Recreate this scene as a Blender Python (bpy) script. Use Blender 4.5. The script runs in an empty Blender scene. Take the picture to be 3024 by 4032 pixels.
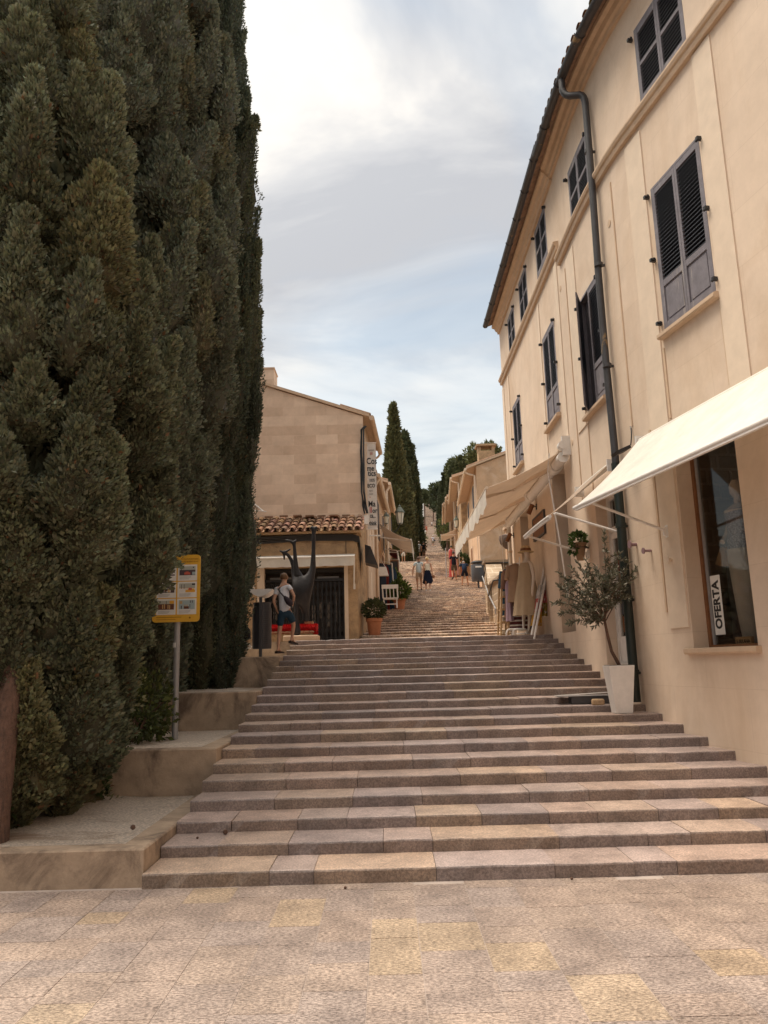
import bpy, bmesh, math, random
import numpy as np
from math import sin, cos, pi, radians, sqrt, atan2, floor
from mathutils import Vector, Matrix
random.seed(7)
rng = np.random.default_rng(11)
SC = bpy.context.scene
COL = SC.collection
# ------------------------------------------------------------------ camera model (real lens, pitch and roll of the photograph)
FPX, PITCH, ROLL, EYE = 3028.0, radians(11.0), radians(1.5), 1.6
FWD = Vector((0, cos(PITCH), sin(PITCH))); UP = Vector((0, -sin(PITCH), cos(PITCH))); RT = Vector((1, 0, 0))
CAM = Vector((0, 0, EYE))
def ray(x, y):
    u = (x - 1512) / FPX; v = (2016 - y) / FPX
    c, s = cos(ROLL), sin(ROLL)
    return RT * (u * c + v * s) + UP * (-u * s + v * c) + FWD
def P(x, y, Y):                      # the point of the sight line at depth Y
    d = ray(x, y); return CAM + d * (Y / d.y)
def zo(ox, oy, s): return lambda x, y, Y: P(ox + x * s, oy + y * s, Y)
zq1 = zo(950, 1400, .5424); c7 = zo(950, 2200, .27125); c6 = zo(1900, 2050, .42194); z2 = zo(1450, 1550, .4746)
c3 = zo(1780, 1700, .3014); zz5 = zo(1450, 1950, .3014)

# ------------------------------------------------------------------ scene helpers
def tag(o, label=None, cat=None, group=None, kind=None):
    if label: o['label'] = label
    if cat: o['category'] = cat
    if group: o['group'] = group
    if kind: o['kind'] = kind
    return o
def thing(name, label, cat, loc=(0, 0, 0), group=None, rotz=0):
    o = bpy.data.objects.new(name, None); COL.objects.link(o)
    o.empty_display_size = .1
    o.location = loc; o.rotation_euler = (0, 0, rotz)
    return tag(o, label, cat, group)
def link_mesh(name, me, mat, parent=None, world=True):
    o = bpy.data.objects.new(name, me); COL.objects.link(o)
    if mat: me.materials.append(mat)
    if parent is not None:
        o.parent = parent
        if world:
            top = Vector((0, 0, 0)); q = parent
            while q is not None: top += q.location; q = q.parent
            o.location = -top
    return o
def copy_tree(o, parent=None):
    c = o.copy(); COL.objects.link(c)
    if parent: c.parent = parent
    for ch in list(o.children): copy_tree(ch, c)
    return c
class MB:
    """collects shapes and links them as ONE mesh object"""
    def __init__(s): s.v = []; s.f = []; s.t = []; s.tint = (1, 1, 1)
    def add(s, vs, fs):
        n = len(s.v); s.v += [tuple(p) for p in vs]; s.t += [s.tint] * len(vs)
        s.f += [tuple(i + n for i in f) for f in fs]; return s
    def hexa(s, c):                    # 8 corners: 4 bottom ccw, 4 top ccw
        return s.add(c, [(3, 2, 1, 0), (4, 5, 6, 7), (0, 1, 5, 4), (1, 2, 6, 5), (2, 3, 7, 6), (3, 0, 4, 7)])
    def box(s, x0, x1, y0, y1, z0, z1):
        return s.hexa([(x0, y0, z0), (x1, y0, z0), (x1, y1, z0), (x0, y1, z0), (x0, y0, z1), (x1, y0, z1), (x1, y1, z1), (x0, y1, z1)])
    def bar(s, a, b, w, h=None, up=(0, 0, 1)):
        a = Vector(a); b = Vector(b); h = h or w; d = (b - a).normalized(); u = Vector(up)
        if abs(d.dot(u)) > .98: u = Vector((1, 0, 0))
        r = d.cross(u).normalized(); u = r.cross(d)
        r = r * (w / 2); u = u * (h / 2)
        return s.hexa([a - r - u, a + r - u, b + r - u, b - r - u, a - r + u, a + r + u, b + r + u, b - r + u])
    def tube(s, pts, r, n=10, caps=True):
        pts = [Vector(p) for p in pts]; m = len(pts)
        rs = r if isinstance(r, (list, tuple)) else [r] * m
        base = len(s.v); ref = None
        for i, p in enumerate(pts):
            d = (pts[min(i + 1, m - 1)] - pts[max(i - 1, 0)]).normalized()
            if ref is None:
                ref = Vector((0, 0, 1)) if abs(d.z) < .9 else Vector((1, 0, 0))
            a = d.cross(ref).normalized(); b = d.cross(a).normalized(); ref = -b if False else ref
            for k in range(n):
                t = 2 * pi * k / n
                q = p + (a * cos(t) + b * sin(t)) * rs[i]
                s.v.append(tuple(q)); s.t.append(s.tint)
        for i in range(m - 1):
            for k in range(n):
                k2 = (k + 1) % n
                s.f.append((base + i * n + k, base + i * n + k2, base + (i + 1) * n + k2, base + (i + 1) * n + k))
        if caps:
            s.f.append(tuple(base + k for k in range(n))[::-1]); s.f.append(tuple(base + (m - 1) * n + k for k in range(n)))
        return s
    def lathe(s, c, prof, n=20, ax=None, sx=1, sy=1):     # prof: (radius, z)
        c = Vector(c); base = len(s.v)
        for (r, z) in prof:
            for k in range(n):
                t = 2 * pi * k / n
                s.v.append((c.x + r * cos(t) * sx, c.y + r * sin(t) * sy, c.z + z)); s.t.append(s.tint)
        for i in range(len(prof) - 1):
            for k in range(n):
                k2 = (k + 1) % n
                s.f.append((base + i * n + k, base + i * n + k2, base + (i + 1) * n + k2, base + (i + 1) * n + k))
        s.f.append(tuple(base + k for k in range(n))[::-1]); s.f.append(tuple(base + (len(prof) - 1) * n + k for k in range(n)))
        return s
    def prism(s, poly, d):             # planar polygon extruded by the vector d
        n = len(poly); d = Vector(d)
        a = [Vector(p) for p in poly]; b = [p + d for p in a]
        return s.add(a + b, [tuple(range(n)), tuple(range(2 * n - 1, n - 1, -1))] + [(i, i + n, (i + 1) % n + n, (i + 1) % n) for i in range(n)])
    def ball(s, c, r, n=12, m=8, sx=1, sy=1, sz=1):
        return s.lathe(c, [(max(.001, r * sin(pi * i / m)), -r * cos(pi * i / m) * sz) for i in range(m + 1)], n, sx=sx, sy=sy)
    def build(s, name, mat, parent=None, smooth=False, world=True, bevel=0):
        me = bpy.data.meshes.new(name); me.from_pydata(s.v, [], s.f)
        a = me.color_attributes.new('tint', 'FLOAT_COLOR', 'POINT')
        arr = np.ones((len(s.v), 4), dtype=np.float32); 
        if s.v: arr[:, :3] = np.array(s.t, dtype=np.float32)
        a.data.foreach_set('color', arr.ravel())
        bm = bmesh.new(); bm.from_mesh(me); bmesh.ops.recalc_face_normals(bm, faces=bm.faces); bm.to_mesh(me); bm.free()
        if smooth:
            me.polygons.foreach_set('use_smooth', [True] * len(me.polygons))
            try: me.set_sharp_from_angle(angle=radians(40))
            except Exception: pass
        me.update()
        o = link_mesh(name, me, mat, parent, world)
        if bevel:
            b = o.modifiers.new('bevel', 'BEVEL'); b.width = bevel; b.segments = 2; b.limit_method = 'ANGLE'
        return o
def bez(a, b, c, n=8):
    a, b, c = Vector(a), Vector(b), Vector(c)
    return [a * (1 - t) ** 2 + b * 2 * t * (1 - t) + c * t * t for t in [i / n for i in range(n + 1)]]
def skin_mesh(nodes, edges, radii, sub=1, root=0):
    """one continuous surface grown on a skeleton"""
    me = bpy.data.meshes.new('skeleton'); me.from_pydata([tuple(p) for p in nodes], edges, [])
    o = bpy.data.objects.new('skeleton', me); COL.objects.link(o)
    sk = o.modifiers.new('skin', 'SKIN'); sk.use_smooth_shade = True; sk.branch_smoothing = .6
    for i, r in enumerate(radii):
        d = me.skin_vertices[0].data[i]
        d.radius = (r, r) if not isinstance(r, (tuple, list)) else r
        d.use_root = (i == root)
    ss = o.modifiers.new('sub', 'SUBSURF'); ss.levels = sub; ss.render_levels = sub
    dg = bpy.context.evaluated_depsgraph_get(); dg.update()
    out = bpy.data.meshes.new_from_object(o.evaluated_get(dg))
    bpy.data.objects.remove(o); bpy.data.meshes.remove(me)
    out.polygons.foreach_set('use_smooth', [True] * len(out.polygons))
    return out
def text_obj(body, size, org, right, up, mat, parent, name='lettering', extrude=.0015, align='CENTER', sx=1.0, bold=0.0):
    cu = bpy.data.curves.new(name, 'FONT'); cu.body = body; cu.size = size; cu.align_x = align; cu.align_y = 'CENTER'
    cu.extrude = extrude; cu.offset = bold; cu.resolution_u = 3
    o = bpy.data.objects.new(name, cu); COL.objects.link(o)
    dg = bpy.context.evaluated_depsgraph_get(); dg.update()
    me = bpy.data.meshes.new_from_object(o.evaluated_get(dg))
    bpy.data.objects.remove(o); bpy.data.curves.remove(cu)
    r = Vector(right).normalized(); u = Vector(up).normalized(); n = r.cross(u)
    m = Matrix(((r.x * sx, u.x, n.x, org[0]), (r.y * sx, u.y, n.y, org[1]), (r.z * sx, u.z, n.z, org[2]), (0, 0, 0, 1)))
    me.transform(m)
    me.materials.clear()
    return link_mesh(name, me, mat, parent)
def join_mesh(name, objs, mat, parent):
    vs = []; fs = []
    for o in objs:
        n = len(vs); vs += [tuple(v.co) for v in o.data.vertices]
        fs += [tuple(i + n for i in p.vertices) for p in o.data.polygons]
        bpy.data.objects.remove(o)
    me = bpy.data.meshes.new(name); me.from_pydata(vs, [], fs)
    return link_mesh(name, me, mat, parent)

# ------------------------------------------------------------------ materials
def new_mat(name):
    m = bpy.data.materials.new(name); m.use_nodes = True; nt = m.node_tree
    b = nt.nodes['Principled BSDF']; return m, nt, b
def N(nt, t, **k):
    n = nt.nodes.new(t)
    for a, v in k.items():
        if a.startswith('i_'): n.inputs[a[2:].replace('_', ' ')].default_value = v
        else: setattr(n, a, v)
    return n
def pos(nt, scale=(1, 1, 1), rot=(0, 0, 0)):
    g = N(nt, 'ShaderNodeNewGeometry'); mp = N(nt, 'ShaderNodeMapping')
    mp.inputs['Scale'].default_value = scale; mp.inputs['Rotation'].default_value = rot
    nt.links.new(g.outputs['Position'], mp.inputs['Vector']); return mp.outputs['Vector']
def noise(nt, vec, scale, detail=4, rough=.6, dist=0):
    n = N(nt, 'ShaderNodeTexNoise'); n.inputs['Scale'].default_value = scale; n.inputs['Detail'].default_value = detail
    n.inputs['Roughness'].default_value = rough; n.inputs['Distortion'].default_value = dist
    nt.links.new(vec, n.inputs['Vector']); return n.outputs['Fac']
def ramp(nt, fac, stops):
    r = N(nt, 'ShaderNodeValToRGB'); e = r.color_ramp.elements
    while len(e) < len(stops): e.new(.5)
    for i, (p, c) in enumerate(stops): e[i].position = p; e[i].color = (*c, 1) if len(c) == 3 else c
    nt.links.new(fac, r.inputs['Fac']); return r.outputs['Color']
def mix(nt, a, b, fac, mode='MIX'):
    m = N(nt, 'ShaderNodeMix', data_type='RGBA', blend_type=mode)
    for sock, v in ((m.inputs[6], a), (m.inputs[7], b)):
        if isinstance(v, tuple): sock.default_value = (*v, 1) if len(v) == 3 else v
        else: nt.links.new(v, sock)
    if isinstance(fac, (int, float)): m.inputs[0].default_value = fac
    else: nt.links.new(fac, m.inputs[0])
    return m.outputs[2]
def mulc(c, k): return tuple(min(1, max(0, x * k)) for x in c)
def bump(nt, b, h, strength=.3, dist=.01):
    n = N(nt, 'ShaderNodeBump'); n.inputs['Strength'].default_value = strength; n.inputs['Distance'].default_value = dist
    nt.links.new(h, n.inputs['Height']); nt.links.new(n.outputs['Normal'], b.inputs['Normal'])
def M(name, col, rough=.75, var=.12, scale=6, bmp=.25, bscale=70, bdist=.004, spec=.35, metal=0, tint=False,
      stain=None, stscale=1.3, stlo=.5, sthi=.7, squash=(1, 1, 1)):
    m, nt, b = new_mat(name)
    v = pos(nt)
    f = noise(nt, v, scale, 5, .65)
    c = ramp(nt, f, [(.3, mulc(col, 1 - var)), (.7, mulc(col, 1 + var))])
    if stain:
        sv = pos(nt, squash)
        sf = ramp(nt, noise(nt, sv, stscale, 7, .7, .6), [(stlo, (0, 0, 0)), (sthi, (1, 1, 1))])
        c = mix(nt, c, stain, sf)
    if tint:
        at = N(nt, 'ShaderNodeAttribute', attribute_name='tint')
        c = mix(nt, c, at.outputs['Color'], 1.0, 'MULTIPLY')
    nt.links.new(c, b.inputs['Base Color'])
    b.inputs['Roughness'].default_value = rough; b.inputs['Metallic'].default_value = metal
    b.inputs['Specular IOR Level'].default_value = spec
    if bmp: bump(nt, b, noise(nt, v, bscale, 5, .7), bmp, bdist)
    return m
def M_stone(name, rough=.5, spec=.5, fine=60, bstr=.9, streak=(1, 1, 1), dark=(.55, .45, .40), amp=1.0):
    m, nt, b = new_mat(name)
    v = pos(nt); vs = pos(nt, streak)
    at = N(nt, 'ShaderNodeAttribute', attribute_name='tint').outputs['Color']
    f = noise(nt, v, 3.0, 6, .7)
    c = mix(nt, at, ramp(nt, f, [(.35, (.74, .71, .69)), (.65, (1.24, 1.2, 1.15))]), 1.0, 'MULTIPLY')
    f2 = noise(nt, vs, fine, 4, .75)
    c = mix(nt, c, ramp(nt, f2, [(.40, tuple(1 - amp * q for q in (.50, .53, .55))), (.49, (.97, .96, .95)), (.58, tuple(1 + amp * q for q in (.55, .53, .5)))]), 1.0, 'MULTIPLY')
    sp = ramp(nt, noise(nt, v, 19, 6, .8), [(.58, (0, 0, 0)), (.72, (1, 1, 1))])
    c = mix(nt, c, mix(nt, c, dark, 1.0, 'MULTIPLY'), sp)
    nt.links.new(c, b.inputs['Base Color'])
    b.inputs['Roughness'].default_value = rough; b.inputs['Specular IOR Level'].default_value = spec
    bump(nt, b, mix(nt, f2, noise(nt, v, fine * .33, 4, .7), .45), bstr, .012)
    return m
def M_blocks(name, c1, c2, mortar, bw, bh, plane='xz', rough=.85, msize=.008, mixn=.35, bmp=.3, stain=None, stlo=.52, sthi=.75, stscale=.7, off=.5):
    m, nt, b = new_mat(name)
    g = N(nt, 'ShaderNodeNewGeometry'); sp = N(nt, 'ShaderNodeSeparateXYZ'); cb = N(nt, 'ShaderNodeCombineXYZ')
    nt.links.new(g.outputs['Position'], sp.inputs[0])
    nt.links.new(sp.outputs['X' if plane[0] == 'x' else 'Y'], cb.inputs[0]); nt.links.new(sp.outputs['Z'], cb.inputs[1])
    br = N(nt, 'ShaderNodeTexBrick'); br.offset = off; br.inputs['Scale'].default_value = 1
    br.inputs['Brick Width'].default_value = bw; br.inputs['Row Height'].default_value = bh
    br.inputs['Mortar Size'].default_value = msize; br.inputs['Mortar Smooth'].default_value = .4; br.inputs['Bias'].default_value = 0
    for k, c in (('Color1', c1), ('Color2', c2), ('Mortar', mortar)): br.inputs[k].default_value = (*c, 1)
    dv = N(nt, 'ShaderNodeVectorMath', operation='ADD')
    nz = N(nt, 'ShaderNodeTexNoise'); nz.inputs['Scale'].default_value = 1.2
    nt.links.new(g.outputs['Position'], nz.inputs['Vector'])
    sc = N(nt, 'ShaderNodeVectorMath', operation='SCALE'); sc.inputs['Scale'].default_value = .03
    nt.links.new(nz.outputs['Color'], sc.inputs[0]); nt.links.new(cb.outputs[0], dv.inputs[0]); nt.links.new(sc.outputs[0], dv.inputs[1])
    nt.links.new(dv.outputs[0], br.inputs['Vector'])
    v = pos(nt)
    c = mix(nt, br.outputs['Color'], ramp(nt, noise(nt, v, 2.2, 7, .7), [(.25, (.62, .60, .58)), (.75, (1.3, 1.3, 1.3))]), mixn, 'MULTIPLY')
    if stain:
        sf = ramp(nt, noise(nt, pos(nt, (1, 1, .35)), stscale, 8, .7, .8), [(stlo, (0, 0, 0)), (sthi, (.85, .85, .85))])
        c = mix(nt, c, stain, sf)
    nt.links.new(c, b.inputs['Base Color']); b.inputs['Roughness'].default_value = rough; b.inputs['Specular IOR Level'].default_value = .2
    hn = N(nt, 'ShaderNodeMath', operation='SUBTRACT'); nt.links.new(noise(nt, v, 40, 5, .7), hn.inputs[0]); nt.links.new(br.outputs['Fac'], hn.inputs[1])
    bump(nt, b, hn.outputs[0], bmp, .008)
    return m
def M_leaf(name, rough=.65, trans=.25):
    m, nt, b = new_mat(name)
    at = N(nt, 'ShaderNodeAttribute', attribute_name='tint').outputs['Color']
    nt.links.new(at, b.inputs['Base Color']); b.inputs['Roughness'].default_value = rough; b.inputs['Specular IOR Level'].default_value = .25
    tr = N(nt, 'ShaderNodeBsdfTranslucent'); nt.links.new(at, tr.inputs['Color'])
    ms = N(nt, 'ShaderNodeMixShader'); ms.inputs[0].default_value = trans
    nt.links.new(b.outputs[0], ms.inputs[1]); nt.links.new(tr.outputs[0], ms.inputs[2])
    nt.links.new(ms.outputs[0], nt.nodes['Material Output'].inputs['Surface'])
    return m
def M_glass(name, fac=.1, col=(.9, .9, .9)):
    m, nt, b = new_mat(name)
    t = N(nt, 'ShaderNodeBsdfTransparent'); g = N(nt, 'ShaderNodeBsdfGlossy'); g.inputs['Roughness'].default_value = .03
    t.inputs['Color'].default_value = (*col, 1)
    ms = N(nt, 'ShaderNodeMixShader'); ms.inputs[0].default_value = fac
    nt.links.new(t.outputs[0], ms.inputs[1]); nt.links.new(g.outputs[0], ms.inputs[2])
    nt.links.new(ms.outputs[0], nt.nodes['Material Output'].inputs['Surface'])
    return m
def M_cloth(name, col, trans=.35, rough=.9):
    m, nt, b = new_mat(name)
    v = pos(nt); c = ramp(nt, noise(nt, v, 3, 5, .7), [(.3, mulc(col, .88)), (.7, mulc(col, 1.06))])
    nt.links.new(c, b.inputs['Base Color']); b.inputs['Roughness'].default_value = rough; b.inputs['Specular IOR Level'].default_value = .1
    tr = N(nt, 'ShaderNodeBsdfTranslucent'); nt.links.new(c, tr.inputs['Color'])
    ms = N(nt, 'ShaderNodeMixShader'); ms.inputs[0].default_value = trans
    nt.links.new(b.outputs[0], ms.inputs[1]); nt.links.new(tr.outputs[0], ms.inputs[2])
    nt.links.new(ms.outputs[0], nt.nodes['Material Output'].inputs['Surface'])
    bump(nt, b, noise(nt, v, 4, 4, .6), .45, .05)
    return m
def plain(name, col, rough=.6, spec=.3, metal=0): return M(name, col, rough, .08, 9, .12, 80, .003, spec, metal)

m_step = M_stone('step_stone', .40, .7, 60, .7, amp=.55)
m_slab = M_stone('paving_stone', .45, .6, 42, .9, (1, 2.0, 1), dark=(.7, .62, .58))
m_cobble = M_stone('rough_step_stone', .6, .4, 30, .9)
m_mortar = M("mortar", (.42, .35, .31), .9, .15)
m_conc = M('weathered_concrete', (.40, .30, .215), .85, .2, 5, .6, 45, .008, stain=(.14, .10, .074), stscale=1.9, stlo=.50, sthi=.66, squash=(1, 1, .6))
m_pebble = M('pebble_concrete', (.56, .47, .385), .5, .5, 45, 1.0, 55, .02, stain=(.27, .18, .12), stscale=1.1, stlo=.53, sthi=.66)
m_soil = M('soil', (.14, .10, .07), .95, .3, 20, .8, 40, .02)
m_stucco = M_blocks('cream_stucco', (.68, .54, .425), (.70, .56, .44), (.62, .485, .375), 1.35, .62, 'yz', .8, .004, .3, .12, stain=(.52, .365, .24), stlo=.47, sthi=.78)
m_trim = M('cream_trim', (.70, .565, .44), .8, .07, 4, .2, 60, .003)
m_trim2 = M('sandstone_trim', (.57, .415, .29), .8, .1, 5, .25, 60, .003)
m_gable = M_blocks('ashlar_sandstone', (.62, .45, .33), (.78, .60, .46), (.71, .53, .40), .62, .285, 'xz', .85, .006, .45, .35, stain=(.64, .48, .36), stlo=.55, sthi=.75, stscale=.6)
m_oldwall = M('old_stone_wall', (.46, .31, .18), .9, .22, 4, .9, 22, .02, stain=(.24, .16, .10), stscale=2.2, stlo=.5, sthi=.7)
m_peach = M('peach_plaster', (.55, .36, .225), .85, .14, 2.5, .4, 30, .006, stain=(.66, .50, .37), stscale=1.0, stlo=.5, sthi=.72)
m_rubble = M_blocks('rubble_stone', (.36, .27, .19), (.50, .39, .28), (.56, .46, .35), .33, .2, 'xz', .9, .025, .8, .9, stain=(.26, .19, .13), stlo=.5, sthi=.7)
m_tile = M('terracotta_tile', (.28, .17, .11), .85, .35, 9, .5, 40, .006, tint=True, stain=(.16, .12, .09), stscale=4, stlo=.52, sthi=.7)
m_navy = plain('dark_navy_paint', (.030, .034, .046), .5, .4)
m_weath = M('weathered_grey_paint', (.18, .165, .185), .7, .18, 9, .4, 50, .004, stain=(.38, .34, .31), stscale=6, stlo=.56, sthi=.7, squash=(1, 1, .15))
m_black = plain('black_metal', (.015, .015, .017), .45, .5)
m_pipe = M('weathered_dark_pipe', (.045, .042, .045), .5, .3, 6, .25, 30, .004, .5, 0, stain=(.30, .19, .08), stscale=3.2, stlo=.60, sthi=.68, squash=(1, 1, .4))
m_green = plain('dark_green_iron', (.012, .020, .017), .45, .5)
m_white = plain('white_paint', (.74, .70, .66), .45, .4)
m_awn = M_cloth('white_awning_cloth', (.86, .82, .75), .3)
m_awnb = M_cloth('tan_awning_cloth', (.66, .545, .445), .5)
m_glass = M_glass('window_glass', .035, (.80, .78, .75))
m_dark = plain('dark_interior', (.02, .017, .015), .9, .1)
m_wood = M('brown_wood', (.20, .085, .035), .6, .2, 12, .3, 40, .004, squash=(1, 1, .1))
m_ltwood = M('light_wood', (.48, .31, .16), .7, .15, 12, .3, 40, .004)
m_grey = M('galvanised_steel', (.33, .32, .32), .5, .1, 15, .1, 50, .003, .5, .3)
m_dgrey = plain('dark_grey_metal', (.055, .052, .055), .5, .4)
m_yellow = plain('yellow_sign', (.72, .40, .045), .45, .4)
m_paper = plain('white_panel', (.74, .71, .67), .5, .3)
m_bronze = M('dark_bronze', (.030, .027, .028), .55, .3, 7, .5, 25, .012, .5, .55)
m_red = M('red_fur', (.50, .012, .012), .95, .35, 40, 1.0, 120, .03)
m_terra = M('terracotta', (.42, .17, .085), .8, .15, 8, .2)
m_card = plain('cardboard', (.42, .27, .15), .8)
m_leaf = M_leaf('foliage')
m_bark = M('bark', (.15, .085, .06), .9, .3, 14, 1.0, 30, .03, squash=(3, 3, .3), stain=(.07, .045, .035), stscale=8)
m_skin = plain('skin', (.48, .27, .18), .55, .35)
m_tan = plain('tanned_skin', (.36, .18, .10), .55, .35)
m_manq = plain('mannequin_plastic', (.60, .50, .41), .4, .4)
# ------------------------------------------------------------------ facade line in plan (bends beside the steps)
FP = [Vector((5.73, -2.2)), Vector((3.43, 9.3))]
_a, _b, _c = Vector((3.43, 9.3)), Vector((3.25, 10.2)), Vector((3.25, 11.8))
for _i in range(1, 9):
    _t = _i / 8; FP.append(_a * (1 - _t) ** 2 + _b * 2 * _t * (1 - _t) + _c * _t * _t)
FP.append(Vector((3.25, 40)))
FS = [0]
for _p, _q in zip(FP[:-1], FP[1:]): FS.append(FS[-1] + (_q - _p).length)
def W(s, z, off=0.0):
    i = 0
    while i < len(FP) - 2 and s > FS[i + 1]: i += 1
    e = (FP[i + 1] - FP[i]); L = e.length; t = (s - FS[i]) / L
    p = FP[i] + e * t
    def nrm(k):
        d = (FP[k + 1] - FP[k]).normalized(); return Vector((-d.y, d.x))
    n = nrm(i)
    return Vector((p.x + n.x * off, p.y + n.y * off, z))
def face_x(Y):
    for p, q in zip(FP[:-1], FP[1:]):
        if p.y <= Y <= q.y: return p.x + (q.x - p.x) * (Y - p.y) / (q.y - p.y)
    return 3.25
SBR = FS[1:-1]
def ssplit(s0, s1):
    r = [s0] + [s for s in SBR if s0 + .001 < s < s1 - .001] + [s1]
    return list(zip(r[:-1], r[1:]))
def fbox(mb, s0, s1, z0, z1, o0, o1):
    for a, b in ssplit(s0, s1):
        mb.hexa([W(a, z0, o1), W(b, z0, o1), W(b, z0, o0), W(a, z0, o0), W(a, z1, o1), W(b, z1, o1), W(b, z1, o0), W(a, z1, o0)])
def fextr(mb, s0, s1, prof):          # profile [(off, z)] drawn along the facade
    segs = [a for a, b in ssplit(s0, s1)] + [s1]
    n = len(prof); base = len(mb.v)
    vs = [W(s, z, o) for s in segs for (o, z) in prof]
    fs = []
    for i in range(len(segs) - 1):
        for k in range(n):
            k2 = (k + 1) % n; fs.append((i * n + k, i * n + k2, (i + 1) * n + k2, (i + 1) * n + k))
    fs.append(tuple(range(n))); fs.append(tuple(range((len(segs) - 1) * n, len(segs) * n))[::-1])
    mb.add(vs, fs)

# ------------------------------------------------------------------ ground and paving
mb = MB(); mb.add([(-400, -60, -.06), (400, -60, -.06), (400, 19.8, -.06), (-400, 19.8, -.06)], [(0, 1, 2, 3)])
tag(mb.build('ground', m_soil), kind='structure')
STONES = [(.205, .162, .148), (.195, .158, .15), (.215, .168, .142), (.185, .152, .147), (.21, .16, .138), (.20, .162, .15)]
TANS = [(.23, .178, .142), (.235, .178, .14), (.225, .175, .138)]
def stone_tint(ptan=.15):
    c = random.choice(TANS) if random.random() < ptan else random.choice(STONES)
    k = random.uniform(.9, 1.1); return tuple(v * k for v in c)
mb = MB(); mb.add([(-14, -3.5, -.0025), (6.2, -3.5, -.0025), (6.2, 6.3, -.0025), (-14, 6.3, -.0025)], [(0, 1, 2, 3)])
tag(mb.build('paving_bed', m_mortar), kind='structure')
mb = MB(); x = -13.8
SLABS = [(0.31, 0.252, 0.223), (0.302, 0.248, 0.223), (0.315, 0.255, 0.221), (0.293, 0.245, 0.227), (0.31, 0.248, 0.214)]
SLABT = [(0.36, 0.286, 0.214), (0.347, 0.279, 0.216), (0.356, 0.279, 0.207)]
while x < 6.1:
    w = random.uniform(.26, .40); y = -3.4 + random.uniform(0, .4)
    while y < 6.04:
        l = min(random.uniform(.22, .58), 6.075 - y)
        if l > .1:
            c = random.choice(SLABT) if random.random() < .06 else random.choice(SLABS)
            k = random.uniform(.94, 1.06); mb.tint = tuple(v * k for v in c)
            g = random.uniform(.0002, .0012); dz = random.uniform(-.0008, .0015)
            a, b2, c2, d2 = x + g, x + w - g, y + g, y + l - g
            bv = .0015
            mb.add([(a, c2, -.008), (b2, c2, -.008), (b2, d2, -.008), (a, d2, -.008), (a + bv, c2 + bv, dz), (b2 - bv, c2 + bv, dz), (b2 - bv, d2 - bv, dz), (a + bv, d2 - bv, dz)],
                   [(4, 5, 6, 7), (0, 1, 5, 4), (1, 2, 6, 5), (2, 3, 7, 6), (3, 0, 4, 7)])
        y += l
    x += w
tag(mb.build('plaza_paving', m_slab), kind='structure')

# ------------------------------------------------------------------ lower flight of steps
SZ = [.1, .193, .288, .386, .490, .593, .693, .793, .886, .972, 1.066, 1.167, 1.27, 1.372, 1.47, 1.562, 1.656, 1.75, 1.85, 1.947, 2.046]
SY = [6.09 + .46 * k for k in range(21)]
def stone_row(mb, x0, x1, y, zb, zt, depth, lmin, lmax, ptan, jit=.004, nose=.014, sl=0.0, pal=None, chip=.02, tread_sheen=0):
    x = x0
    while x < x1 - .01:
        l = min(random.uniform(lmin, lmax), x1 - x)
        if x1 - (x + l) < lmin * .5: l = x1 - x
        mb.tint = pal() if pal else stone_tint(ptan)
        g = .002; a, b = x + g, x + l - g
        m = max(2, int(l / .11)); jz = random.uniform(-.003, .003); jy = random.uniform(-.005, .005)
        vs = []
        for i in range(m + 1):
            xx = a + (b - a) * i / m
            e = random.uniform(-jit, jit); h = random.uniform(-jit, jit) * .7
            if random.random() < chip: e += .018; h -= .008
            vs += [(xx, y + jy + .002, zb), (xx, y + jy + e, zt + jz - nose), (xx, y + jy + e + nose * .35, zt + jz - nose * .3 + h * .5), (xx, y + jy + e + nose * 1.1, zt + jz + h), (xx, y + depth, zt + jz + sl), (xx, y + depth, zb)]
        fs = []
        for i in range(m):
            for k in range(4): fs.append((i * 6 + k, (i + 1) * 6 + k, (i + 1) * 6 + k + 1, i * 6 + k + 1))
        fs += [tuple(range(6))[::-1], tuple(m * 6 + k for k in range(6))]
        mb.add(vs, fs); x += l
        if tread_sheen:  # treads tinted lighter than risers, sky sheen put into the colour
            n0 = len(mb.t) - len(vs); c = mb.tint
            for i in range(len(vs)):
                if i % 6 in (3, 4): mb.t[n0 + i] = tuple(v * tread_sheen for v in c)
mb = MB()
for k in range(21):
    y, zt = SY[k], SZ[k]; zb = (SZ[k - 1] if k else 0) - .03
    stone_row(mb, -1.86, face_x(y) + .12, y, zb, zt, .50 if k < 20 else .62, .3, 1.05, .10, .006, tread_sheen=2.15, chip=.05)
tag(mb.build('lower_steps', m_step), kind='structure')
mb = MB()
mb.add([(-1.8, 6.3, -.02), (4.2, 6.3, -.02), (4.2, 15.9, 2.0), (-1.8, 15.9, 2.0), (-1.8, 15.9, -.1), (4.2, 15.9, -.1)], [(0, 1, 2, 3), (3, 2, 5, 4), (0, 3, 4), (1, 5, 2)])
tag(mb.build('step_bed', m_mortar), kind='structure')
mb = MB(); mb.tint = (.36, .30, .255); mb.box(-9, 3.4, 15.76, 19.7, 1.6, 2.048)
tag(mb.build('terrace', m_conc), kind='structure')

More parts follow.
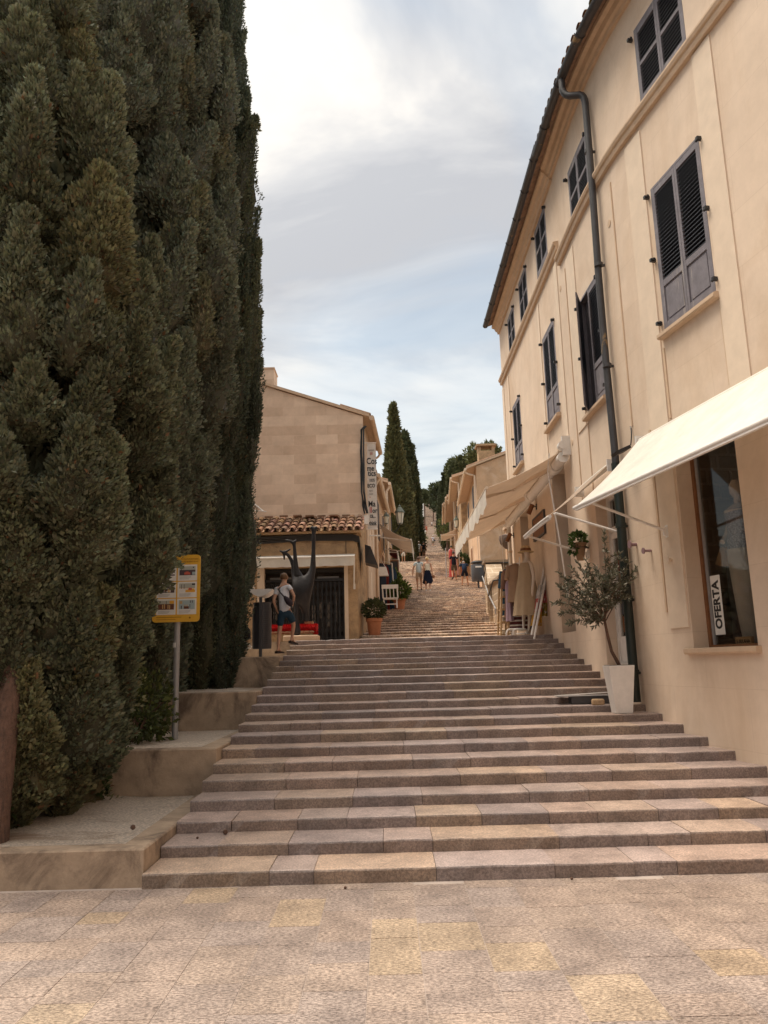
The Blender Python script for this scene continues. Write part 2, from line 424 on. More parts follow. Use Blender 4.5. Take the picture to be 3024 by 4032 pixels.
# chipped pebbles and cones lying about
for (x, y, z, r, lab) in [(-1.42, 6.93, .193, .020, 'biggest cone on the second step near the concrete kerb'), (-1.62, 6.78, .193, .010, 'tiny cone left of the biggest one on the second step'), (-.35, 5.95, .0, .010, 'cone on the paving at the foot of the bottom step'), (-2.15, 6.75, .285, .020, 'cone on the pebbles near the kerb of the lowest planter'), (1.3, 6.03, 0, .010, 'rightmost cone at the bottom step')]:
    mb = MB(); prof = [(max(.001, r * sin(pi * j / 7) * (1 + .18 * (j % 2))), r - r * cos(pi * j / 7)) for j in range(8)]
    mb.lathe((x, y, z), prof, 9, sx=1, sy=.85); tag(mb.build('cypress_cone', m_bark, smooth=True), 'dry brown cypress ' + lab, 'cone', 'cypress cones fallen on the steps')

# ------------------------------------------------------------------ stepped planters on the left
TY = [6.13, 8.57, 11.06, 13.38, 15.75]; TZ = [.27, .735, 1.235, 1.735]
tl = ['lowest concrete planter at the foot of the steps, beside the paving', 'second concrete planter up the steps, in front of the sign pole', 'third concrete planter up the steps with damp stains, behind the sign pole', 'topmost concrete planter that the boy stands on']
for k in range(4):
    y0, y1, z, zb = TY[k], TY[k + 1], TZ[k], (TZ[k - 1] if k else 0) - .1
    root = thing('planter', tl[k], 'planter', (-1.88, y0, max(0, zb)), 'stepped concrete planters beside the steps')
    mb = MB()
    def cham(x0, x1, ya, yb, za, zt, c=.012):
        mb.hexa([(x0, ya, za), (x1, ya, za), (x1, yb, za), (x0, yb, za), (x0, ya, zt - c), (x1, ya, zt - c), (x1, yb, zt - c), (x0, yb, zt - c)])
        mb.hexa([(x0, ya, zt - c), (x1, ya, zt - c), (x1, yb, zt - c), (x0, yb, zt - c), (x0, ya + c, zt), (x1 - c, ya + c, zt), (x1 - c, yb, zt), (x0, yb, zt)])
    cham(-9, -1.865, y0, y0 + .19, zb, z)
    cham(-2.07, -1.866, y0 + .19, y1 + .02, zb, z - .002)
    mb.build('concrete_wall', m_conc, root)
    mb = MB(); n = 14
    vs = []; fs = []
    xs = np.linspace(-9, -2.07, 24); ys = np.linspace(y0 + .19, y1 + .01, n)
    for j, yy in enumerate(ys):
        for i, xx in enumerate(xs): vs.append((xx, yy, z - .012 + (.02 * sin(xx * 2 + yy) * min(1, (-2.07 - xx)) + .07 * max(0, min(1, (-2.6 - xx) / 2))) * min(1, (yy - y0 - .19) / .5)))
    w = len(xs)
    for j in range(n - 1):
        for i in range(w - 1): fs.append((j * w + i, j * w + i + 1, (j + 1) * w + i + 1, (j + 1) * w + i))
    mb.add(vs, fs); mb.build('pebble_bed', m_pebble, root, smooth=True)

# ------------------------------------------------------------------ cream town house on the right
house = thing('town_house', 'long cream town house with dark louvred shutters beside the steps', 'building', (3.5, 10, 0))
WIN_UP = [(10.27, 11.32, 8.66, 9.80), (13.06, 14.12, 8.53, 9.62), (15.90, 16.92, 9.15, 10.19), (17.98, 18.94, 9.03, 10.09), (19.70, 20.63, 8.96, 9.99)]
WIN_MID = [(10.26, 11.30, 5.48, 7.43), (13.08, 14.05, 5.31, 7.22), (15.83, 16.87, 5.96, 7.82), (19.64, 20.67, 6.06, 7.69)]
SHOP = (10.25, 11.36, 1.66, 4.12); DOOR = (13.0, 14.06, 1.47, 3.97); O1 = (15.84, 16.88, 2.03, 5.06); O2 = (19.56, 20.58, 2.03, 4.92)
openings = [(w, .09) for w in WIN_UP + WIN_MID] + [(SHOP, .22), (DOOR, .19), (O1, .3), (O2, .3)]
S0, S1, ZB, ZT = 0.0, 22.0, -.3, 10.52
ss = sorted(set([S0, S1] + SBR[:] + [v for (o, d) in openings for v in o[:2]])); ss = [s for s in ss if S0 <= s <= S1]
zs = sorted(set([ZB, ZT] + [v for (o, d) in openings for v in o[2:]]))
mb = MB()
for a, b in zip(ss[:-1], ss[1:]):
    for c, d in zip(zs[:-1], zs[1:]):
        if any(o[0] <= a + 1e-6 and b <= o[1] + 1e-6 and o[2] <= c + 1e-6 and d <= o[3] + 1e-6 for o, _ in openings): continue
        mb.add([W(a, c), W(b, c), W(b, d), W(a, d)], [(0, 1, 2, 3)])
for (s0, s1, za, zb), dp in openings:
    for a, b in ssplit(s0, s1):
        mb.add([W(a, za), W(b, za), W(b, za, -dp), W(a, za, -dp)], [(0, 1, 2, 3)])
        mb.add([W(a, zb), W(b, zb), W(b, zb, -dp), W(a, zb, -dp)], [(3, 2, 1, 0)])
    for s in (s0, s1): mb.add([W(s, za), W(s, zb), W(s, zb, -dp), W(s, za, -dp)], [(0, 1, 2, 3)])
far = W(S1, 0)
mb.add([W(S1, ZB), (13, far.y, ZB), (13, far.y, ZT), W(S1, ZT)], [(0, 1, 2, 3)])
mb.add([W(S0, ZB), (13, W(S0, 0).y, ZB), (13, W(S0, 0).y, ZT), W(S0, ZT)], [(0, 1, 2, 3)])
mb.build('wall', m_stucco, house)
# flat pilaster strips and frames raised on the plaster
mb = MB()
for (a, b, za, zb) in [(9.86, 10.2, 4.3, 8.42), (11.40, 11.80, 1.9, 8.36), (14.14, 14.66, 5.2, 8.30), (15.30, 15.52, 5.25, 8.66), (16.98, 17.12, 5.3, 8.66), (21.72, 21.99, 5.2, 8.64), (7.6, 7.95, 4.4, 8.42), (20.95, 21.1, 5.3, 8.64)]:
    mb = MB(); fbox(mb, a, b, za, zb, -.01, .016); mb.build('pilaster', m_trim, house)
mb = MB()
for (a, b, za, zb) in [(11.83, 11.87, 2.1, 4.4), (14.72, 14.75, 4.1, 8.2), (12.28, 12.31, 4.6, 8.2), (11.34, 11.38, 4.4, 5.3), (10.19, 10.22, 4.4, 5.3), (14.05, 14.08, 4.0, 5.2)]:
    mb = MB(); fbox(mb, a, b, za, zb, -.01, .014); mb.build('render_bead', m_trim2, house)
for (a, b, z) in [(0.5, 15.07, 8.44), (15.07, 22.0, 8.76)]:
    mb = MB(); fextr(mb, a, b, [(-.02, z), (.05, z), (.062, z + .04), (.062, z + .075), (.085, z + .085), (.10, z + .125), (.10, z + .15), (.05, z + .165), (-.02, z + .17)])
    mb.build('string_course', m_trim2, house)
for (a, b, z) in [(0.5, 15.2, 10.27), (15.2, 22.0, 10.22)]:
    mb = MB(); fextr(mb, a, b, [(-.02, z), (.05, z), (.06, z + .06), (.10, z + .08), (.13, z + .15), (.19, z + .17), (.20, z + .22), (-.02, z + .23)])
    mb.build('cornice', m_trim2, house)
# roof: tiled slope with scalloped tile ends over the gutter
roof = MB()
for a, b in ssplit(0, 22.05):
    for z0, o0, z1, o1 in [(10.50, .36, 12.6, -5.0)]:
        p, q = W(a, z0, o0), W(b, z0, o0); r_, t_ = W(b, z1, 0), W(a, z1, 0)
        r_ = Vector((8.6, r_.y, z1)); t_ = Vector((8.6, t_.y, z1))
        roof.add([p, q, r_, t_, p - Vector((0, 0, .05)), q - Vector((0, 0, .05)), r_ - Vector((0, 0, .05)), t_ - Vector((0, 0, .05))], [(0, 1, 2, 3), (7, 6, 5, 4), (0, 4, 5, 1)])
s = .1
while s < 22.0:
    roof.tint = tuple(random.uniform(.7, 1.15) * v for v in (1, .95, .9))
    for (ds, fl) in ((0, 1), (.105, -1)):
        a0, a1 = W(s + ds, 10.50, .40), W(s + ds, 10.72, -.2)
        tv = (W(s + ds + .05, 0, 0) - W(s + ds - .05, 0, 0)).normalized()
        vs = []; fs = []
        for j in range(7):
            t = pi * j / 6
            for q in (a0, a1): vs.append(q + tv * (.062 * cos(t)) + Vector((0, 0, .045 * sin(t) * fl + (.03 if fl > 0 else .02))))
        for j in range(6): fs.append((2 * j, 2 * j + 1, 2 * j + 3, 2 * j + 2))
        roof.add(vs, fs)
    s += .21
roof_o = roof.build('roof', m_tile, house)
def gutter(mb, s0, s1, z, o, r=.072):
    segs = [s0] + [s0 + (s1 - s0) * i / 24 for i in range(1, 24)] + [s1]
    vs = []; fs = []; n = 9
    for s in segs:
        for k in range(n):
            t = pi + pi * k / (n - 1); vs.append(W(s, z + r * sin(t), o + r * cos(t)))
        for k in range(n):
            t = 2 * pi - pi * k / (n - 1); vs.append(W(s, z + (r - .006) * sin(t), o + (r - .006) * cos(t)))
    m = 2 * n
    for i in range(len(segs) - 1):
        for k in range(m): fs.append((i * m + k, i * m + (k + 1) % m, (i + 1) * m + (k + 1) % m, (i + 1) * m + k))
    fs += [tuple(range(m)), tuple(range((len(segs) - 1) * m, len(segs) * m))[::-1]]
    mb.add(vs, fs)
    s = s0 + .4
    while s < s1:
        mb.tube([W(s, z + r * sin(pi + pi * k / 8) * 1.12, o + r * cos(pi + pi * k / 8) * 1.12) for k in range(9)], .008, 5); s += .95
mb = MB(); gutter(mb, .3, 14.75, 10.44, .36); mb.build('gutter', m_pipe, house, smooth=True)
mb = MB(); gutter(mb, 14.55, 22.05, 10.50, .36); mb.build('gutter', m_pipe, house, smooth=True)
# downpipe with swan neck, dark green iron foot
mb = MB(); sp = 12.72
top = [W(12.9, 10.38, .36), W(12.9, 10.24, .36)] + bez(W(12.9, 10.2, .36), W(12.88, 10.05, .34), W(12.8, 10.02, .22), 4) + bez(W(12.76, 10.0, .15), W(sp, 9.97, .09), W(sp, 9.8, .09), 4)
mb.tube(top + [W(12.73, 8.5, .09), W(12.78, 7.0, .09), W(12.78, 5.7, .09), W(12.74, 4.5, .09), W(12.74, 4.2, .09)], .052, 12)
for z in (9.0, 7.15, 5.6): mb.tube([W(12.745, z, .09), W(12.745, z + .05, .09)], .064, 12); mb.bar(W(12.745, z + .02, 0), W(12.745, z + .02, .1), .03)
dp = mb.build('downpipe', m_pipe, house, smooth=True)
mb = MB(); mb.tube([W(12.74, 4.2, .09), W(12.745, 1.0, .09)], .062, 14)
for z in (3.3, 2.3, 1.35): mb.tube([W(12.743, z, .09), W(12.743, z + .06, .09)], .075, 14); mb.bar(W(12.743, z + .02, 0), W(12.743, z + .02, .1), .03)
mb.build('iron_foot', m_green, dp, smooth=True)

def leaf(fr, sl, mapf, w, z0, z1, panel, thick=.032):
    """one shutter leaf; mapf(u, z, t): u across, t outwards"""
    st = .042
    def bx(mb, u0, u1, za, zb, t0, t1): mb.hexa([mapf(u0, za, t1), mapf(u1, za, t1), mapf(u1, za, t0), mapf(u0, za, t0), mapf(u0, zb, t1), mapf(u1, zb, t1), mapf(u1, zb, t0), mapf(u0, zb, t0)])
    h = z1 - z0
    bx(fr, 0, st, z0, z1, 0, thick); bx(fr, w - st, w, z0, z1, 0, thick)
    rails = [(z0, z0 + .085), (z1 - .075, z1)]
    if panel:
        zm = z0 + h * .29; rails.append((zm, zm + .08)); lou = [(zm + .08, z1 - .075)]
        bx(fr, st, w - st, z0 + .085, zm, .006, .014)
        bx(fr, st + .03, w - st - .03, z0 + .115, zm - .03, .012, .021)
    else:
        zm = z0 + h * .5; rails.append((zm - .025, zm + .025)); lou = [(z0 + .085, zm - .025), (zm + .025, z1 - .075)]
    for a, b in rails: bx(fr, st, w - st, a, b, .001, thick - .002)
    for a, b in lou:
        n = max(3, int((b - a) / .05)); d = (b - a) / n
        bx(sl, st, w - st, a, b, -.004, -.001)
        for i in range(n):
            zc = a + d * i + d * .1
            sl.hexa([mapf(st, zc, .030), mapf(w - st, zc, .030), mapf(w - st, zc + .030, .002), mapf(st, zc + .030, .002),
                     mapf(st, zc + .008, .030), mapf(w - st, zc + .008, .030), mapf(w - st, zc + .038, .002), mapf(st, zc + .038, .002)])
def make_window(w, panel, ajar=0):
    s0, s1, za, zb = w
    mb = MB(); fbox(mb, s0, s1, za, zb, -.088, -.086)
    for (a, b, c, d) in [(s0, s0 + .03, za, zb), (s1 - .03, s1, za, zb), (s0 + .03, s1 - .03, zb - .03, zb), (s0 + .03, s1 - .03, za, za + .03)]:
        fbox(mb, a, b, c, d, -.085, .004)
    wo = mb.build('window', m_weath if True else None, house)
    mid = (s0 + s1) / 2; g = .031
    for side in (0, 1):
        fr, sl = MB(), MB()
        a, b = (s0 + g, mid - .003) if side == 0 else (mid + .003, s1 - g)
        wd = b - a; an = ajar if side == 1 else 0
        if side == 0: mf = lambda u, z, t, a=a: W(a + u, z, -.028 + t)
        else: mf = lambda u, z, t, b=b, an=an: W(b - u * cos(an) - t * sin(an), z, -.028 + u * sin(an) + t * cos(an))
        leaf(fr, sl, mf, wd, za + .032, zb - .033, panel)
        so = fr.build('shutter', m_weath, wo)
        sl.build('louvre', m_navy, so)
    if panel:
        mb = MB(); fextr(mb, s0 - .06, s1 + .06, [(-.02, za - .075), (.07, za - .075), (.085, za - .06), (.085, za - .02), (.05, za - .004), (-.02, za - .004)])
        mb.build('sill', m_trim2, wo)
    for s in (s0, s1):
        for z in ([za + .12, zb - .1, (za + zb) / 2] if panel else [zb - .12]):
            sg = -1 if s == s0 else 1; mb = MB()
            fbox(mb, s + sg * .055 - .02, s + sg * .055 + .02, z, z + .04, 0, .07); fbox(mb, min(s, s + sg * .05), max(s, s + sg * .05), z + .01, z + .03, .03, .055)
            mb.build('hinge', m_black, wo)
for w in WIN_UP: make_window(w, False)
for i, w in enumerate(WIN_MID): make_window(w, True, radians(24) if i == 1 else 0)
# round vents
for (s, z) in [(12.45, 7.66), (15.15, 8.04), (15.13, 5.19)]:
    mb = MB(); n = W(s, z, .012) - W(s, z, 0); mb.tube([W(s, z, -.02), W(s, z, .008)], .052, 18); mb.build('vent', m_trim2, house, smooth=True)
# shop window
s0, s1, za, zb = SHOP
mb = MB()
for (a, b, c, d) in [(s1 - .045, s1, za, zb), (s0, s0 + .045, za, zb), (s0 + .045, s1 - .045, zb - .05, zb), (s0 + .045, s1 - .045, za, za + .03)]: fbox(mb, a, b, c, d, -.26, -.19)
sw = mb.build('shop_window', m_wood, house)
mb = MB(); fbox(mb, s1 - .085, s1 - .046, za + .03, zb - .05, -.255, -.215); mb.build('inner_frame', m_grey, sw)
mb = MB(); fbox(mb, s0 + .046, s1 - .086, za + .031, zb - .051, -.236, -.232); mb.build('pane', m_glass, sw)
mb = MB(); fextr(mb, s0 - .05, s1 + .12, [(-.02, za - .07), (.05, za - .07), (.065, za - .05), (.065, za - .01), (.05, za), (-.23, za + .004), (-.23, za - .02), (-.02, za - .02)]); mb.build('sill', m_trim2, sw)
# the room behind the shop window
mb = MB(); D = -1.7
q = lambda s, z, o: W(s, z, o)
A0, A1 = 9.6, 12.2
for f in ([q(A0, za - .03, -.24), q(A1, za - .03, -.24), q(A1, za - .03, D), q(A0, za - .03, D)], [q(A0, 4.3, -.24), q(A1, 4.3, -.24), q(A1, 4.3, D), q(A0, 4.3, D)],
          [q(A0, za - .03, -.24), q(A0, 4.3, -.24), q(A0, 4.3, D), q(A0, za - .03, D)]): mb.add(f, [(0, 1, 2, 3)])
for (a, b, c, d) in [(A0, s0, za - .03, 4.3), (s1, A1, za - .03, 4.3), (s0, s1, zb, 4.3)]: mb.add([q(a, c, -.235), q(b, c, -.235), q(b, d, -.235), q(a, d, -.235)], [(0, 1, 2, 3)])
mb.build('display_floor', m_dgrey, sw)
mb = MB(); mb.add([q(A1, za - .03, -.24), q(A1, 4.3, -.24), q(A1, 4.3, D), q(A1, za - .03, D)], [(0, 1, 2, 3)]); mb.add([q(A0, za - .03, D), q(A1, za - .03, D), q(A1, 4.3, D), q(A0, 4.3, D)], [(0, 1, 2, 3)])
mb.build('stone_lining', m_rubble, sw)
# white door beside the downpipe
s0, s1, za, zb = DOOR
mb = MB(); zt = 3.42
for (a, b, c, d) in [(s1 - .07, s1, za, zb), (s0, s0 + .07, za, zb), (s0 + .07, s1 - .07, zb - .06, zb), (s0 + .07, s1 - .07, zt, zt + .07)]: fbox(mb, a, b, c, d, -.25, -.17)
for (a, b, c, d) in [(s1 - .15, s1 - .071, za + .03, zt - .005), (s0 + .071, s0 + .15, za + .03, zt - .005), (s0 + .15, s1 - .15, za + .03, za + .40), (s0 + .15, s1 - .15, zt - .10, zt - .005)]: fbox(mb, a, b, c, d, -.235, -.185)
fbox(mb, s0, s1, za - .02, za + .028, -.25, -.12)
dr = mb.build('door', m_white, house)
mb = MB(); fbox(mb, s0 + .151, s1 - .151, za + .40, zt - .10, -.212, -.208); mb.build('pane', m_glass, dr)
mb = MB(); fbox(mb, s0 + .071, s1 - .071, zt + .071, zb - .061, -.212, -.208); mb.build('transom_pane', m_glass, dr)
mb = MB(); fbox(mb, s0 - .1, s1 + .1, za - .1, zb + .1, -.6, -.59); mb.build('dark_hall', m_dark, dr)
pcol = [plain('poster_orange', (.45, .17, .06)), plain('poster_blue', (.10, .14, .22)), plain('poster_cream', (.5, .42, .32)), plain('poster_red', (.35, .05, .04)), plain('poster_grey', (.2, .18, .19))]
z = za + .46
for i, h in enumerate((.26, .30, .34, .32, .22)):
    mb = MB(); fbox(mb, s0 + .2, s1 - .19, z, z + h - .03, -.222, -.218); mb.build('poster', pcol[i], dr); z += h
mb = MB(); mb.tube([W(s1 - .11, za + .95, -.18), W(s1 - .11, za + .95, -.13), W(s1 - .2, za + .95, -.13)], .01, 8); mb.build('handle', m_grey, dr)
# two shop entrances on the upper terrace
for (s0, s1, za, zb), mt in ((O1, m_dgrey), (O2, m_dgrey)):
    mb = MB()
    for (a, b, c, d) in [(s1 - .06, s1, za, zb), (s0, s0 + .06, za, zb), (s0 + .06, s1 - .06, zb - .06, zb), (s0 + .06, s1 - .06, zb - .75, zb - .70), ((s0 + s1) / 2 - .025, (s0 + s1) / 2 + .025, za, zb - .75)]: fbox(mb, a, b, c, d, -.32, -.25)
    e = mb.build('entrance', mt, house)
    mb = MB(); fbox(mb, s0 + .06, s1 - .06, za, zb - .06, -.285, -.281); mb.build('pane', m_glass, e)
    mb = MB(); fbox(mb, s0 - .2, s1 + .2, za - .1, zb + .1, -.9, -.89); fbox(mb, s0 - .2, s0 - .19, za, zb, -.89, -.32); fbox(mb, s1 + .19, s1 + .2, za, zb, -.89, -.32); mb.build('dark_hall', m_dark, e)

# unseen house added behind the viewer to keep sky light off the risers
sq = thing('added_shade_house', 'unseen plastered house added behind the viewer to shade the step risers', 'building', (0, -15, 0))
mb = MB(); mb.box(-24, 9, -18, -14, -.1, 8.5); mb.build('wall', m_peach, sq)
mb = MB(); mb.box(-24.4, 9.4, -18.4, -13.5, 8.5, 8.7); mb.build('roof', m_tile, sq)
for i in range(9):
    for z in (1.0, 4.6): mb = MB(); x = -22 + i * 3.4; mb.box(x, x + 1.1, -14.02, -13.95, z, z + 1.9); mb.build('window', m_navy, sq)
# ------------------------------------------------------------------ awnings on the town house
def cloth_sheet(mb, f, nu, nv, th=.006):
    """f(u,v)->point, two skins"""
    base = []
    for k in (0, 1):
        for i in range(nu + 1):
            for j in range(nv + 1):
                p = f(i / nu, j / nv); base.append(p - Vector((0, 0, th * k)))
    n = (nu + 1) * (nv + 1); fs = []
    for i in range(nu):
        for j in range(nv):
            a = i * (nv + 1) + j; q = (a, a + 1, a + nv + 2, a + nv + 1)
            fs += [q, tuple(x + n for x in q[::-1])]
    mb.add(base, fs)
AL = 'awnings on the town house'
def drop_awning(s0, s1, zr, zf, off, label, arms, spot, mt=None):
    root = thing('awning', label, 'awning', W((s0 + s1) / 2, zr, 0), AL)
    mb = MB()
    cloth_sheet(mb, lambda u, v: W(s0 + (s1 - s0) * u, zr + (zf - zr) * v - .035 * sin(pi * v) * (1 + .3 * sin(u * 14)), .10 + (off - .10) * v), 28, 8)
    mb.build('canopy', mt or m_awn, root, smooth=True)
    mb = MB(); mb.tube([W(s0 + (s1 - s0) * i / 14, zr - .03, .085) for i in range(15)], .04, 12); mb.build('roller', m_awn, root, smooth=True)
    mb = MB(); mb.tube([W(s0 - .02 + (s1 - s0 + .04) * i / 14, zf - .02, off) for i in range(15)], .026, 12)
    fbox(mb, s0, s1, zf - .062, zf - .044, off - .02, off + .015)
    mb.build('front_bar', m_white, root, smooth=True)
    for s, zb in arms:
        mb = MB(); mb.tube([W(s, zb, .03), W(s, zb + (zf - zb) * .95, off - .03), W(s, zf - .03, off)], .017, 8); mb.build('arm', m_white, root, smooth=True)
        mb = MB(); fbox(mb, s - .03, s + .03, zb - .08, zb + .07, 0, .02); mb.hexa([W(s - .015, zb - .06, .06), W(s + .015, zb - .06, .06), W(s + .015, zb - .06, .02), W(s - .015, zb - .06, .02), W(s - .015, zb + .03, .06), W(s + .015, zb + .03, .06), W(s + .015, zb + .05, .02), W(s - .015, zb + .05, .02)])
        mb.build('bracket', m_white, root)
    for s in (s0 - .03, s1 + .03):
        mb = MB(); fbox(mb, s - .012, s + .012, zr - .12, zr + .05, 0, .14); mb.build('end_plate', m_white, root)
    return root
drop_awning(7.2, 11.95, 4.31, 3.43, 1.03, 'bright white drop arm awning over the shop window with the sale sign', [(11.66, 3.07), (7.5, 3.07)], 0)
drop_awning(12.97, 14.63, 4.26, 3.53, 1.0, 'small awning with thin white arms over the white door, seen edge on', [(12.78, 3.22), (14.6, 3.2)], 0, m_awnb)
a3 = thing('awning', 'large tan folding arm awning with a white scalloped valance over the clothes stall', 'awning', W(18.4, 5.1, 0), AL)
A30, A31, ZR, ZF, OF = 15.50, 21.72, 5.16, 4.52, 1.45
mb = MB(); cloth_sheet(mb, lambda u, v: W(A30 + (A31 - A30) * u, ZR - .06 * u + (ZF - ZR) * v - .05 * sin(pi * v) * (1 + .25 * sin(u * 9)), .1 + (OF - .1) * v), 30, 8); mb.build('canopy', m_awnb, a3, smooth=True)
mb = MB()
nn = 90; vs = []; fs = []
for i in range(nn + 1):
    u = i / nn; s = A30 + (A31 - A30) * u; h = .30 + .05 * abs(sin(u * pi * 15)); w_ = .012 * sin(u * 50)
    for (o, z) in ((OF + .02, ZF - .06 * u - .01), (OF + .025 + w_, ZF - .06 * u - h * .5), (OF + .02 + w_ * 1.5, ZF - .06 * u - h)): vs.append(W(s, z, o))
for i in range(nn):
    if .47 < i / nn < .485: continue
    for k in range(2): fs.append((i * 3 + k, (i + 1) * 3 + k, (i + 1) * 3 + k + 1, i * 3 + k + 1))
mb.add(vs, fs); mb.build('valance', m_awn, a3, smooth=True)
mb = MB(); mb.tube([W(A30, ZF, OF), W(A31, ZF - .06, OF)], .03, 10); mb.build('front_bar', m_trim, a3, smooth=True)
mb = MB(); mb.tube([W(15.35, 5.0, .12), W(A31, 4.93, .12)], .095, 16); mb.build('support_tube', m_white, a3, smooth=True)
mb = MB(); mb.tube([W(A30, 5.15, .12), W(A31, 5.08, .12)], .05, 12); mb.build('roller', m_awnb, a3, smooth=True)
for s in (16.0, 18.5, 21.3):
    mb = MB(); mb.bar(W(s, 4.98, .15), W(s + .75, 4.76, .8), .05, .07); mb.bar(W(s + .75, 4.76, .8), W(s + .12, 4.48, OF - .02), .045, .06); mb.tube([W(s + .75, 4.72, .8), W(s + .75, 4.81, .8)], .045, 10)
    mb.build('folding_arm', m_trim, a3)
    mb = MB(); mb.tube([W(s - .1, 4.985, .12), W(s + .12, 4.98, .12)], .12, 14); mb.build('clamp', m_white, a3, smooth=True)
mb = MB(); fbox(mb, 15.28, 15.34, 5.02, 5.36, 0, .14); mb.tube([W(15.27, 5.2, .13), W(15.42, 5.2, .13)], .075, 16); mb.build('end_bracket', m_white, a3)
mb = MB(); mb.tube([W(15.75, 4.85, .32), W(15.72, 3.6, .2), W(15.7, 2.6, .12)], .014, 6); mb.tube([W(15.75, 4.85, .32), W(15.6, 5.14, .3)], .014, 6); mb.build('crank_rod', m_white, a3, smooth=True)
mb = MB(); mb.tube([W(21.68, 4.85, .3), W(21.68, 2.5, .25)], .006, 6); mb.build('pull_cord', m_white, a3)

# ------------------------------------------------------------------ small things on the wall
def wall_plug(s, z, r, l, mat, label, n):
    root = thing('wall_button', label, 'wall button', W(s, z, 0), 'round buttons on the wall beside the downpipe')
    mb = MB(); mb.tube([W(s, z, 0), W(s, z, l)], r * .4, 8); mb.build('stem', mat, root, smooth=True)
    mb = MB(); mb.tube([W(s, z, l), W(s, z, l + .012)], r, 16); mb.build('disc', mat, root, smooth=True)
m_mauve = plain('mauve_paint', (.24, .15, .16))
wall_plug(12.5, 3.03, .055, .09, m_mauve, 'mauve round wall button nearest to the downpipe', 0)
wall_plug(12.1, 2.89, .04, .10, m_mauve, 'dark mauve round wall button between the pipe and the pilaster', 1)
wall_plug(11.62, 2.71, .05, .07, m_trim, 'cream round wall button nearest to the shop window', 2)
def spotlight(s, z, label):
    root = thing('spotlight', label, 'spotlight', W(s, z, 0), 'black spotlights under the tan awning')
    mb = MB(); fbox(mb, s - .04, s + .04, z - .03, z + .09, 0, .015); mb.tube([W(s, z + .03, .01), W(s, z + .03, .10)], .012, 8); mb.build('bracket', m_black, root)
    mb = MB(); a = W(s - .02, z + .08, .09); b = W(s + .06, z - .11, .17); mb.tube([a, b], .05, 14); mb.build('lamp_body', m_wood, root, smooth=True)
    mb = MB(); d = (b - a).normalized(); mb.tube([b, b + d * .006], .042, 14); mb.build('lens', m_white, root, smooth=True)
spotlight(18.5, 4.72, 'bronze spotlight above the brown wooden board on the wall')
spotlight(21.55, 4.60, 'bronze spotlight at the far corner of the cream house')
fl = thing('floodlight', 'black floodlight with a loose cable above the awning over the shop window', 'floodlight', W(12.42, 4.28, 0))
mb = MB(); mb.hexa([W(12.3, 4.22, .22), W(12.52, 4.22, .22), W(12.52, 4.30, .04), W(12.3, 4.30, .04), W(12.3, 4.26, .24), W(12.52, 4.26, .24), W(12.52, 4.34, .06), W(12.3, 4.34, .06)]); mb.build('lamp_body', m_black, fl)
mb = MB(); mb.tube(bez(W(12.3, 4.33, .05), W(12.26, 4.5, .03), W(12.33, 4.6, .015), 6), .008, 6); mb.build('cable', m_black, fl)
bd = thing('wooden_board', 'dark brown wooden board on the wall under the tan awning', 'sign', W(18.2, 4.3, 0))
mb = MB(); fbox(mb, 17.70, 18.84, 4.08, 4.50, .01, .035); mb.build('panel', m_wood, bd)
mb = MB()
for (a, b, c, d) in [(17.67, 18.87, 4.50, 4.535), (17.67, 18.87, 4.045, 4.08), (17.67, 17.70, 4.08, 4.50), (18.84, 18.87, 4.08, 4.50)]: fbox(mb, a, b, c, d, .005, .045)
mb.build('frame', m_dgrey, bd)
wp = thing('waste_pipe', 'thin white pipe down the far corner of the cream house', 'pipe', W(21.66, 3.6, 0))
mb = MB(); mb.tube([W(21.66, 4.9, .1), W(21.66, 2.05, .1)], .05, 12); mb.build('tube', m_white, wp, smooth=True)
mb = MB()
for z in (4.2, 3.0): mb.tube([W(21.66, z, .1), W(21.66, z + .05, .1)], .062, 12)
mb.build('collar', m_trim, wp, smooth=True)
# flat sheets of leaves made from many small kites
def kites(name, mat, parent, p, d, l, w, tint, lift=None, up=None):
    n = len(p); d = d / np.linalg.norm(d, axis=1)[:, None]
    r = rng.normal(size=(n, 3)) if up is None else up
    sd = np.cross(d, r); sd /= (np.linalg.norm(sd, axis=1)[:, None] + 1e-9)
    l = np.asarray(l)[:, None]; w = np.asarray(w)[:, None]
    nn = np.cross(sd, d)
    v = np.empty((n, 4, 3), np.float32)
    v[:, 0] = p; v[:, 1] = p + d * l * .45 + sd * w + nn * l * .06; v[:, 2] = p + d * l; v[:, 3] = p + d * l * .45 - sd * w + nn * l * .06
    me = bpy.data.meshes.new(name); me.vertices.add(n * 4); me.vertices.foreach_set('co', v.ravel())
    me.loops.add(n * 4); me.loops.foreach_set('vertex_index', np.arange(n * 4, dtype=np.int32))
    me.polygons.add(n); me.polygons.foreach_set('loop_start', np.arange(0, n * 4, 4, dtype=np.int32))
    try: me.polygons.foreach_set('loop_total', np.full(n, 4, dtype=np.int32))
    except Exception: pass
    me.update(calc_edges=True)
    a = me.color_attributes.new('tint', 'FLOAT_COLOR', 'POINT'); c = np.ones((n, 4, 4), np.float32); c[:, :, :3] = tint[:, None, :]
    a.data.foreach_set('color', c.ravel())
    o = link_mesh(name, me, mat, parent); return o
def unit(n):
    v = rng.normal(size=(n, 3)); return v / np.linalg.norm(v, axis=1)[:, None]
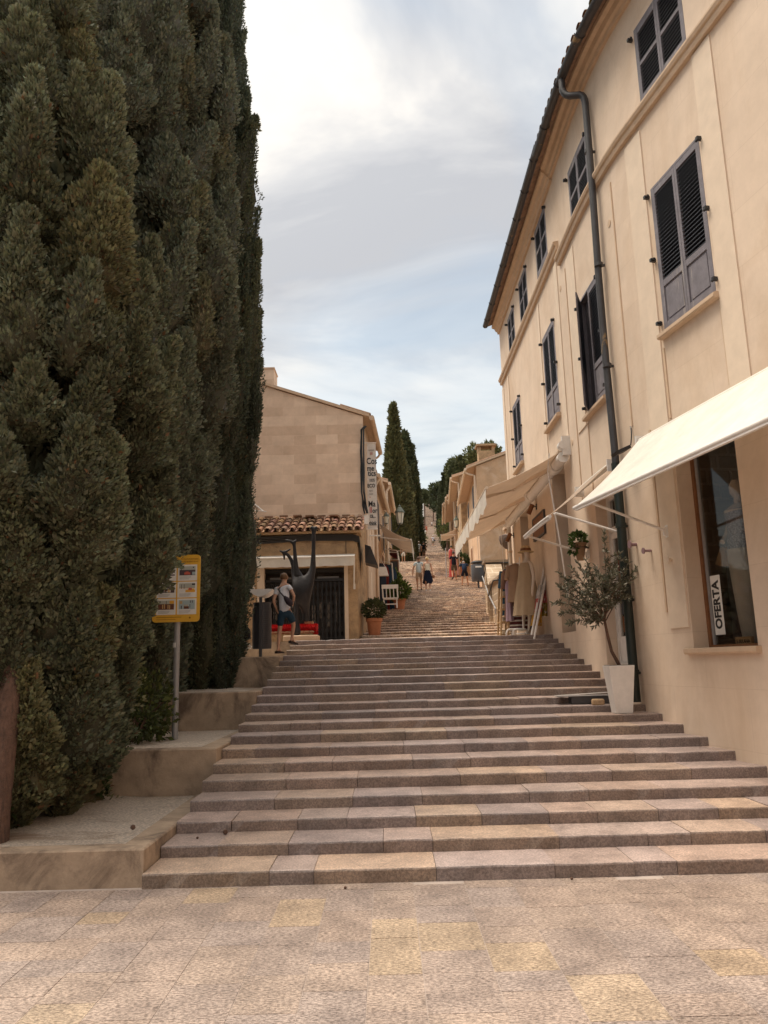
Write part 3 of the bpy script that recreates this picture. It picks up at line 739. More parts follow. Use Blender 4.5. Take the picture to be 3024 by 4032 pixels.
def leaf_ball(name, parent, c, r, n, l, w, col, up=.3, var=.3, sq=(1, 1, 1), mat=None, shell=.35):
    d = unit(n); rad = r * (shell + (1 - shell) * rng.random(n)) ** .5
    p = np.array(c) + d * rad[:, None] * np.array(sq)
    dr = d + np.array([0, 0, up]) + rng.normal(size=(n, 3)) * .5
    t = np.array(col) * (1 + (rng.random((n, 1)) - .5) * 2 * var)
    return kites(name, mat or m_leaf, parent, p, dr, l * (.7 + .6 * rng.random(n)), w * (.7 + .6 * rng.random(n)), t)
# flower pot hung on the wall between the door and the shop entrance
fp = thing('wall_flowerpot', 'small brown flowerpot with a green plant hanging on the cream wall', 'flowerpot', W(14.6, 3.2, 0))
mb = MB(); c = W(14.62, 3.1, .14); mb.lathe(c, [(.055, 0), (.10, .24), (.112, .245), (.112, .28), (.095, .28), (.09, .25), (.001, .25)], 18); mb.build('pot', M('aged_clay', (.30, .20, .12), .85, .2), fp, smooth=True)
mb = MB(); mb.tube([W(14.62, 3.3, .0), W(14.62, 3.3, .05)], .012, 6); mb.tube([W(14.62, 3.3, .14) + Vector((.118 * cos(t * pi / 8), .118 * sin(t * pi / 8), 0)) for t in range(17)], .006, 6); mb.build('ring', m_black, fp)
leaf_ball('plant', fp, c + Vector((-.02, 0, .33)), .12, 260, .07, .02, (.07, .12, .03), .2, .4)
leaf_ball('trailing_shoot', fp, c + Vector((-.10, -.03, .16)), .06, 60, .06, .02, (.06, .11, .03), -.4, .4)

# ------------------------------------------------------------------ things behind the shop window
of = thing('sale_notice', 'white upright notice with black letters stuck low in the shop window', 'sign', W(11.29, 1.83, -.28))
s_a, s_b, za, zb = 11.085, 11.265, 1.80, 2.47
gp = lambda s, z, o: W(s, z, o)
mb = MB(); mb.hexa([gp(s_a, za, -.228), gp(s_b, za, -.228), gp(s_b, za, -.231), gp(s_a, za, -.231), gp(s_a, zb, -.228), gp(s_b, zb, -.228), gp(s_b, zb, -.231), gp(s_a, zb, -.231)]); mb.build('card', m_paper, of)
rv = (W(10.2, 0, 0) - W(11.2, 0, 0)).normalized()
text_obj('OFERTA', .165, gp((s_a + s_b) / 2 + .0, (za + zb) / 2, -.2268), (0, 0, 1), -rv, m_black, of, sx=.90, bold=.006)
sk = thing('brand_block', 'small wooden block with dark lettering on the window floor', 'sign', W(10.62, 1.64, -.5))
b0, b1, bo = 10.71, 10.97, -.262
mb = MB(); fbox(mb, b0, b1, 1.664, 1.765, bo - .04, bo); mb.build('block', m_ltwood, sk)
text_obj('SURKANA', .058, W((b0 + b1) / 2, 1.714, bo + .002), rv, (0, 0, 1), m_black, sk, sx=.88)
mq = thing('mannequin', 'pale mannequin in a sequin top and white trousers behind the shop window', 'mannequin', W(10.75, 1.64, -.7))
cx = W(10.94, 0, -.47)
mb = MB(); mb.lathe((cx.x, cx.y, 0), [(r, 1.66 + (z - 1.66) * .74) for r, z in ((.12, 3.0), (.14, 3.32), (.125, 3.45), (.15, 3.62), (.17, 3.72), (.09, 3.8), (.045, 3.84), (.045, 3.92), (.08, 4.0), (.085, 4.1), (.05, 4.2))], 18, sy=.8)
mb.tube([cx + Vector((0, .17, 3.18)), cx + Vector((-.05, .24, 2.95)), cx + Vector((-.16, .16, 2.85))], [.045, .04, .03], 10); mb.build('body', m_manq, mq, smooth=True)
mb = MB(); mb.lathe((cx.x, cx.y, 0), [(r, 1.66 + (z - 1.66) * .74) for r, z in ((.175, 3.1), (.165, 3.25), (.15, 3.4), (.155, 3.55), (.168, 3.66), (.15, 3.74))], 22, sy=.85)
mb.build('sequin_top', M('sequins', (.30, .28, .33), .35, .75, 55, .8, 70, .01, .6, .3), mq, smooth=True)
mb = MB(); 
for dx in (-.0,): mb.lathe((cx.x - .02, cx.y - .02, 0), [(.10, 1.70), (.13, 2.0), (.165, 2.55), (.17, 2.74)], 24, sy=.9)
mb.build('trousers', M_cloth('white_linen', (.62, .58, .52), .15), mq, smooth=True)
cr = thing('clothes_rail', 'dark grey and lilac garments hanging at the back of the shop window', 'clothes', W(11.1, 1.64, -1.0))
for i, (s, o, c, z0_) in enumerate([(11.25, -.62, (.16, .14, .14), 1.75), (11.05, -.95, (.12, .09, .11), 1.72), (10.92, -1.05, (.17, .12, .18), 1.72), (11.4, -.9, (.07, .06, .06), 1.7)]):
    mb = MB(); cc = W(s, 0, o); n = 26
    prof = [(1, z0_), (1, 2.3), (.9, 2.9), (.35, 3.0)]
    vs = []; fs = []
    for (k, z) in prof:
        for j in range(n):
            t = 2 * pi * j / n; r = .13 * k * (1 + .18 * sin(7 * t)); vs.append((cc.x + r * cos(t), cc.y + r * sin(t), z))
    for i2 in range(3):
        for j in range(n): fs.append((i2 * n + j, i2 * n + (j + 1) % n, (i2 + 1) * n + (j + 1) % n, (i2 + 1) * n + j))
    mb.add(vs, fs); mb.build('garment', M_cloth('garment_cloth', c, .1), cr, smooth=True)
mb = MB(); mb.tube([W(10.8, 3.02, -.95), W(11.5, 3.02, -.75)], .012, 8); mb.build('rail', m_black, cr)
bx = thing('wicker_basket', 'tan wicker bag hanging among the garments in the shop window', 'bag', W(11.0, 2.6, -.5))
cc = W(11.22, 2.62, -.46); mb = MB(); mb.hexa([cc + Vector((-.12, .1, 0)), cc + Vector((.12, .1, 0)), cc + Vector((.12, -.1, -.05)), cc + Vector((-.12, -.1, -.05)), cc + Vector((-.05, .05, .2)), cc + Vector((.05, .05, .2)), cc + Vector((.05, -.08, .16)), cc + Vector((-.05, -.08, .16))]); mb.build('body', m_ltwood, bx)
mb = MB(); mb.tube(bez(cc + Vector((0, .03, .19)), cc + Vector((0, 0, .5)), cc + Vector((0, -.06, .16)), 8), .008, 6); mb.build('strap', m_wood, bx)

# ------------------------------------------------------------------ planter with the olive tree
pz = SZ[8]
pl = thing('white_planter', 'tall tapered white planter on the steps by the downpipe', 'planter', (2.93, 10.02, pz))
mb = MB()
mb.hexa([(2.825, 9.90, pz), (3.04, 9.90, pz), (3.04, 10.10, pz), (2.825, 10.10, pz), (2.765, 9.84, pz + .59), (3.09, 9.84, pz + .59), (3.09, 10.15, pz + .59), (2.765, 10.15, pz + .59)])
mb.build('pot', m_white, pl, bevel=.008)
mb = MB(); mb.box(2.785, 3.07, 9.86, 10.13, pz + .56, pz + .595); mb.build('soil', m_soil, pl)
ol = thing('olive_tree', 'young olive tree with sparse grey green leaves in the white planter', 'tree', (2.92, 10.0, pz + .58))
mb = MB(); base = Vector((2.95, 10.0, pz + .58)); fork = c6(1128, 880, 10.05)
trk = [base, c6(1205, 1220, 10.02), c6(1165, 1060, 10.04), fork]
mb.tube(trk, [.024, .021, .019, .016], 9)
twigs = []
tips = [(700, 470, -.1), (690, 600, .2), (660, 770, -.2), (740, 850, .1), (800, 960, -.1), (880, 380, .15), (960, 360, -.2), (1050, 420, .25), (1120, 560, -.1), (1135, 110, .0), (1180, 450, .2), (1260, 600, -.15), (1330, 640, .1), (1430, 440, .05), (1360, 380, .1), (930, 700, -.3), (850, 560, .3), (1020, 760, -.25), (1080, 940, .1), (960, 960, .2), (1250, 430, -.2), (1390, 700, .1), (760, 700, -.25), (1000, 540, -.3), (900, 880, -.3), (1180, 760, -.2), (1030, 1000, -.1), (820, 430, -.2), (1280, 300, .1)]
for (x, y, dy) in tips:
    t = c6(x, y, 10.05 + dy); st = fork.lerp(trk[2], random.random() * .4)
    if y < 200: md = c6(1160, 560, 10.05)
    elif x > 1300: md = c6(1270, 700, 10.1)
    else: md = st.lerp(t, .5) + Vector((random.uniform(-.05, .05), random.uniform(-.05, .05), random.uniform(.0, .10)))
    pts = bez(st, md, t, 9); mb.tube(pts, [.009 - .007 * i / 9 for i in range(10)], 5); twigs.append(pts)
    for k in (4, 6, 7):
        q = pts[k]; e = q + Vector((random.uniform(-.16, .16), random.uniform(-.16, .16), random.uniform(-.06, .15))); sub = bez(q, q.lerp(e, .5) + Vector((0, 0, .02)), e, 5)
        mb.tube(sub, [.004 - .002 * i / 5 for i in range(6)], 4); twigs.append(sub)
mb.build('trunk', m_bark, ol, smooth=True)
pp = []; dd = []
for tw in twigs:
    m = len(tw); L = sum((tw[i + 1] - tw[i]).length for i in range(m - 1)); cnt = int(L / .0078)
    for k in range(cnt):
        t = (.25 + .75 * random.random()) * (m - 1); i = min(int(t), m - 2); f = t - i
        q = tw[i].lerp(tw[i + 1], f); d = (tw[i + 1] - tw[i]).normalized() * .8 + Vector((random.gauss(0, .7), random.gauss(0, .7), random.gauss(.1, .6)))
        pp.append(q); dd.append(d)
pp = np.array([tuple(p) for p in pp]); dd = np.array([tuple(p) for p in dd]); n = len(pp)
br = rng.random((n, 1)); col = np.where(br > .3, np.array([[.11, .11, .07]]), np.array([[.26, .245, .19]])) * (.7 + .6 * rng.random((n, 1)))
kites('crown', M_leaf('olive_leaf', .5, .15), ol, pp, dd, .052 + .026 * rng.random(n), .0075 + .0035 * rng.random(n), col)
tr = thing('black_tray', 'dark grey shallow tray on the steps behind the white planter', 'tray', (2.6, 10.75, SZ[9]))
mb = MB(); mb.box(2.42, 2.98, 10.5, 10.68, SZ[9] + .01, SZ[9] + .105); mb.build('body', m_dgrey, tr, bevel=.004)
mb = MB(); mb.box(2.24, 2.99, 10.49, 10.69, SZ[9] + .107, SZ[9] + .116); mb.build('lid', m_grey, tr)
mb = MB(); mb.tube([(2.2, 10.5, SZ[9] + .122), (2.95, 10.53, SZ[9] + .150)], .008, 6); mb.build('rod', m_white, tr)
mb = MB(); mb.box(2.64, 2.80, 10.27, 10.36, SZ[8] + .086, SZ[8] + .165); o = mb.build('stone_block', m_oldwall, bevel=.02); tag(o, 'rough loose stone lying on a step left of the white planter', 'stone')
# ------------------------------------------------------------------ people
def person(label, feet, h=1.74, face=0.0, pose=None, top=None, bottom='shorts', topc=(.5, .5, .5), botc=(.1, .1, .1), hair=(.08, .05, .03), skin=None, sleeve=.5, shoe=(.03, .03, .03), hairlen='short', hat=None, bald=False, fem=False, group='people walking on the steps', fingers=True, extra=None, slim=1.0):
    """standing figure, looking along +Y at face=0; pose overrides joints (metres for a 1.75 m body)"""
    k = h / 1.75
    sh = .165 if fem else .185; hp = .095
    J = dict(pelvis=(0, 0, .95), waist=(0, .0, 1.10), chest=(0, .0, 1.30), neckb=(0, -.005, 1.47), neck=(0, .015, 1.535), headlo=(0, .035, 1.60), headmid=(0, .025, 1.67), headtop=(0, .015, 1.715),
             nose=(0, .125, 1.635), shL=(-sh, 0, 1.42), shR=(sh, 0, 1.42), elL=(-sh - .055, -.03, 1.13), elR=(sh + .055, -.03, 1.13), wrL=(-sh - .06, .04, .88), wrR=(sh + .06, .04, .88),
             hipL=(-hp, 0, .90), hipR=(hp, 0, .90), knL=(-hp - .01, .02, .49), knR=(hp + .01, .02, .49), anL=(-hp - .01, -.03, .085), anR=(hp + .01, -.03, .085), toL=(-hp - .03, .13, .03), toR=(hp + .03, .13, .03))
    for a, v in (pose or {}).items(): J[a] = v
    J = {a: Vector(v) for a, v in J.items()}
    low = min(J['anL'].z - .085, J['anR'].z - .085)
    for a in J: J[a] = Vector((J[a].x, J[a].y, J[a].z - low))
    names = list(J.keys()); R = dict(pelvis=(.135, .105), waist=(.125, .095), chest=(.145, .105), neckb=(.075, .07), neck=(.052, .052), headlo=(.064, .075), headmid=(.08, .095), headtop=(.05, .06), nose=.010,
             shL=.058, shR=.058, elL=.040, elR=.040, wrL=.028, wrR=.028, hipL=.085, hipR=.085, knL=.056, knR=.056, anL=.036, anR=.036, toL=.030, toR=.030)
    nodes = [J[a] for a in names]; rad = [R[a] for a in names]; ix = {a: i for i, a in enumerate(names)}
    rad = [tuple(x * slim for x in r) if isinstance(r, tuple) else r * slim for r in rad]
    E = [('pelvis', 'waist'), ('waist', 'chest'), ('chest', 'neckb'), ('neckb', 'neck'), ('neck', 'headlo'), ('headlo', 'headmid'), ('headmid', 'headtop'), ('headlo', 'nose'), ('neckb', 'shL'), ('neckb', 'shR'), ('shL', 'elL'), ('shR', 'elR'), ('elL', 'wrL'), ('elR', 'wrR'),
         ('pelvis', 'hipL'), ('pelvis', 'hipR'), ('hipL', 'knL'), ('hipR', 'knR'), ('knL', 'anL'), ('knR', 'anR'), ('anL', 'toL'), ('anR', 'toR')]
    edges = [(ix[a], ix[b]) for a, b in E]
    def addn(p, r, par): nodes.append(p); rad.append(r); edges.append((par, len(nodes) - 1)); return len(nodes) - 1
    for sd in ('L', 'R'):              # heels, hands with a thumb and four fingers
        an, to = J['an' + sd], J['to' + sd]; f = (to - an); f.z = 0; f.normalize()
        addn(an - f * .045 - Vector((0, 0, .045)), .03, ix['an' + sd])
        w, e = J['wr' + sd], J['el' + sd]; d = (w - e).normalized(); fw = Vector((0, 1, 0)) - d * d.y
        fw = fw.normalized() if fw.length > .1 else Vector((1, 0, 0)); pd = d.cross(fw)
        pal = addn(w + d * .055, (.030, .022), ix['wr' + sd]); pal2 = addn(w + d * .09, (.032, .018), pal)
        if fingers:
            for i, (o, l) in enumerate(((-.028, .062), (-.010, .075), (.010, .08), (.028, .07))):
                b = w + d * .10 + fw * o; q = addn(b + d * l * .5 + pd * .004, .0088, pal2); addn(b + d * l * .85 + pd * .022 * (1 if sd == 'L' else -1), .0075, q)
            q = addn(w + d * .06 + fw * .045, .0105, pal); addn(w + d * .10 + fw * .058, .009, q)
        else: addn(w + d * .17, .014, pal2)
    root = thing('person', label, 'person', feet, group)
    rotm = Matrix.Rotation(face, 4, 'Z') @ Matrix.Scale(k, 4)
    def put(me, name, mat, par=root):
        me.transform(rotm); me.materials.clear(); o = link_mesh(name, me, mat, par, world=False); return o
    put(skin_mesh(nodes, edges, rad, 1, 0), 'body', skin or m_skin)
    def cloth_skin(name, js, es, rs, mat, sub=1): return put(skin_mesh(js, es, rs, sub, 0), name, mat)
    if top:
        mat = M_cloth('top_cloth', topc, .08)
        a = .5 if top == 'tee' else 0
        js = [J['pelvis'] - Vector((0, 0, .10)), J['waist'], J['chest'], J['neckb'] - Vector((0, 0, .02))]; rs = [(.168, .138), (.158, .128), (.168, .128), (.092, .085)]; es = [(0, 1), (1, 2), (2, 3)]
        for sd in ('L', 'R'):
            s, e = J['sh' + sd], J['el' + sd]
            if top == 'tee':
                js += [s, s.lerp(e, sleeve * .7), s.lerp(e, sleeve)]; n = len(js); rs += [.075, .066, .064]; es += [(3, n - 3), (n - 3, n - 2), (n - 2, n - 1)]
            else:
                js += [s * .72 + J['neckb'] * .28]; rs += [.06]; es += [(3, len(js) - 1)]
        rs = [tuple(x * slim for x in r) if isinstance(r, tuple) else r * slim for r in rs]
        cloth_skin('shirt', js, es, rs, mat)
    if bottom == 'shorts' or bottom == 'long':
        mat = M_cloth('bottom_cloth', botc, .05); fr = .80 if bottom == 'shorts' else 1.85
        js = [J['waist'].lerp(J['pelvis'], .4), J['pelvis'] - Vector((0, 0, .01))]; rs = [(.142, .112), (.152, .124)]; es = [(0, 1)]
        for sd in ('L', 'R'):
            hpj, kn, an = J['hip' + sd], J['kn' + sd], J['an' + sd]
            js += [hpj - Vector((0, 0, .02)), hpj.lerp(kn, .5), hpj.lerp(kn, min(fr, 1))]; n = len(js); rs += [.105, .096, .088]; es += [(1, n - 3), (n - 3, n - 2), (n - 2, n - 1)]
            if bottom == 'long': js += [kn.lerp(an, .8)]; rs += [.055]; es += [(n - 1, n)]
        rs = [tuple(x * slim for x in r) if isinstance(r, tuple) else r * slim for r in rs]
        cloth_skin('shorts' if bottom == 'shorts' else 'trousers', js, es, rs, mat)
    elif bottom in ('skirt', 'dress'):
        mb = MB(); n = 40; z0_, z1_ = (.44, 1.06) if bottom == 'skirt' else (.2, 1.06); vs = []; fs = []
        for i in range(9):
            t = i / 8
            for j in range(n):
                an_ = 2 * pi * j / n; r = (.135 + (.25 - .135) * t ** .8) * (1 + .11 * t * sin(an_ * 7 + .6) + .05 * t * sin(an_ * 3)); zz = z1_ + (z0_ - z1_) * t + (.09 * sin(an_ * 2 + .5) * t if bottom == 'skirt' else 0)
                vs.append((J['pelvis'].x + r * cos(an_), J['pelvis'].y + r * .82 * sin(an_), zz))
        for i in range(8):
            for j in range(n): fs.append((i * n + j, i * n + (j + 1) % n, (i + 1) * n + (j + 1) % n, (i + 1) * n + j))
        me = bpy.data.meshes.new('skirt'); me.from_pydata(vs, [], fs); me.polygons.foreach_set('use_smooth', [True] * len(fs)); put(me, 'skirt' if bottom == 'skirt' else 'dress_skirt', M_cloth('skirt_cloth', botc, .05))
    hd = J['headmid']; dv = (J['headtop'] - J['headlo']); up = Vector((0, 0, 1)); lean = Vector((dv.x, dv.y, 0)) * .3
    if not bald:
        mb = MB(); n, m = 22, 12; vs = []; fs = []
        for i in range(m + 1):
            for j in range(n):
                th = pi * .72 * i / m; ph = 2 * pi * j / n
                front = max(0, sin(ph)); lim = 1 - .42 * front
                t2 = th * lim; r = 1 + .05 * sin(9 * ph + 3 * th)
                p = Vector((.088 * sin(t2) * cos(ph) * r, .105 * sin(t2) * sin(ph) * r - .004, .092 * cos(t2) * r)); vs.append(hd + p + Vector((0, 0, .008)) + lean * (p.z))
        for i in range(m):
            for j in range(n): fs.append((i * n + j, i * n + (j + 1) % n, (i + 1) * n + (j + 1) % n, (i + 1) * n + j))
        fs.append(tuple(m * n + j for j in range(n)))
        me = bpy.data.meshes.new('hair'); me.from_pydata(vs, [], fs); me.polygons.foreach_set('use_smooth', [True] * len(fs))
        hm = M('hair_strands', hair, .6, .3, 60, .5, 130, .004, .3)
        ho = put(me, 'hair', hm)
        if hairlen == 'bun':
            b = MB(); b.ball(tuple(hd + Vector((0, -.09, .06))), .045, 12, 8); me = bpy.data.meshes.new('bun'); me.from_pydata(b.v, [], b.f); me.polygons.foreach_set('use_smooth', [True] * len(b.f)); put(me, 'hair_bun', hm)
        if hairlen == 'long':
            b = MB(); b.lathe((hd.x, hd.y - .04, hd.z), [(.06, -.26), (.085, -.15), (.09, 0)], 14, sy=.6); me = bpy.data.meshes.new('tail'); me.from_pydata(b.v, [], b.f); me.polygons.foreach_set('use_smooth', [True] * len(b.f)); put(me, 'long_hair', hm)
    for sx in (-1, 1):                  # ears
        b = MB(); b.ball((hd.x + sx * .084, hd.y + .0, hd.z - .02), .022, 8, 6, sx=.45, sy=.8, sz=1.3); me = bpy.data.meshes.new('ear'); me.from_pydata(b.v, [], b.f); me.polygons.foreach_set('use_smooth', [True] * len(b.f)); put(me, 'ear', skin or m_skin)
    if hat:
        b = MB(); b.lathe(tuple(hd + Vector((0, 0, .03))), [(.15 if hat == 'brim' else .10, .0), (.105, .012), (.10, .05), (.07, .085), (.01, .095)], 18, sy=1.15)
        if hat == 'cap': b.box(hd.x - .06, hd.x + .06, hd.y + .08, hd.y + .19, hd.z + .03, hd.z + .04)
        me = bpy.data.meshes.new('hat'); me.from_pydata(b.v, [], b.f); put(me, 'hat', plain('hat_cloth', (.6, .56, .5)))
    for sd in ('L', 'R'):
        an, to = J['an' + sd], J['to' + sd]; f = (to - an); f.z = 0; f.normalize(); r_ = Vector((f.y, -f.x, 0)); z = to.z - .03
        b = MB(); pitch = Vector((0, 0, (an.z - .085 - z)))
        c0 = an - f * .075; 
        pts = [c0 - r_ * .036, c0 + r_ * .036, to + f * .05 + r_ * .045, to + f * .05 - r_ * .045]
        lo = [Vector((p.x, p.y, z if i > 1 else an.z - .088)) for i, p in enumerate(pts)]; b.hexa(lo + [p + Vector((0, 0, .03 if i > 1 else .055)) for i, p in enumerate(lo)])
        me = bpy.data.meshes.new('shoe'); me.from_pydata(b.v, [], b.f); put(me, 'shoe', plain('shoe_leather', shoe))
    return root, J, rotm
def add_part(root, mb, name, mat, rotm=None, smooth=True):
    me = bpy.data.meshes.new(name); me.from_pydata(mb.v, [], mb.f)
    if rotm is not None: me.transform(rotm)
    if smooth: me.polygons.foreach_set('use_smooth', [True] * len(me.polygons))
    return link_mesh(name, me, mat, root, world=False)

# ------------------------------------------------------------------ the boy on the planter edge
bY = 13.5; B = lambda x, y, dy=0: c7(x, y, bY + dy)
foot = B(545, 1375); k_ = 1.38 / 1.75
def jl(x, y, dy=0):
    p = (B(x, y, dy) - foot) / k_; return (p.x, p.y, p.z)
bp = dict(pelvis=jl(640, 800), waist=jl(632, 690, .02), chest=jl(612, 540, .04), neckb=jl(612, 410, .08), neck=jl(622, 372, .10), headlo=jl(628, 335, .13), headmid=jl(620, 295, .125), headtop=jl(612, 262, .11), nose=jl(668, 325, .19),
          shL=jl(520, 480, .02), shR=jl(688, 418, .05), elL=jl(466, 640, -.04), elR=jl(768, 570, -.02), wrL=jl(500, 735, .02), wrR=jl(752, 650, .08),
          hipL=jl(580, 830), hipR=jl(708, 825), knL=jl(558, 1060, .03), knR=jl(762, 985, .10), anL=jl(533, 1345, -.02), anR=jl(730, 1195, .12), toL=jl(585, 1378, .08), toR=jl(785, 1255, .24))
boy, J, rm = person('boy in a white tee and teal shorts with a black sling bag, stepping up', foot - Vector((0, 0, 0)), 1.38, 0, bp, 'tee', 'shorts', (.66, .67, .72), (.028, .055, .085), (.14, .075, .035), m_skin, .48, (.03, .02, .018), group='boy', slim=.93)
del boy['group']
def JB(x, y, dy): 
    p = B(x, y, dy) - foot; return p
mb = MB(); mb.tube([JB(535, 440, -.10), JB(575, 500, -.135), JB(630, 560, -.15)], .013, 8); mb.tube([JB(535, 440, -.10), JB(560, 415, .02), JB(600, 420, .14)], .012, 8); mb.tube([JB(720, 690, -.12), JB(748, 700, .02)], .012, 8)
o = mb.v; add_part(boy, mb, 'bag_strap', m_black)
mb = MB(); a, b = JB(622, 545, -.155), JB(735, 680, -.13); d = (b - a); mb.tube([a, a + d * .25, a + d * .6, a + d * .9, b + Vector((.005, 0, 0))], [.018, .042, .056, .045, .02], 12); add_part(boy, mb, 'sling_bag', plain('bag_cloth', (.03, .022, .03), .8))
mb = MB(); w = Vector(J['wrR']) * k_; mb.lathe(tuple(w + Vector((0, 0, -.0))), [(.026, -.012), (.031, -.01), (.031, .01), (.026, .012)], 12); add_part(boy, mb, 'watch', m_black)
# ------------------------------------------------------------------ street profile
PROF = [(19, 2.10), (24, 2.9), (30, 3.78), (37, 4.88), (44, 6.02), (50, 7.45), (54, 8.35), (70, 11.0), (105, 16.9), (125, 21.2), (215, 38.5), (320, 64.5), (420, 88)]
def street_z(Y):
    for (a, za), (b, zb) in zip(PROF[:-1], PROF[1:]):
        if a <= Y <= b: return za + (zb - za) * (Y - a) / (b - a)
    return 2.05
LE = [(19, -.62), (30, .0), (37, .32), (50, .9), (110, 5.0), (420, 23)]; RE = [(19, 2.75), (24, 3.2), (37, 4.64), (50, 5.25), (110, 9.4), (420, 27.4)]
def edge(T, Y):
    for (a, xa), (b, xb) in zip(T[:-1], T[1:]):
        if a <= Y <= b: return xa + (xb - xa) * (Y - a) / (b - a)
    return T[0][1] if Y < T[0][0] else T[-1][1]
def on_street(x, y):
    d = ray(x, y); best = None
    for i in range(380, 6400):
        Y = i * .05; p = CAM + d * (Y / d.y)
        if p.z <= street_z(Y) : best = p; break
    return Vector((best.x, best.y, street_z(best.y)))
OLDS = [(.27, .195, .145), (.30, .215, .16), (.25, .185, .145), (.32, .235, .17), (.23, .172, .14), (.28, .215, .168)]
PALE = [(.36, .28, .215), (.39, .31, .24), (.34, .26, .205)]
mb = MB(); Y = 19.0; z = street_z(19.0)
YS = []
while Y < 100:
    r = .092 if Y < 60 else .13
    z2_ = z + r
    Yn = Y
    while street_z(Yn) < z2_ and Yn < 130: Yn += .01
    land = 50.2 < Y < 54.5
    def pal(land=land):
        c = random.choice(PALE if land or random.random() < .2 else OLDS); k = random.uniform(.8, 1.2); return tuple(v * k for v in c)
    xl, xr = edge(LE, Y) - (.25 if Y > 21 else .06), edge(RE, Y) + .3
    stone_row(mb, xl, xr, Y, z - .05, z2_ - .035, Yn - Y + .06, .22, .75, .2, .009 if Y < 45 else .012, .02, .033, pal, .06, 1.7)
    Y, z = Yn, z2_
tag(mb.build('upper_steps', m_cobble), kind='structure')
mb = MB()
while Y < 400:
    r = .22; z2_ = z + r; Yn = Y
    while street_z(Yn) < z2_: Yn += .02
    def pal2():
        c = random.choice(OLDS); k = random.uniform(.8, 1.1); return tuple(v * k for v in c)
    stone_row(mb, edge(LE, Y) - .2, edge(RE, Y) + .3, Y, z - .05, z2_ - .03, Yn - Y + .1, .5, 1.6, .2, .015, .03, .03, pal2, 0)
    Y, z = Yn, z2_
tag(mb.build('far_steps', m_cobble), kind='structure')
# hillside under the houses and trees
mb = MB(); ys = list(np.linspace(19.6, 420, 90)); xs = [-260, -120, -60, -30, -14, -6, -2, 0, 2, 6, 14, 30, 60, 120, 260]
vs = []; fs = []
for y in ys:
    c = (edge(LE, y) + edge(RE, y)) / 2
    for x in xs:
        h = street_z(y) - .35 + (max(0, abs(x) - 2) ** .8) * -.10 * (1 if y > 60 else 0) + 0
        vs.append((c + x, y, h))
for j in range(len(ys) - 1):
    for i in range(len(xs) - 1): a = j * len(xs) + i; fs.append((a, a + 1, a + 1 + len(xs), a + len(xs)))
mb.add(vs, fs)
m_scrub = M('hillside_scrub', (.075, .075, .035), .95, .4, .8, 1.0, 3, .3, stain=(.20, .15, .09), stscale=.5)
tag(mb.build('hillside', m_scrub, smooth=True), kind='structure')

# ------------------------------------------------------------------ left house with the corner shop
FY, GY = 19.5, 21.0
lh = thing('corner_house', 'sandstone gabled house with a small tiled shop annex at the left of the stairs', 'building', (-2.5, FY, 2.05))
A = lambda x, y: zq1(x, y, FY); G = lambda x, y: zq1(x, y, GY)
cx_ = A(846, 1700).x; gx = G(888, 700).x
ztop = A(400, 1300).z; zg0, zg1 = 2.05, A(182, 1552).z
gx0, gx1 = A(165, 1700).x, A(750, 1700).x
def wall_front(mb, x0, x1, z0, z1_, y, holes, dp):
    xs = sorted({x0, x1} | {v for h in holes for v in h[:2]}); zs = sorted({z0, z1_} | {v for h in holes for v in h[2:]})
    for a, b in zip(xs[:-1], xs[1:]):
        for c, d in zip(zs[:-1], zs[1:]):
            if any(h[0] <= a + 1e-6 and b <= h[1] + 1e-6 and h[2] <= c + 1e-6 and d <= h[3] + 1e-6 for h in holes): continue
            mb.add([(a, y, c), (b, y, c), (b, y, d), (a, y, d)], [(0, 1, 2, 3)])
    for (a, b, c, d) in holes:
        mb.add([(a, y, c), (a, y + dp, c), (a, y + dp, d), (a, y, d)], [(0, 1, 2, 3)]); mb.add([(b, y, c), (b, y + dp, c), (b, y + dp, d), (b, y, d)], [(3, 2, 1, 0)])
        mb.add([(a, y, d), (b, y, d), (b, y + dp, d), (a, y + dp, d)], [(0, 1, 2, 3)]); mb.add([(a, y, c), (b, y, c), (b, y + dp, c), (a, y + dp, c)], [(3, 2, 1, 0)])
mb = MB(); wall_front(mb, -7.5, cx_, 1.7, ztop, FY, [(gx0, gx1, zg0, zg1 + .02)], .28)
mb.add([(cx_, FY, 1.7), (gx + .02, GY + .1, 1.7), (gx + .02, GY + .1, ztop + .62), (cx_, FY, ztop)], [(0, 1, 2, 3)])
mb.add([(-7.5, FY, ztop), (cx_, FY, ztop), (cx_, GY, ztop), (-7.5, GY, ztop)], [(0, 1, 2, 3)])
mb.build('shop_wall', m_oldwall, lh)
mb = MB()
for (a, b) in [(gx0 - .17, gx0 + .005), (gx1 - .005, gx1 + .09)]: mb.box(a, b, FY - .02, FY + .12, zg0, zg1 + .1)
mb.box(gx0 - .17, gx1 + .09, FY - .021, FY + .12, zg1 + .1, zg1 + .22)
mb.build('door_surround', m_trim, lh)
mb = MB(); mb.box(gx0 - .3, gx1 + .3, FY + 1.1, FY + 1.15, 1.9, 4.4); mb.box(gx0 - .35, gx0 - .3, FY + .28, FY + 1.1, 1.9, 4.4); mb.box(gx1 + .3, gx1 + .35, FY + .28, FY + 1.1, 1.9, 4.4); mb.box(gx0 - .3, gx1 + .3, FY + .28, FY + 1.1, 4.4, 4.42)
mb.build('dark_shop', M('shop_interior', (.13, .11, .10), .9, .6, 4), lh)
gate = MB(); nb = 18; gz0, gz1 = zg0 + .02, zg1 - .33
for i in range(nb + 1):
    x = gx0 + .03 + (gx1 - gx0 - .06) * i / nb; gate.box(x - .016, x + .016, FY + .13, FY + .16, gz0, gz1 + .02)
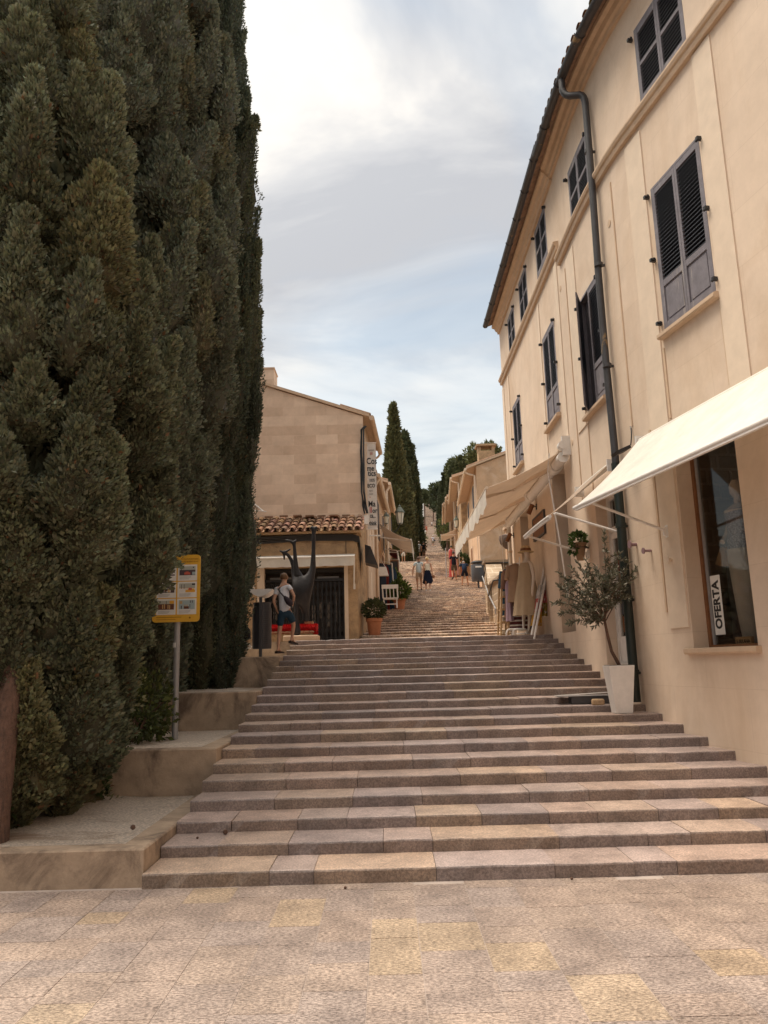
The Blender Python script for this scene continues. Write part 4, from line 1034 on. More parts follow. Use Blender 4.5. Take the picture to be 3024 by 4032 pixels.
for i in range(nb):
    xa = gx0 + .03 + (gx1 - gx0 - .06) * i / nb; xb = gx0 + .03 + (gx1 - gx0 - .06) * (i + 1) / nb; hgt = (xb - xa) * 1.9; zc = gz0
    for band in range(7):
        zc = gz0 + .05 + band * (gz1 - gz0) / 7
        gate.bar((xa, FY + .125, zc), (xb, FY + .125, zc + .17), .014); gate.bar((xb, FY + .125, zc), (xa, FY + .125, zc + .17), .014)
gate.box(gx0, gx1, FY + .10, FY + .2, gz1, gz1 + .07); gate.box(gx0, gx1, FY + .11, FY + .19, zg0, zg0 + .03); gate.box(gx0, gx1, FY + .13, FY + .18, zg1 - .10, zg1)
gate.build('folding_gate', m_black, lh)
mb = MB()
for i in range(9):
    x = gx0 + .15 + i * .2; mb.box(x, x + random.uniform(.04, .12), FY + .6, FY + .7, 2.3 + random.random() * .8, 3.0 + random.random() * .5)
mb.build('shop_goods', M('dim_goods', (.34, .29, .25), .8, .7, 8), lh)
for i in range(2):
    mb = MB(); xa = gx0 + .12 + i * 1.22; mb.box(xa, xa + .55, FY + .2, FY + .22, zg1 - .30, zg1 - .20); mb.build('ventilation_slot', m_grey, lh)
# annex roof of barrel tiles
mb = MB(); rz0, rz1 = ztop + .06, ztop + .72; x = -7.4
while x < cx_ + .12:
    for row in range(4):
        t0, t1 = row / 4 - .02, (row + 1) / 4 + .06
        ya, yb = FY - .22 + (GY + .02 - FY + .22) * t0, FY - .22 + (GY + .02 - FY + .22) * t1; za, zb = rz0 + (rz1 - rz0) * t0 + .035, rz0 + (rz1 - rz0) * t1
        for (dx, fl) in ((0, 1), (.105, -1)):
            k = random.uniform(.55, 1.25); mb.tint = (k, k * random.uniform(.82, 1.02), k * random.uniform(.75, 1.0))
            jx, jz = random.uniform(-.012, .012), random.uniform(-.008, .008); vs = []; fs = []
            for j in range(9):
                t = pi * j / 8
                for (yy, zz, r) in ((ya, za, .082), (yb, zb, .066)):
                    for q in (0, .014): vs.append((x + dx + jx + (r - q) * cos(t), yy, zz + jz + (r - q) * .85 * sin(t) * fl + (0 if fl > 0 else .02)))
            for j in range(8):
                a = j * 4; fs += [(a, a + 2, a + 6, a + 4), (a + 1, a + 5, a + 7, a + 3), (a, a + 4, a + 5, a + 1)]
            mb.add(vs, fs)
    x += .21
for i in range(7):
    x = -3.2 + i * .36 + random.uniform(-.1, .1); mb.tint = (.9, .85, .8); mb.box(x, x + .22, GY - .9 + random.random() * .3, GY - .7 + random.random() * .3, ztop + .62, ztop + .66)
mb.build('annex_roof', m_tile, lh)
mb = MB(); mb.box(-7.4, cx_ + .1, FY - .2, GY, ztop + .0, ztop + .045); mb.build('roof_deck', m_oldwall, lh)
# gable wall, roof and chimney
e1 = G(888, 440); pk = G(232, 240); sl = (pk.z - e1.z) / (pk.x - e1.x)
ridge = Vector((-4.6, GY, pk.z + sl * (-4.6 - pk.x)))
mb = MB(); poly = [(-9.0, GY, 1.7), (gx, GY, 1.7), (gx, GY, e1.z), (ridge.x, GY, ridge.z), (-9.0, GY, ridge.z - abs(sl) * 4.4)]
mb.prism(poly, (0, .4, 0)); gw = mb.build('gable_wall', m_gable, lh)
mb = MB(); L1 = 24.6; xe = edge(LE, 24.6) - .02
mb.add([(gx, GY + .4, 1.7), (xe, L1, 1.7), (xe, L1, e1.z), (gx, GY + .4, e1.z)], [(0, 1, 2, 3)]); mb.add([(xe, L1, 1.7), (-8, L1, 1.7), (-8, L1, e1.z), (xe, L1, e1.z)], [(0, 1, 2, 3)])
mb.build('street_wall', m_trim2, lh)
mb = MB()
for (a, b, c, d) in [(.30, .42, 4.6, 6.4), (.62, .76, 4.5, 6.5), (.3, .45, 2.6, 4.2)]:
    p = Vector((gx, GY + .4, 0)).lerp(Vector((xe, L1, 0)), a); q = Vector((gx, GY + .4, 0)).lerp(Vector((xe, L1, 0)), b)
    mb.hexa([(p.x + .03, p.y, c), (p.x - .05, p.y, c), (q.x - .05, q.y, c), (q.x + .03, q.y, c), (p.x + .03, p.y, d), (p.x - .05, p.y, d), (q.x - .05, q.y, d), (q.x + .03, q.y, d)])
mb.build('window_frame', m_trim, lh)
ov = .16
mb = MB(); th = .1; rr = [(e1.x + ov, e1.z - sl * -ov if False else e1.z + sl * ov), (ridge.x, ridge.z)]
y0, y1 = GY - .06, L1 + .05; d_ = xe - gx
mb.add([(rr[0][0], y0, rr[0][1] + .02), (rr[0][0] + d_, y1, rr[0][1] + .02), (rr[1][0], y1, rr[1][1] + .02), (rr[1][0], y0, rr[1][1] + .02),
        (rr[0][0], y0, rr[0][1] + th), (rr[0][0] + d_, y1, rr[0][1] + th), (rr[1][0], y1, rr[1][1] + th), (rr[1][0], y0, rr[1][1] + th)], [(3, 2, 1, 0), (4, 5, 6, 7), (0, 1, 5, 4), (1, 2, 6, 5), (2, 3, 7, 6), (3, 0, 4, 7)])
mb.add([(-9.1, y0, ridge.z - abs(sl) * 4.5), (-9.1, y1, ridge.z - abs(sl) * 4.5), (ridge.x, y1, ridge.z + th), (ridge.x, y0, ridge.z + th)], [(0, 1, 2, 3)])
ro = mb.build('roof', m_trim2, lh)
def barrel_row(mb, p0, p1, n, up, ln=.55, r=.085, out=None):
    p0, p1 = Vector(p0), Vector(p1); d = (p1 - p0) / n; tv = d.normalized(); up = Vector(up)
    for i in range(n):
        c = p0 + d * (i + .5); k = random.uniform(.7, 1.15); mb.tint = (k, k * .95, k * .9); vs = []; fs = []
        for j in range(7):
            t = pi * j / 6
            for q in (0, 1): vs.append(c + up * ln * q + tv * (r * cos(t)) + Vector((0, 0, r * .8 * sin(t))))
        for j in range(6): fs.append((2 * j, 2 * j + 1, 2 * j + 3, 2 * j + 2))
        mb.add(vs, fs)
mb = MB(); barrel_row(mb, (rr[0][0] + .04, y0, rr[0][1] + .09), (rr[0][0] + d_ + .04, y1, rr[0][1] + .09), 18, (-.96, 0, .96 * abs(sl)), .9); mb.build('eave_tiles', m_tile, ro, smooth=True)
mb = MB(); mb.tube([(rr[0][0] + .07, y0 - .02, rr[0][1] - .02), (rr[0][0] + d_ + .07, y1, rr[0][1] - .04)], .075, 12); mb.tube(bez((rr[0][0] + d_ + .05, y1 - .1, rr[0][1] - .06), (rr[0][0] + d_ + .04, y1 - .1, rr[0][1] - .22), (xe + .06, y1 - .2, rr[0][1] - .28), 6) + [(xe + .06, y1 - .2, 3.0)], .035, 10); mb.build('gutter', m_trim2, ro, smooth=True)
cp = G(172, 90); mb = MB(); xa, xb = G(60, 200).x, G(236, 200).x; mb.box(xa, xb, GY + .02, GY + .7, pk.z - .3, cp.z - .02); mb.box(xa - .02, xb + .02, GY, GY + .72, cp.z - .02, cp.z + .02); mb.build('chimney', m_gable, ro)
mb = MB()
pts = [G(892, 520), G(868, 545), G(866, 700), G(872, 850), G(876, 1000), G(888, 1090), G(905, 1150)]
for i in range(4): mb.tube([Vector((p.x + .03 * sin(i * 2.1 + j * .8) + .02 * i, GY - .05 - .02 * i, p.z)) for j, p in enumerate(pts)], .022, 7)
mb.build('cable_bundle', m_black, lh, smooth=True)
mb = MB()
for i in range(6):
    o = i * .028; mb.tube([(-7.3, FY - .05, ztop - .03 - o), (-3.0, FY - .055, ztop - .05 - o + .02 * sin(i)), (-2.0, FY - .05, ztop - .02 - o), (cx_ - .1, FY - .05, ztop - .05 - o), (cx_ + .05, FY - .03, ztop - .1 - o), (cx_ + .06, FY + .3, ztop - .2 - o)], .02, 6)
for i in range(3): mb.tube([(cx_ + .05, FY + .1 * i, ztop - .2), (cx_ + .07, FY + .25 + .1 * i, ztop - .5), (cx_ + .05, FY + .5, ztop - .9 - .1 * i)], .016, 6)
mb.tube([(cx_ - .28, FY - .03, ztop - .1), (cx_ - .28, FY - .03, ztop - .7)], .01, 6)
mb.build('cable_bundle', m_black, lh, smooth=True)
mb = MB(); p = A(905, 1180); mb.box(p.x - .05, p.x + .06, FY + .2, FY + .35, p.z - .12, p.z + .12); mb.build('junction_box', m_white, lh)
mb = MB(); p = A(910, 1420); mb.hexa([(p.x - .05, FY + .3, p.z - .25), (p.x + .28, FY + .2, p.z - .35), (p.x + .28, FY + .9, p.z - .35), (p.x - .05, FY + .9, p.z - .25), (p.x - .05, FY + .3, p.z + .22), (p.x + .1, FY + .2, p.z + .15), (p.x + .1, FY + .9, p.z + .15), (p.x - .05, FY + .9, p.z + .22)]); mb.build('meter_hood', m_dgrey, lh)
mb = MB()
for i, xx in enumerate((905, 935, 962)):
    t = .15 + i * .3; p = Vector((gx + .05, GY + .1 + i * .9, 0)); mb.tube([(p.x + .02 * i, p.y, 2.1), (p.x + .02 * i, p.y, 5.2)], .05, 8)
mb.build('wall_pipe', m_trim, lh, smooth=True)
for (x0, y0_, x1, y1_) in [(98, 1080, 165, 1135)]:
    a, b = G(x0, y0_), G(x1, y1_); mb = MB(); mb.tube([a - Vector((0, .05, 0)), b - Vector((0, .1, 0))], .02, 6); mb.tube([G(98, 1130) - Vector((0, .1, 0)), G(190, 1140) - Vector((0, .15, 0))], .012, 6); mb.build('aerial', m_white, lh)
# short white awning over the gate
sa = thing('awning', 'short white roll up awning over the black folding gate', 'awning', (-2, FY, 4.2))
ax0, ax1 = A(97, 1500).x, A(828, 1500).x; az0, az1 = A(460, 1450).z, A(460, 1549).z
mb = MB(); cloth_sheet(mb, lambda u, v: Vector((ax0 + (ax1 - ax0) * u, FY - .05 - .32 * v, az0 - .10 * v)), 10, 3); mb.build('canopy', m_awn, sa)
mb = MB(); cloth_sheet(mb, lambda u, v: Vector((ax0 + .02 + (ax1 - ax0 - .04) * u, FY - .37 - .012 * sin(u * 37) * v, az0 - .11 - (az0 - az1 - .13) * v - .012 * abs(sin(u * 22)) * v)), 60, 3, .0); mb.build('valance', m_awn, sa, smooth=True)
mb = MB(); mb.tube([(ax0, FY - .37, az0 - .10), (ax1, FY - .37, az0 - .10)], .022, 8); mb.build('front_bar', m_white, sa, smooth=True)
for x in (ax0 + .01, ax1 - .01):
    mb = MB(); mb.tube([(x, FY - .35, az0 - .12), (x - .02, FY - .2, az0 - .6), (x - .03, FY - .05, az0 - .82)], .018, 8); mb.box(x - .05, x, FY - .06, FY, az0 - .9, az0 - .76); mb.build('arm', m_white, sa, smooth=True)
# banner
bY2 = 21.6; Bn = lambda x, y: zq1(x, y, bY2 - .03)
bn = thing('shop_banner', 'tall white hanging shop banner with black lettering on the corner house', 'banner', zq1(945, 950, bY2))
q = [zq1(918, 1262, bY2), zq1(990, 1257, bY2), zq1(975, 634, bY2), zq1(912, 637, bY2)]
mb = MB(); mb.prism([tuple(p) for p in q], (0, .012, 0)); mb.build('cloth', plain('banner_cloth', (.68, .66, .64), .8), bn)
mb = MB(); mb.tube([zq1(890, 634, bY2), zq1(980, 634, bY2)], .02, 8); mb.tube([zq1(905, 1307, bY2), zq1(1010, 1308, bY2)], .022, 8); mb.tube([zq1(895, 1262, bY2), zq1(992, 1260, bY2)], .015, 8); mb.build('rod', m_white, bn, smooth=True)
u_ = .5424 * bY2 / 3028 * 1.0
tx = (1, 0, 0); m_pinkred = plain('red_ink', (.45, .10, .08)); m_greyink = plain('grey_ink', (.25, .24, .24))
tl_ = [('Cos', 947, 766, 54, m_black), ('me', 938, 818, 48, m_black), ('tics', 948, 855, 48, m_black), ('100%', 949, 905, 27, m_greyink), ('ECO', 943, 945, 31, m_black), ('hand', 941, 980, 15, m_greyink), ('made', 942, 1003, 15, m_greyink), ('in', 936, 1027, 14, m_pinkred),
      ('Ma', 948, 1077, 50, m_black), ('or', 969, 1125, 42, m_black), ('ll', 940, 1122, 50, m_pinkred), ('ca...', 955, 1162, 38, m_black), ('think', 955, 1217, 36, m_black), ('cosmetics', 952, 1230, 7, m_greyink)]
for (s, x, y, hh, mt) in tl_:
    text_obj(s, hh * 1.25 * u_, Bn(x, y) + Vector((0, .02, 0)), tx, (0, 0, 1), mt, bn, sx=.72 if s not in ('100%', 'ca...', 'think') else .58, bold=.004 if hh > 25 else .001)
mb = MB(); c = Bn(944, 710) + Vector((0, .02, 0)); w = 9 * u_
for (a, b, c2, d) in [(-w, w, -w, -w * .8), (-w, w, w * .8, w), (-w, -w * .8, -w * .8, w * .8), (w * .8, w, -w * .8, w * .8), (-w * .1, w * .1, -w * .8, w * .8), (-w * .8, -w * .1, -w * .1, w * .1), (w * .1, w * .8, -w * .1, w * .1)]: mb.box(c.x + a, c.x + b, c.y - .002, c.y + .004, c.z + c2, c.z + d)
mb.build('red_emblem', m_pinkred, bn)
mb = MB(); c = Bn(944, 685) + Vector((0, .02, 0)); mb.box(c.x - 22 * u_, c.x + 22 * u_, c.y, c.y + .003, c.z - 1.5 * u_, c.z + 2.5 * u_); mb.box(c.x - 18 * u_, c.x + 18 * u_, c.y, c.y + .003, c.z - 7 * u_, c.z - 5 * u_); mb.build('small_print', m_greyink, bn)

# ------------------------------------------------------------------ things on the terrace in front of the shop
sY = 16.6; S = lambda x, y, dy=0: zq1(x, y, sY + dy)
rb = thing('stone_bench', 'low stone bench in front of the folding gate under the red fur', 'bench', S(400, 2060))
a, b = S(215, 2000), S(528, 2000); zt = a.z - .02
mb = MB(); mb.box(a.x, b.x, sY - .25, sY + .25, 2.03, zt - .04); mb.build('block', m_oldwall, rb, bevel=.02); 
mb = MB(); mb.box(a.x - .03, b.x + .03, sY - .28, sY + .28, zt - .04, zt); mb.build('slab', m_trim2, rb, bevel=.01)
mb = MB(); mb.ball((0, 0, 0), 1, 36, 18); 
rl = S(560, 1985).x - S(210, 1985).x; cxr = (S(560, 1985).x + S(210, 1985).x) / 2
fur = thing('red_fur_throw', 'shaggy bright red throw laid along the stone bench', 'throw', (cxr, sY - .1, zt + .05))
mb2 = MB(); prof = [(.02, -rl / 2)] + [(.095 * (1 + .07 * sin(i * 1.7)), -rl / 2 + .03 + (rl - .06) * i / 24) for i in range(25)] + [(.02, rl / 2)]
mb2.lathe((0, 0, 0), prof, 18); mb2.v = [(cxr + p[2], sY - .16 + p[0] * 1.3, zt + .03 + p[1] * .85) for p in mb2.v]; mb2.build('throw_body', m_red, fur, smooth=True)
n = 6000; d = unit(n); d[:, 0] *= .35; d[:, 1] -= .2; xx = (rng.random(n) - .5) * rl; th = rng.random(n) * 2 * pi
pp = np.stack([cxr + xx, sY - .16 + .115 * np.cos(th), zt + .03 + .075 * np.sin(th)], 1); dd = np.stack([d[:, 0], np.cos(th), np.sin(th)], 1)
kites('fur', M_leaf('red_hair', .8, .1), fur, pp, dd, .03 + .03 * rng.random(n), .004 * np.ones(n), np.array([[.50, .012, .012]]) * (.6 + .7 * rng.random((n, 1))))
cb = thing('cardboard_box', 'small cardboard box on the red throw', 'box', S(490, 1955)); p = S(492, 1960); mb = MB(); mb.box(p.x - .09, p.x + .09, sY - .05, sY + .12, zt + .09, zt + .20); mb.build('carton', m_card, cb)
mb = MB(); mb.box(p.x - .095, p.x - .085, sY - .06, sY + .13, zt + .19, zt + .225); mb.build('flap', m_card, cb)
# bronze sculpture
sc = thing('bronze_sculpture', 'tall dark bronze sculpture of a body with raised branching limbs', 'sculpture', S(430, 2050, -.45))
sn = []; sr = []; se = []
def sp_(x, y, r, par, dy=0):
    sn.append(S(x, y, -.45 + dy)); sr.append(r); 
    if par is not None: se.append((par, len(sn) - 1))
    return len(sn) - 1
b0 = sp_(450, 1660, (.29, .22), None); b1 = sp_(450, 1735, (.26, .2), b0); b2 = sp_(455, 1800, (.2, .16), b1)
l0 = sp_(412, 1618, .125, b0); l1 = sp_(398, 1560, .068, l0); l2 = sp_(390, 1450, .042, l1); l3 = sp_(384, 1362, .036, l2); sp_(352, 1346, .032, l3); sp_(318, 1339, .016, len(sn) - 1); sp_(402, 1335, .018, l3)
r0 = sp_(505, 1612, .12, b0); r1 = sp_(520, 1550, .07, r0); r2 = sp_(524, 1420, .045, r1); r3 = sp_(527, 1262, .05, r2); sp_(505, 1240, .04, r3); sp_(550, 1240, .04, r3)
cu0 = sp_(380, 1590, .07, b0, .05); cu1 = sp_(378, 1530, .045, cu0, .05); cu2 = sp_(362, 1482, .040, cu1, .05); cu3 = sp_(336, 1442, .038, cu2, .05); cu4 = sp_(312, 1432, .035, cu3, .05); sp_(276, 1416, .012, cu4, .05); sp_(358, 1404, .014, cu4, .05); sp_(312, 1484, .014, cu4, .05)
g0 = sp_(405, 1800, .07, b2, -.05); g1 = sp_(400, 1880, .055, g0, -.05); g2 = sp_(402, 1970, .075, g1, -.05); sp_(405, 2035, .095, g2, -.05)
h0 = sp_(468, 1850, .085, b2, .05); h1 = sp_(470, 1905, .07, h0, .05); sp_(470, 1935, .09, h1, .05); 
me = skin_mesh(sn, se, sr, 2, 0); me.materials.clear(); o = link_mesh('figure', me, m_bronze, sc)
mb = MB(); p = S(420, 2050, -.45); mb.box(p.x - .3, p.x + .42, sY - .72, sY - .3, 2.05, 2.17); mb.build('stone_base', m_trim2, sc, bevel=.02)
# litter bin with a hood, at the planter edge
lb = thing('litter_bin', 'tall dark perforated litter bin with a white curved hood beside the boy', 'bin', c7(300, 1330, 13.9))
bl, brr = c7(165, 700, 13.95).x, c7(440, 700, 13.95).x; bc = (bl + brr) / 2; br_ = (brr - bl) / 2; bz0, bz1 = c7(300, 1310, 13.95).z, c7(300, 640, 13.95).z
mb = MB(); n = 32; rows = 22; 
mb.lathe((bc, 13.95, 0), [(br_ * .96, bz0), (br_, bz0 + .03), (br_, bz1 - .1), (br_ * .9, bz1 - .10), (br_ * .9, bz1 - .02), (br_, bz1), (br_ * .86, bz1), (br_ * .86, bz1 - .3)], n); mb.build('drum', m_dgrey, lb, smooth=True)
mb = MB()
for i in range(16):
    for j in range(6):
        t = radians(-72 + j * 5.5); z = bz0 + .08 + i * .037; rr_ = br_ + .001
        c_, s_ = cos(t), sin(t); mb.add([(bc + rr_ * cos(t - .02), 13.95 + rr_ * sin(t - .02), z), (bc + rr_ * cos(t + .02), 13.95 + rr_ * sin(t + .02), z), (bc + rr_ * cos(t + .02), 13.95 + rr_ * sin(t + .02), z + .018), (bc + rr_ * cos(t - .02), 13.95 + rr_ * sin(t - .02), z + .018)], [(0, 1, 2, 3)])
mb.build('perforation', m_black, lb)
px = c7(280, 900, 13.72).x; mb = MB(); mb.box(px - .024, px + .024, 13.70, 13.76, 1.735, c7(280, 560, 13.72).z); mb.build('post', m_dgrey, lb)
mb = MB(); hz = c7(300, 466, 13.9).z; hx0, hx1 = c7(128, 470, 13.9).x, c7(474, 465, 13.9).x; hm = (hx0 + hx1) / 2; vs = []; fs = []
for i in range(17):
    t = i / 16; x = hx0 + (hx1 - hx0) * t; dz = -.115 * (1 - (2 * t - 1) ** 2)
    for (yy, q) in ((13.68, 0), (14.15, .02), (14.15, .03), (13.68, .01)): vs.append((x, yy, hz + dz + q * 0 + (.012 if q in (.03, .01) else 0)))
for i in range(16):
    for k in range(4): fs.append((i * 4 + k, i * 4 + (k + 1) % 4, (i + 1) * 4 + (k + 1) % 4, (i + 1) * 4 + k))
fs += [(0, 1, 2, 3), (64, 65, 66, 67)]
fs.append(tuple([i * 4 + 3 for i in range(17)]))
mb.add(vs, fs); mb.build('hood', m_white, lb)
# folded pushchair behind the topmost cypress foot
pc = thing('pushchair', 'folded dark pushchair with white tubes lying behind the litter bin', 'pushchair', c7(60, 1290, 14.4))
Q = lambda x, y, dy=0: c7(x, y, 14.5 + dy)
mb = MB(); mb.tube([Q(-20, 1160), Q(60, 1210), Q(150, 1285), Q(140, 1300), Q(60, 1290), Q(-30, 1245)], .016, 8); mb.tube([Q(-60, 1120, .1), Q(-40, 1170, .1), Q(20, 1235, .1)], .016, 8); mb.build('frame', m_white, pc, smooth=True)
mb = MB(); vs_ = [(Q(-140, 1120), .05), (Q(-70, 1000), .12), (Q(0, 980), .10), (Q(40, 1080), .13), (Q(90, 1180), .07)]; mb.tube([v for v, r in vs_], [r for v, r in vs_], 12); mb.build('seat_cloth', plain('black_cloth', (.018, .017, .018), .9), pc, smooth=True)
for (x, y) in ((-110, 1265), (30, 1275), (-60, 1275)):
    mb = MB(); c = Q(x, y, -.05); mb.tube([c - Vector((0, .02, 0)), c + Vector((0, .02, 0))], .075, 16); mb.build('wheel', m_black, pc, smooth=True)

# ------------------------------------------------------------------ yellow information board on its pole
sgY = 9.9; kx = 9.9 / 9.6
sx0, sx1, sz0, sz1 = -2.905 * kx - .0, -2.32 * kx, EYE + (2.145 - EYE) * kx, EYE + (2.98 - EYE) * kx
sg = thing('information_board', 'yellow information board with six pictures on a grey pole', 'sign', (-2.68, sgY, .74))
pxm = P(690, 2650, sgY).x
mb = MB(); mb.tube([(P(686, 2857, sgY).x, sgY + .04, .72), (P(698, 2300, sgY).x, sgY + .04, 2.9)], .038, 14); mb.build('pole', m_grey, sg, smooth=True)
mb = MB(); c = P(690, 2540, sgY); mb.tube([(c.x, sgY + .04, c.z - .03), (c.x, sgY + .04, c.z + .03)], .0395, 14); mb.build('sticker', m_paper, sg)
def rrect(x0, x1, z0, z1_, r, y):
    pts = []
    for (cx, cz, a0) in ((x1 - r, z1_ - r, 0), (x0 + r, z1_ - r, 90), (x0 + r, z0 + r, 180), (x1 - r, z0 + r, 270)):
        for k in range(6): t = radians(a0 + 18 * k); pts.append((cx + r * cos(t), y, cz + r * sin(t)))
    return pts
mb = MB(); mb.prism(rrect(sx0, sx1, sz0, sz1, .045, sgY - .022), (0, .02, 0)); mb.build('panel', m_yellow, sg)
SW, SH = sx1 - sx0, sz1 - sz0
pu = lambda u, v: (sx0 + SW * u, sz0 + SH * (1 - v))       # u,v from the top left
def rect(mb, u0, u1, v0, v1, dy): 
    (a, b), (c, d) = pu(u0, v1), pu(u1, v0); mb.box(a, c, sgY - .022 - dy, sgY - .0215, b, d)
m_ink = plain('brown_ink', (.30, .13, .012)); m_pink = plain('sign_red', (.55, .12, .08)); m_tanp = plain('sign_tan', (.55, .36, .16)); m_bg = plain('sign_greygreen', (.42, .42, .36)); m_pl = plain('sign_plum', (.09, .06, .07)); m_br = plain('sign_brown', (.14, .055, .035)); m_or = plain('sign_orange', (.75, .38, .05)); m_lb = plain('sign_blue', (.36, .44, .45)); m_txt = plain('sign_textline', (.45, .43, .42))
cells = [(.085, .495, .15, .39), (.525, .935, .15, .39), (.085, .495, .405, .64), (.525, .935, .405, .64), (.085, .495, .655, .89), (.525, .935, .655, .89)]
for (u0, u1, v0, v1) in cells:
    mb = MB(); rect(mb, u0, u1, v0, v1, .0015); po = mb.build('picture_card', m_paper, sg)
    mb = MB(); 
    for k, w in enumerate((.72, .68, .6)): rect(mb, u0 + .04, u0 + .04 + (u1 - u0 - .07) * w, v0 + .178 + k * .016, v0 + .186 + k * .016, .0022)
    mb.build('text_lines', m_txt, po)
    i = cells.index((u0, u1, v0, v1)); W_, H_ = u1 - u0 - .07, .135; U, V = u0 + .035, v0 + .025
    def rp(name, mat, *rs, dy=.0025):
        m_ = MB(); 
        for (a, b, c, d) in rs: rect(m_, U + W_ * a, U + W_ * b, V + H_ * c, V + H_ * d, dy)
        m_.build(name, mat, po)
    if i == 0: rp('picture', m_bg, (0, 1, 0, .4)); rp('street', m_pl, (0, .55, .4, 1), (.55, 1, .4, .68), (.55, 1, .86, 1), dy=.0027); rp('arm', m_black, (.05, .38, .08, .22), (.3, .45, .2, .34), dy=.0032); rp('hand', m_tanp, (.5, .68, .52, .97), dy=.0034)
    if i == 1: rp('picture', m_bg, (0, 1, 0, .4)); rp('street', m_pl, (0, 1, .4, 1)); rp('car', m_pink, (.3, .68, .68, .92), (.38, .58, .58, .68), dy=.0032); rp('second_car', m_lb, (.8, 1, .62, .95), dy=.0032); rp('pole', m_black, (.1, .13, .05, .45), (.84, .9, .05, .2), dy=.0034)
    if i == 2: rp('picture', m_bg, (0, 1, 0, .38)); rp('street', m_pl, (0, 1, .38, 1)); rp('van', m_paper, (.34, .76, .5, .95), dy=.0032); rp('window', m_br, (.38, .58, .58, .85), (.2, .5, .27, .34), (.6, .9, .25, .32), dy=.0034); rp('hand', m_tanp, (.6, .72, .55, .95), dy=.0036); rp('arm', m_black, (.05, .3, .7, .9), dy=.0036)
    if i == 3: rp('picture', m_bg, (0, 1, 0, .5)); rp('sand', m_tanp, (.0, 1, .5, .55)); rp('beach', m_or, (.4, 1, .72, .98), (.55, .95, .6, .72), dy=.003); rp('bag', m_pink, (.6, .8, .5, .78), dy=.0034); rp('arm', m_black, (.8, 1, .02, .2), dy=.0034); rp('bathers', m_pl, (.13, .16, .12, .6), (.3, .33, .12, .6), dy=.0034)
    if i == 4: rp('picture', m_bg, (0, 1, 0, .38)); rp('counter', m_br, (0, 1, .38, 1)); rp('people', m_tanp, (.26, .33, .45, .9), (.38, .44, .35, .9), (.6, .66, .45, .9), (.7, .76, .5, .95), dy=.003); rp('umbrella', m_or, (.72, 1, .02, .36), dy=.0032); rp('sticks', m_black, (.1, .15, .05, .3), (.5, .53, .05, .35), dy=.0034)
    if i == 5: rp('picture', m_lb, (0, 1, 0, 1)); rp('people', m_pl, (.14, .2, .6, .95), (.68, .72, .45, .85), (.7, .75, .05, .3), (.82, .87, .05, .3), dy=.003); rp('table', m_br, (.32, .64, .68, .95), dy=.003); rp('heads', m_tanp, (.36, .42, .5, .68), (.5, .56, .5, .68), (.05, .22, .1, .4), dy=.0032)
cxs = (sx0 + sx1) / 2
for (s, v, sz) in (('PROTEGEIX LES TEVES VACANCES · PROTEGE TUS VACACIONES', .065, .021), ('BEWARE ON YOUR HOLIDAYS · SCHÜTZEN SIE IHREN URLAUB', .105, .021)):
    (a, b) = pu(.53, v); text_obj(s, sz, (a, sgY - .0245, b), (1, 0, 0), (0, 0, 1), m_ink, sg, sx=.86, extrude=.0008)
mb = MB(); rect(mb, .09, .62, .925, .932, .0015); rect(mb, .09, .50, .958, .963, .0012); mb.build('small_print', m_ink, sg)
mb = MB(); (a, b) = pu(.80, .94); mb.tube([(a, sgY - .0245, b), (a, sgY - .022, b)], .012, 14); mb.build('round_emblem', m_ink, sg)
# ------------------------------------------------------------------ stall beside the upper terrace, right
TZ0 = 2.048
MQ = lambda x, y, dy=0: c6(x, y, 15.75 + dy)
mq2 = thing('mannequin', 'mannequin in a straw hat and long beige dress outside the shop', 'mannequin', MQ(410, 1068))
J0 = MQ(430, 1060)
sn, sr, se = [], [], []
def mqn(x, y, r, par, dy=0):
    sn.append(MQ(x, y, dy)); sr.append(r)
    if par is not None: se.append((par, len(sn) - 1))
    return len(sn) - 1
a0 = mqn(415, 690, (.13, .10), None); a1 = mqn(415, 590, (.11, .085), a0); a2 = mqn(412, 470, (.13, .09), a1); a3 = mqn(410, 385, (.07, .06), a2); a4 = mqn(412, 340, .042, a3); a5 = mqn(412, 305, .06, a4); a6 = mqn(405, 270, .075, a5); mqn(402, 245, .05, a6)
s1_ = mqn(452, 400, .05, a3, -.08); s2_ = mqn(478, 520, .038, s1_, -.16); s3_ = mqn(466, 640, .028, s2_, -.24); s4_ = mqn(466, 675, .024, s3_, -.25); mqn(464, 708, .010, s4_, -.26); mqn(471, 706, .010, s4_, -.24); mqn(458, 692, .010, s4_, -.27)
t1_ = mqn(370, 410, .05, a3, .12); t2_ = mqn(362, 540, .036, t1_, .14); t3_ = mqn(372, 650, .025, t2_, .12)
g1_ = mqn(440, 760, .075, a0, 0); g2_ = mqn(442, 890, .048, g1_); g3_ = mqn(432, 1020, .028, g2_); mqn(392, 1062, .022, g3_, -.05)
h1_ = mqn(395, 770, .07, a0, .1); h2_ = mqn(385, 900, .04, h1_, .1); mqn(382, 1010, .022, h2_, .1)
me = skin_mesh(sn, se, sr, 1, 0); me.materials.clear(); link_mesh('body', me, m_manq, mq2)
m_dress = M_cloth('beige_linen', (.46, .35, .235), .08)
mb = MB(); n = 44; vs = []; fs = []; rowsd = [(395, .115, 405), (430, .15, 405), (520, .17, 408), (640, .215, 412), (780, .255, 416), (885, .275, 418)]
for (yy, r, xx) in rowsd:
    c = MQ(xx, yy)
    for j in range(n):
        t = 2 * pi * j / n; f = (yy - 395) / 490; rr2 = r * (1 + .07 * f * sin(9 * t)); vs.append((c.x + rr2 * cos(t), c.y + rr2 * .75 * sin(t), c.z))
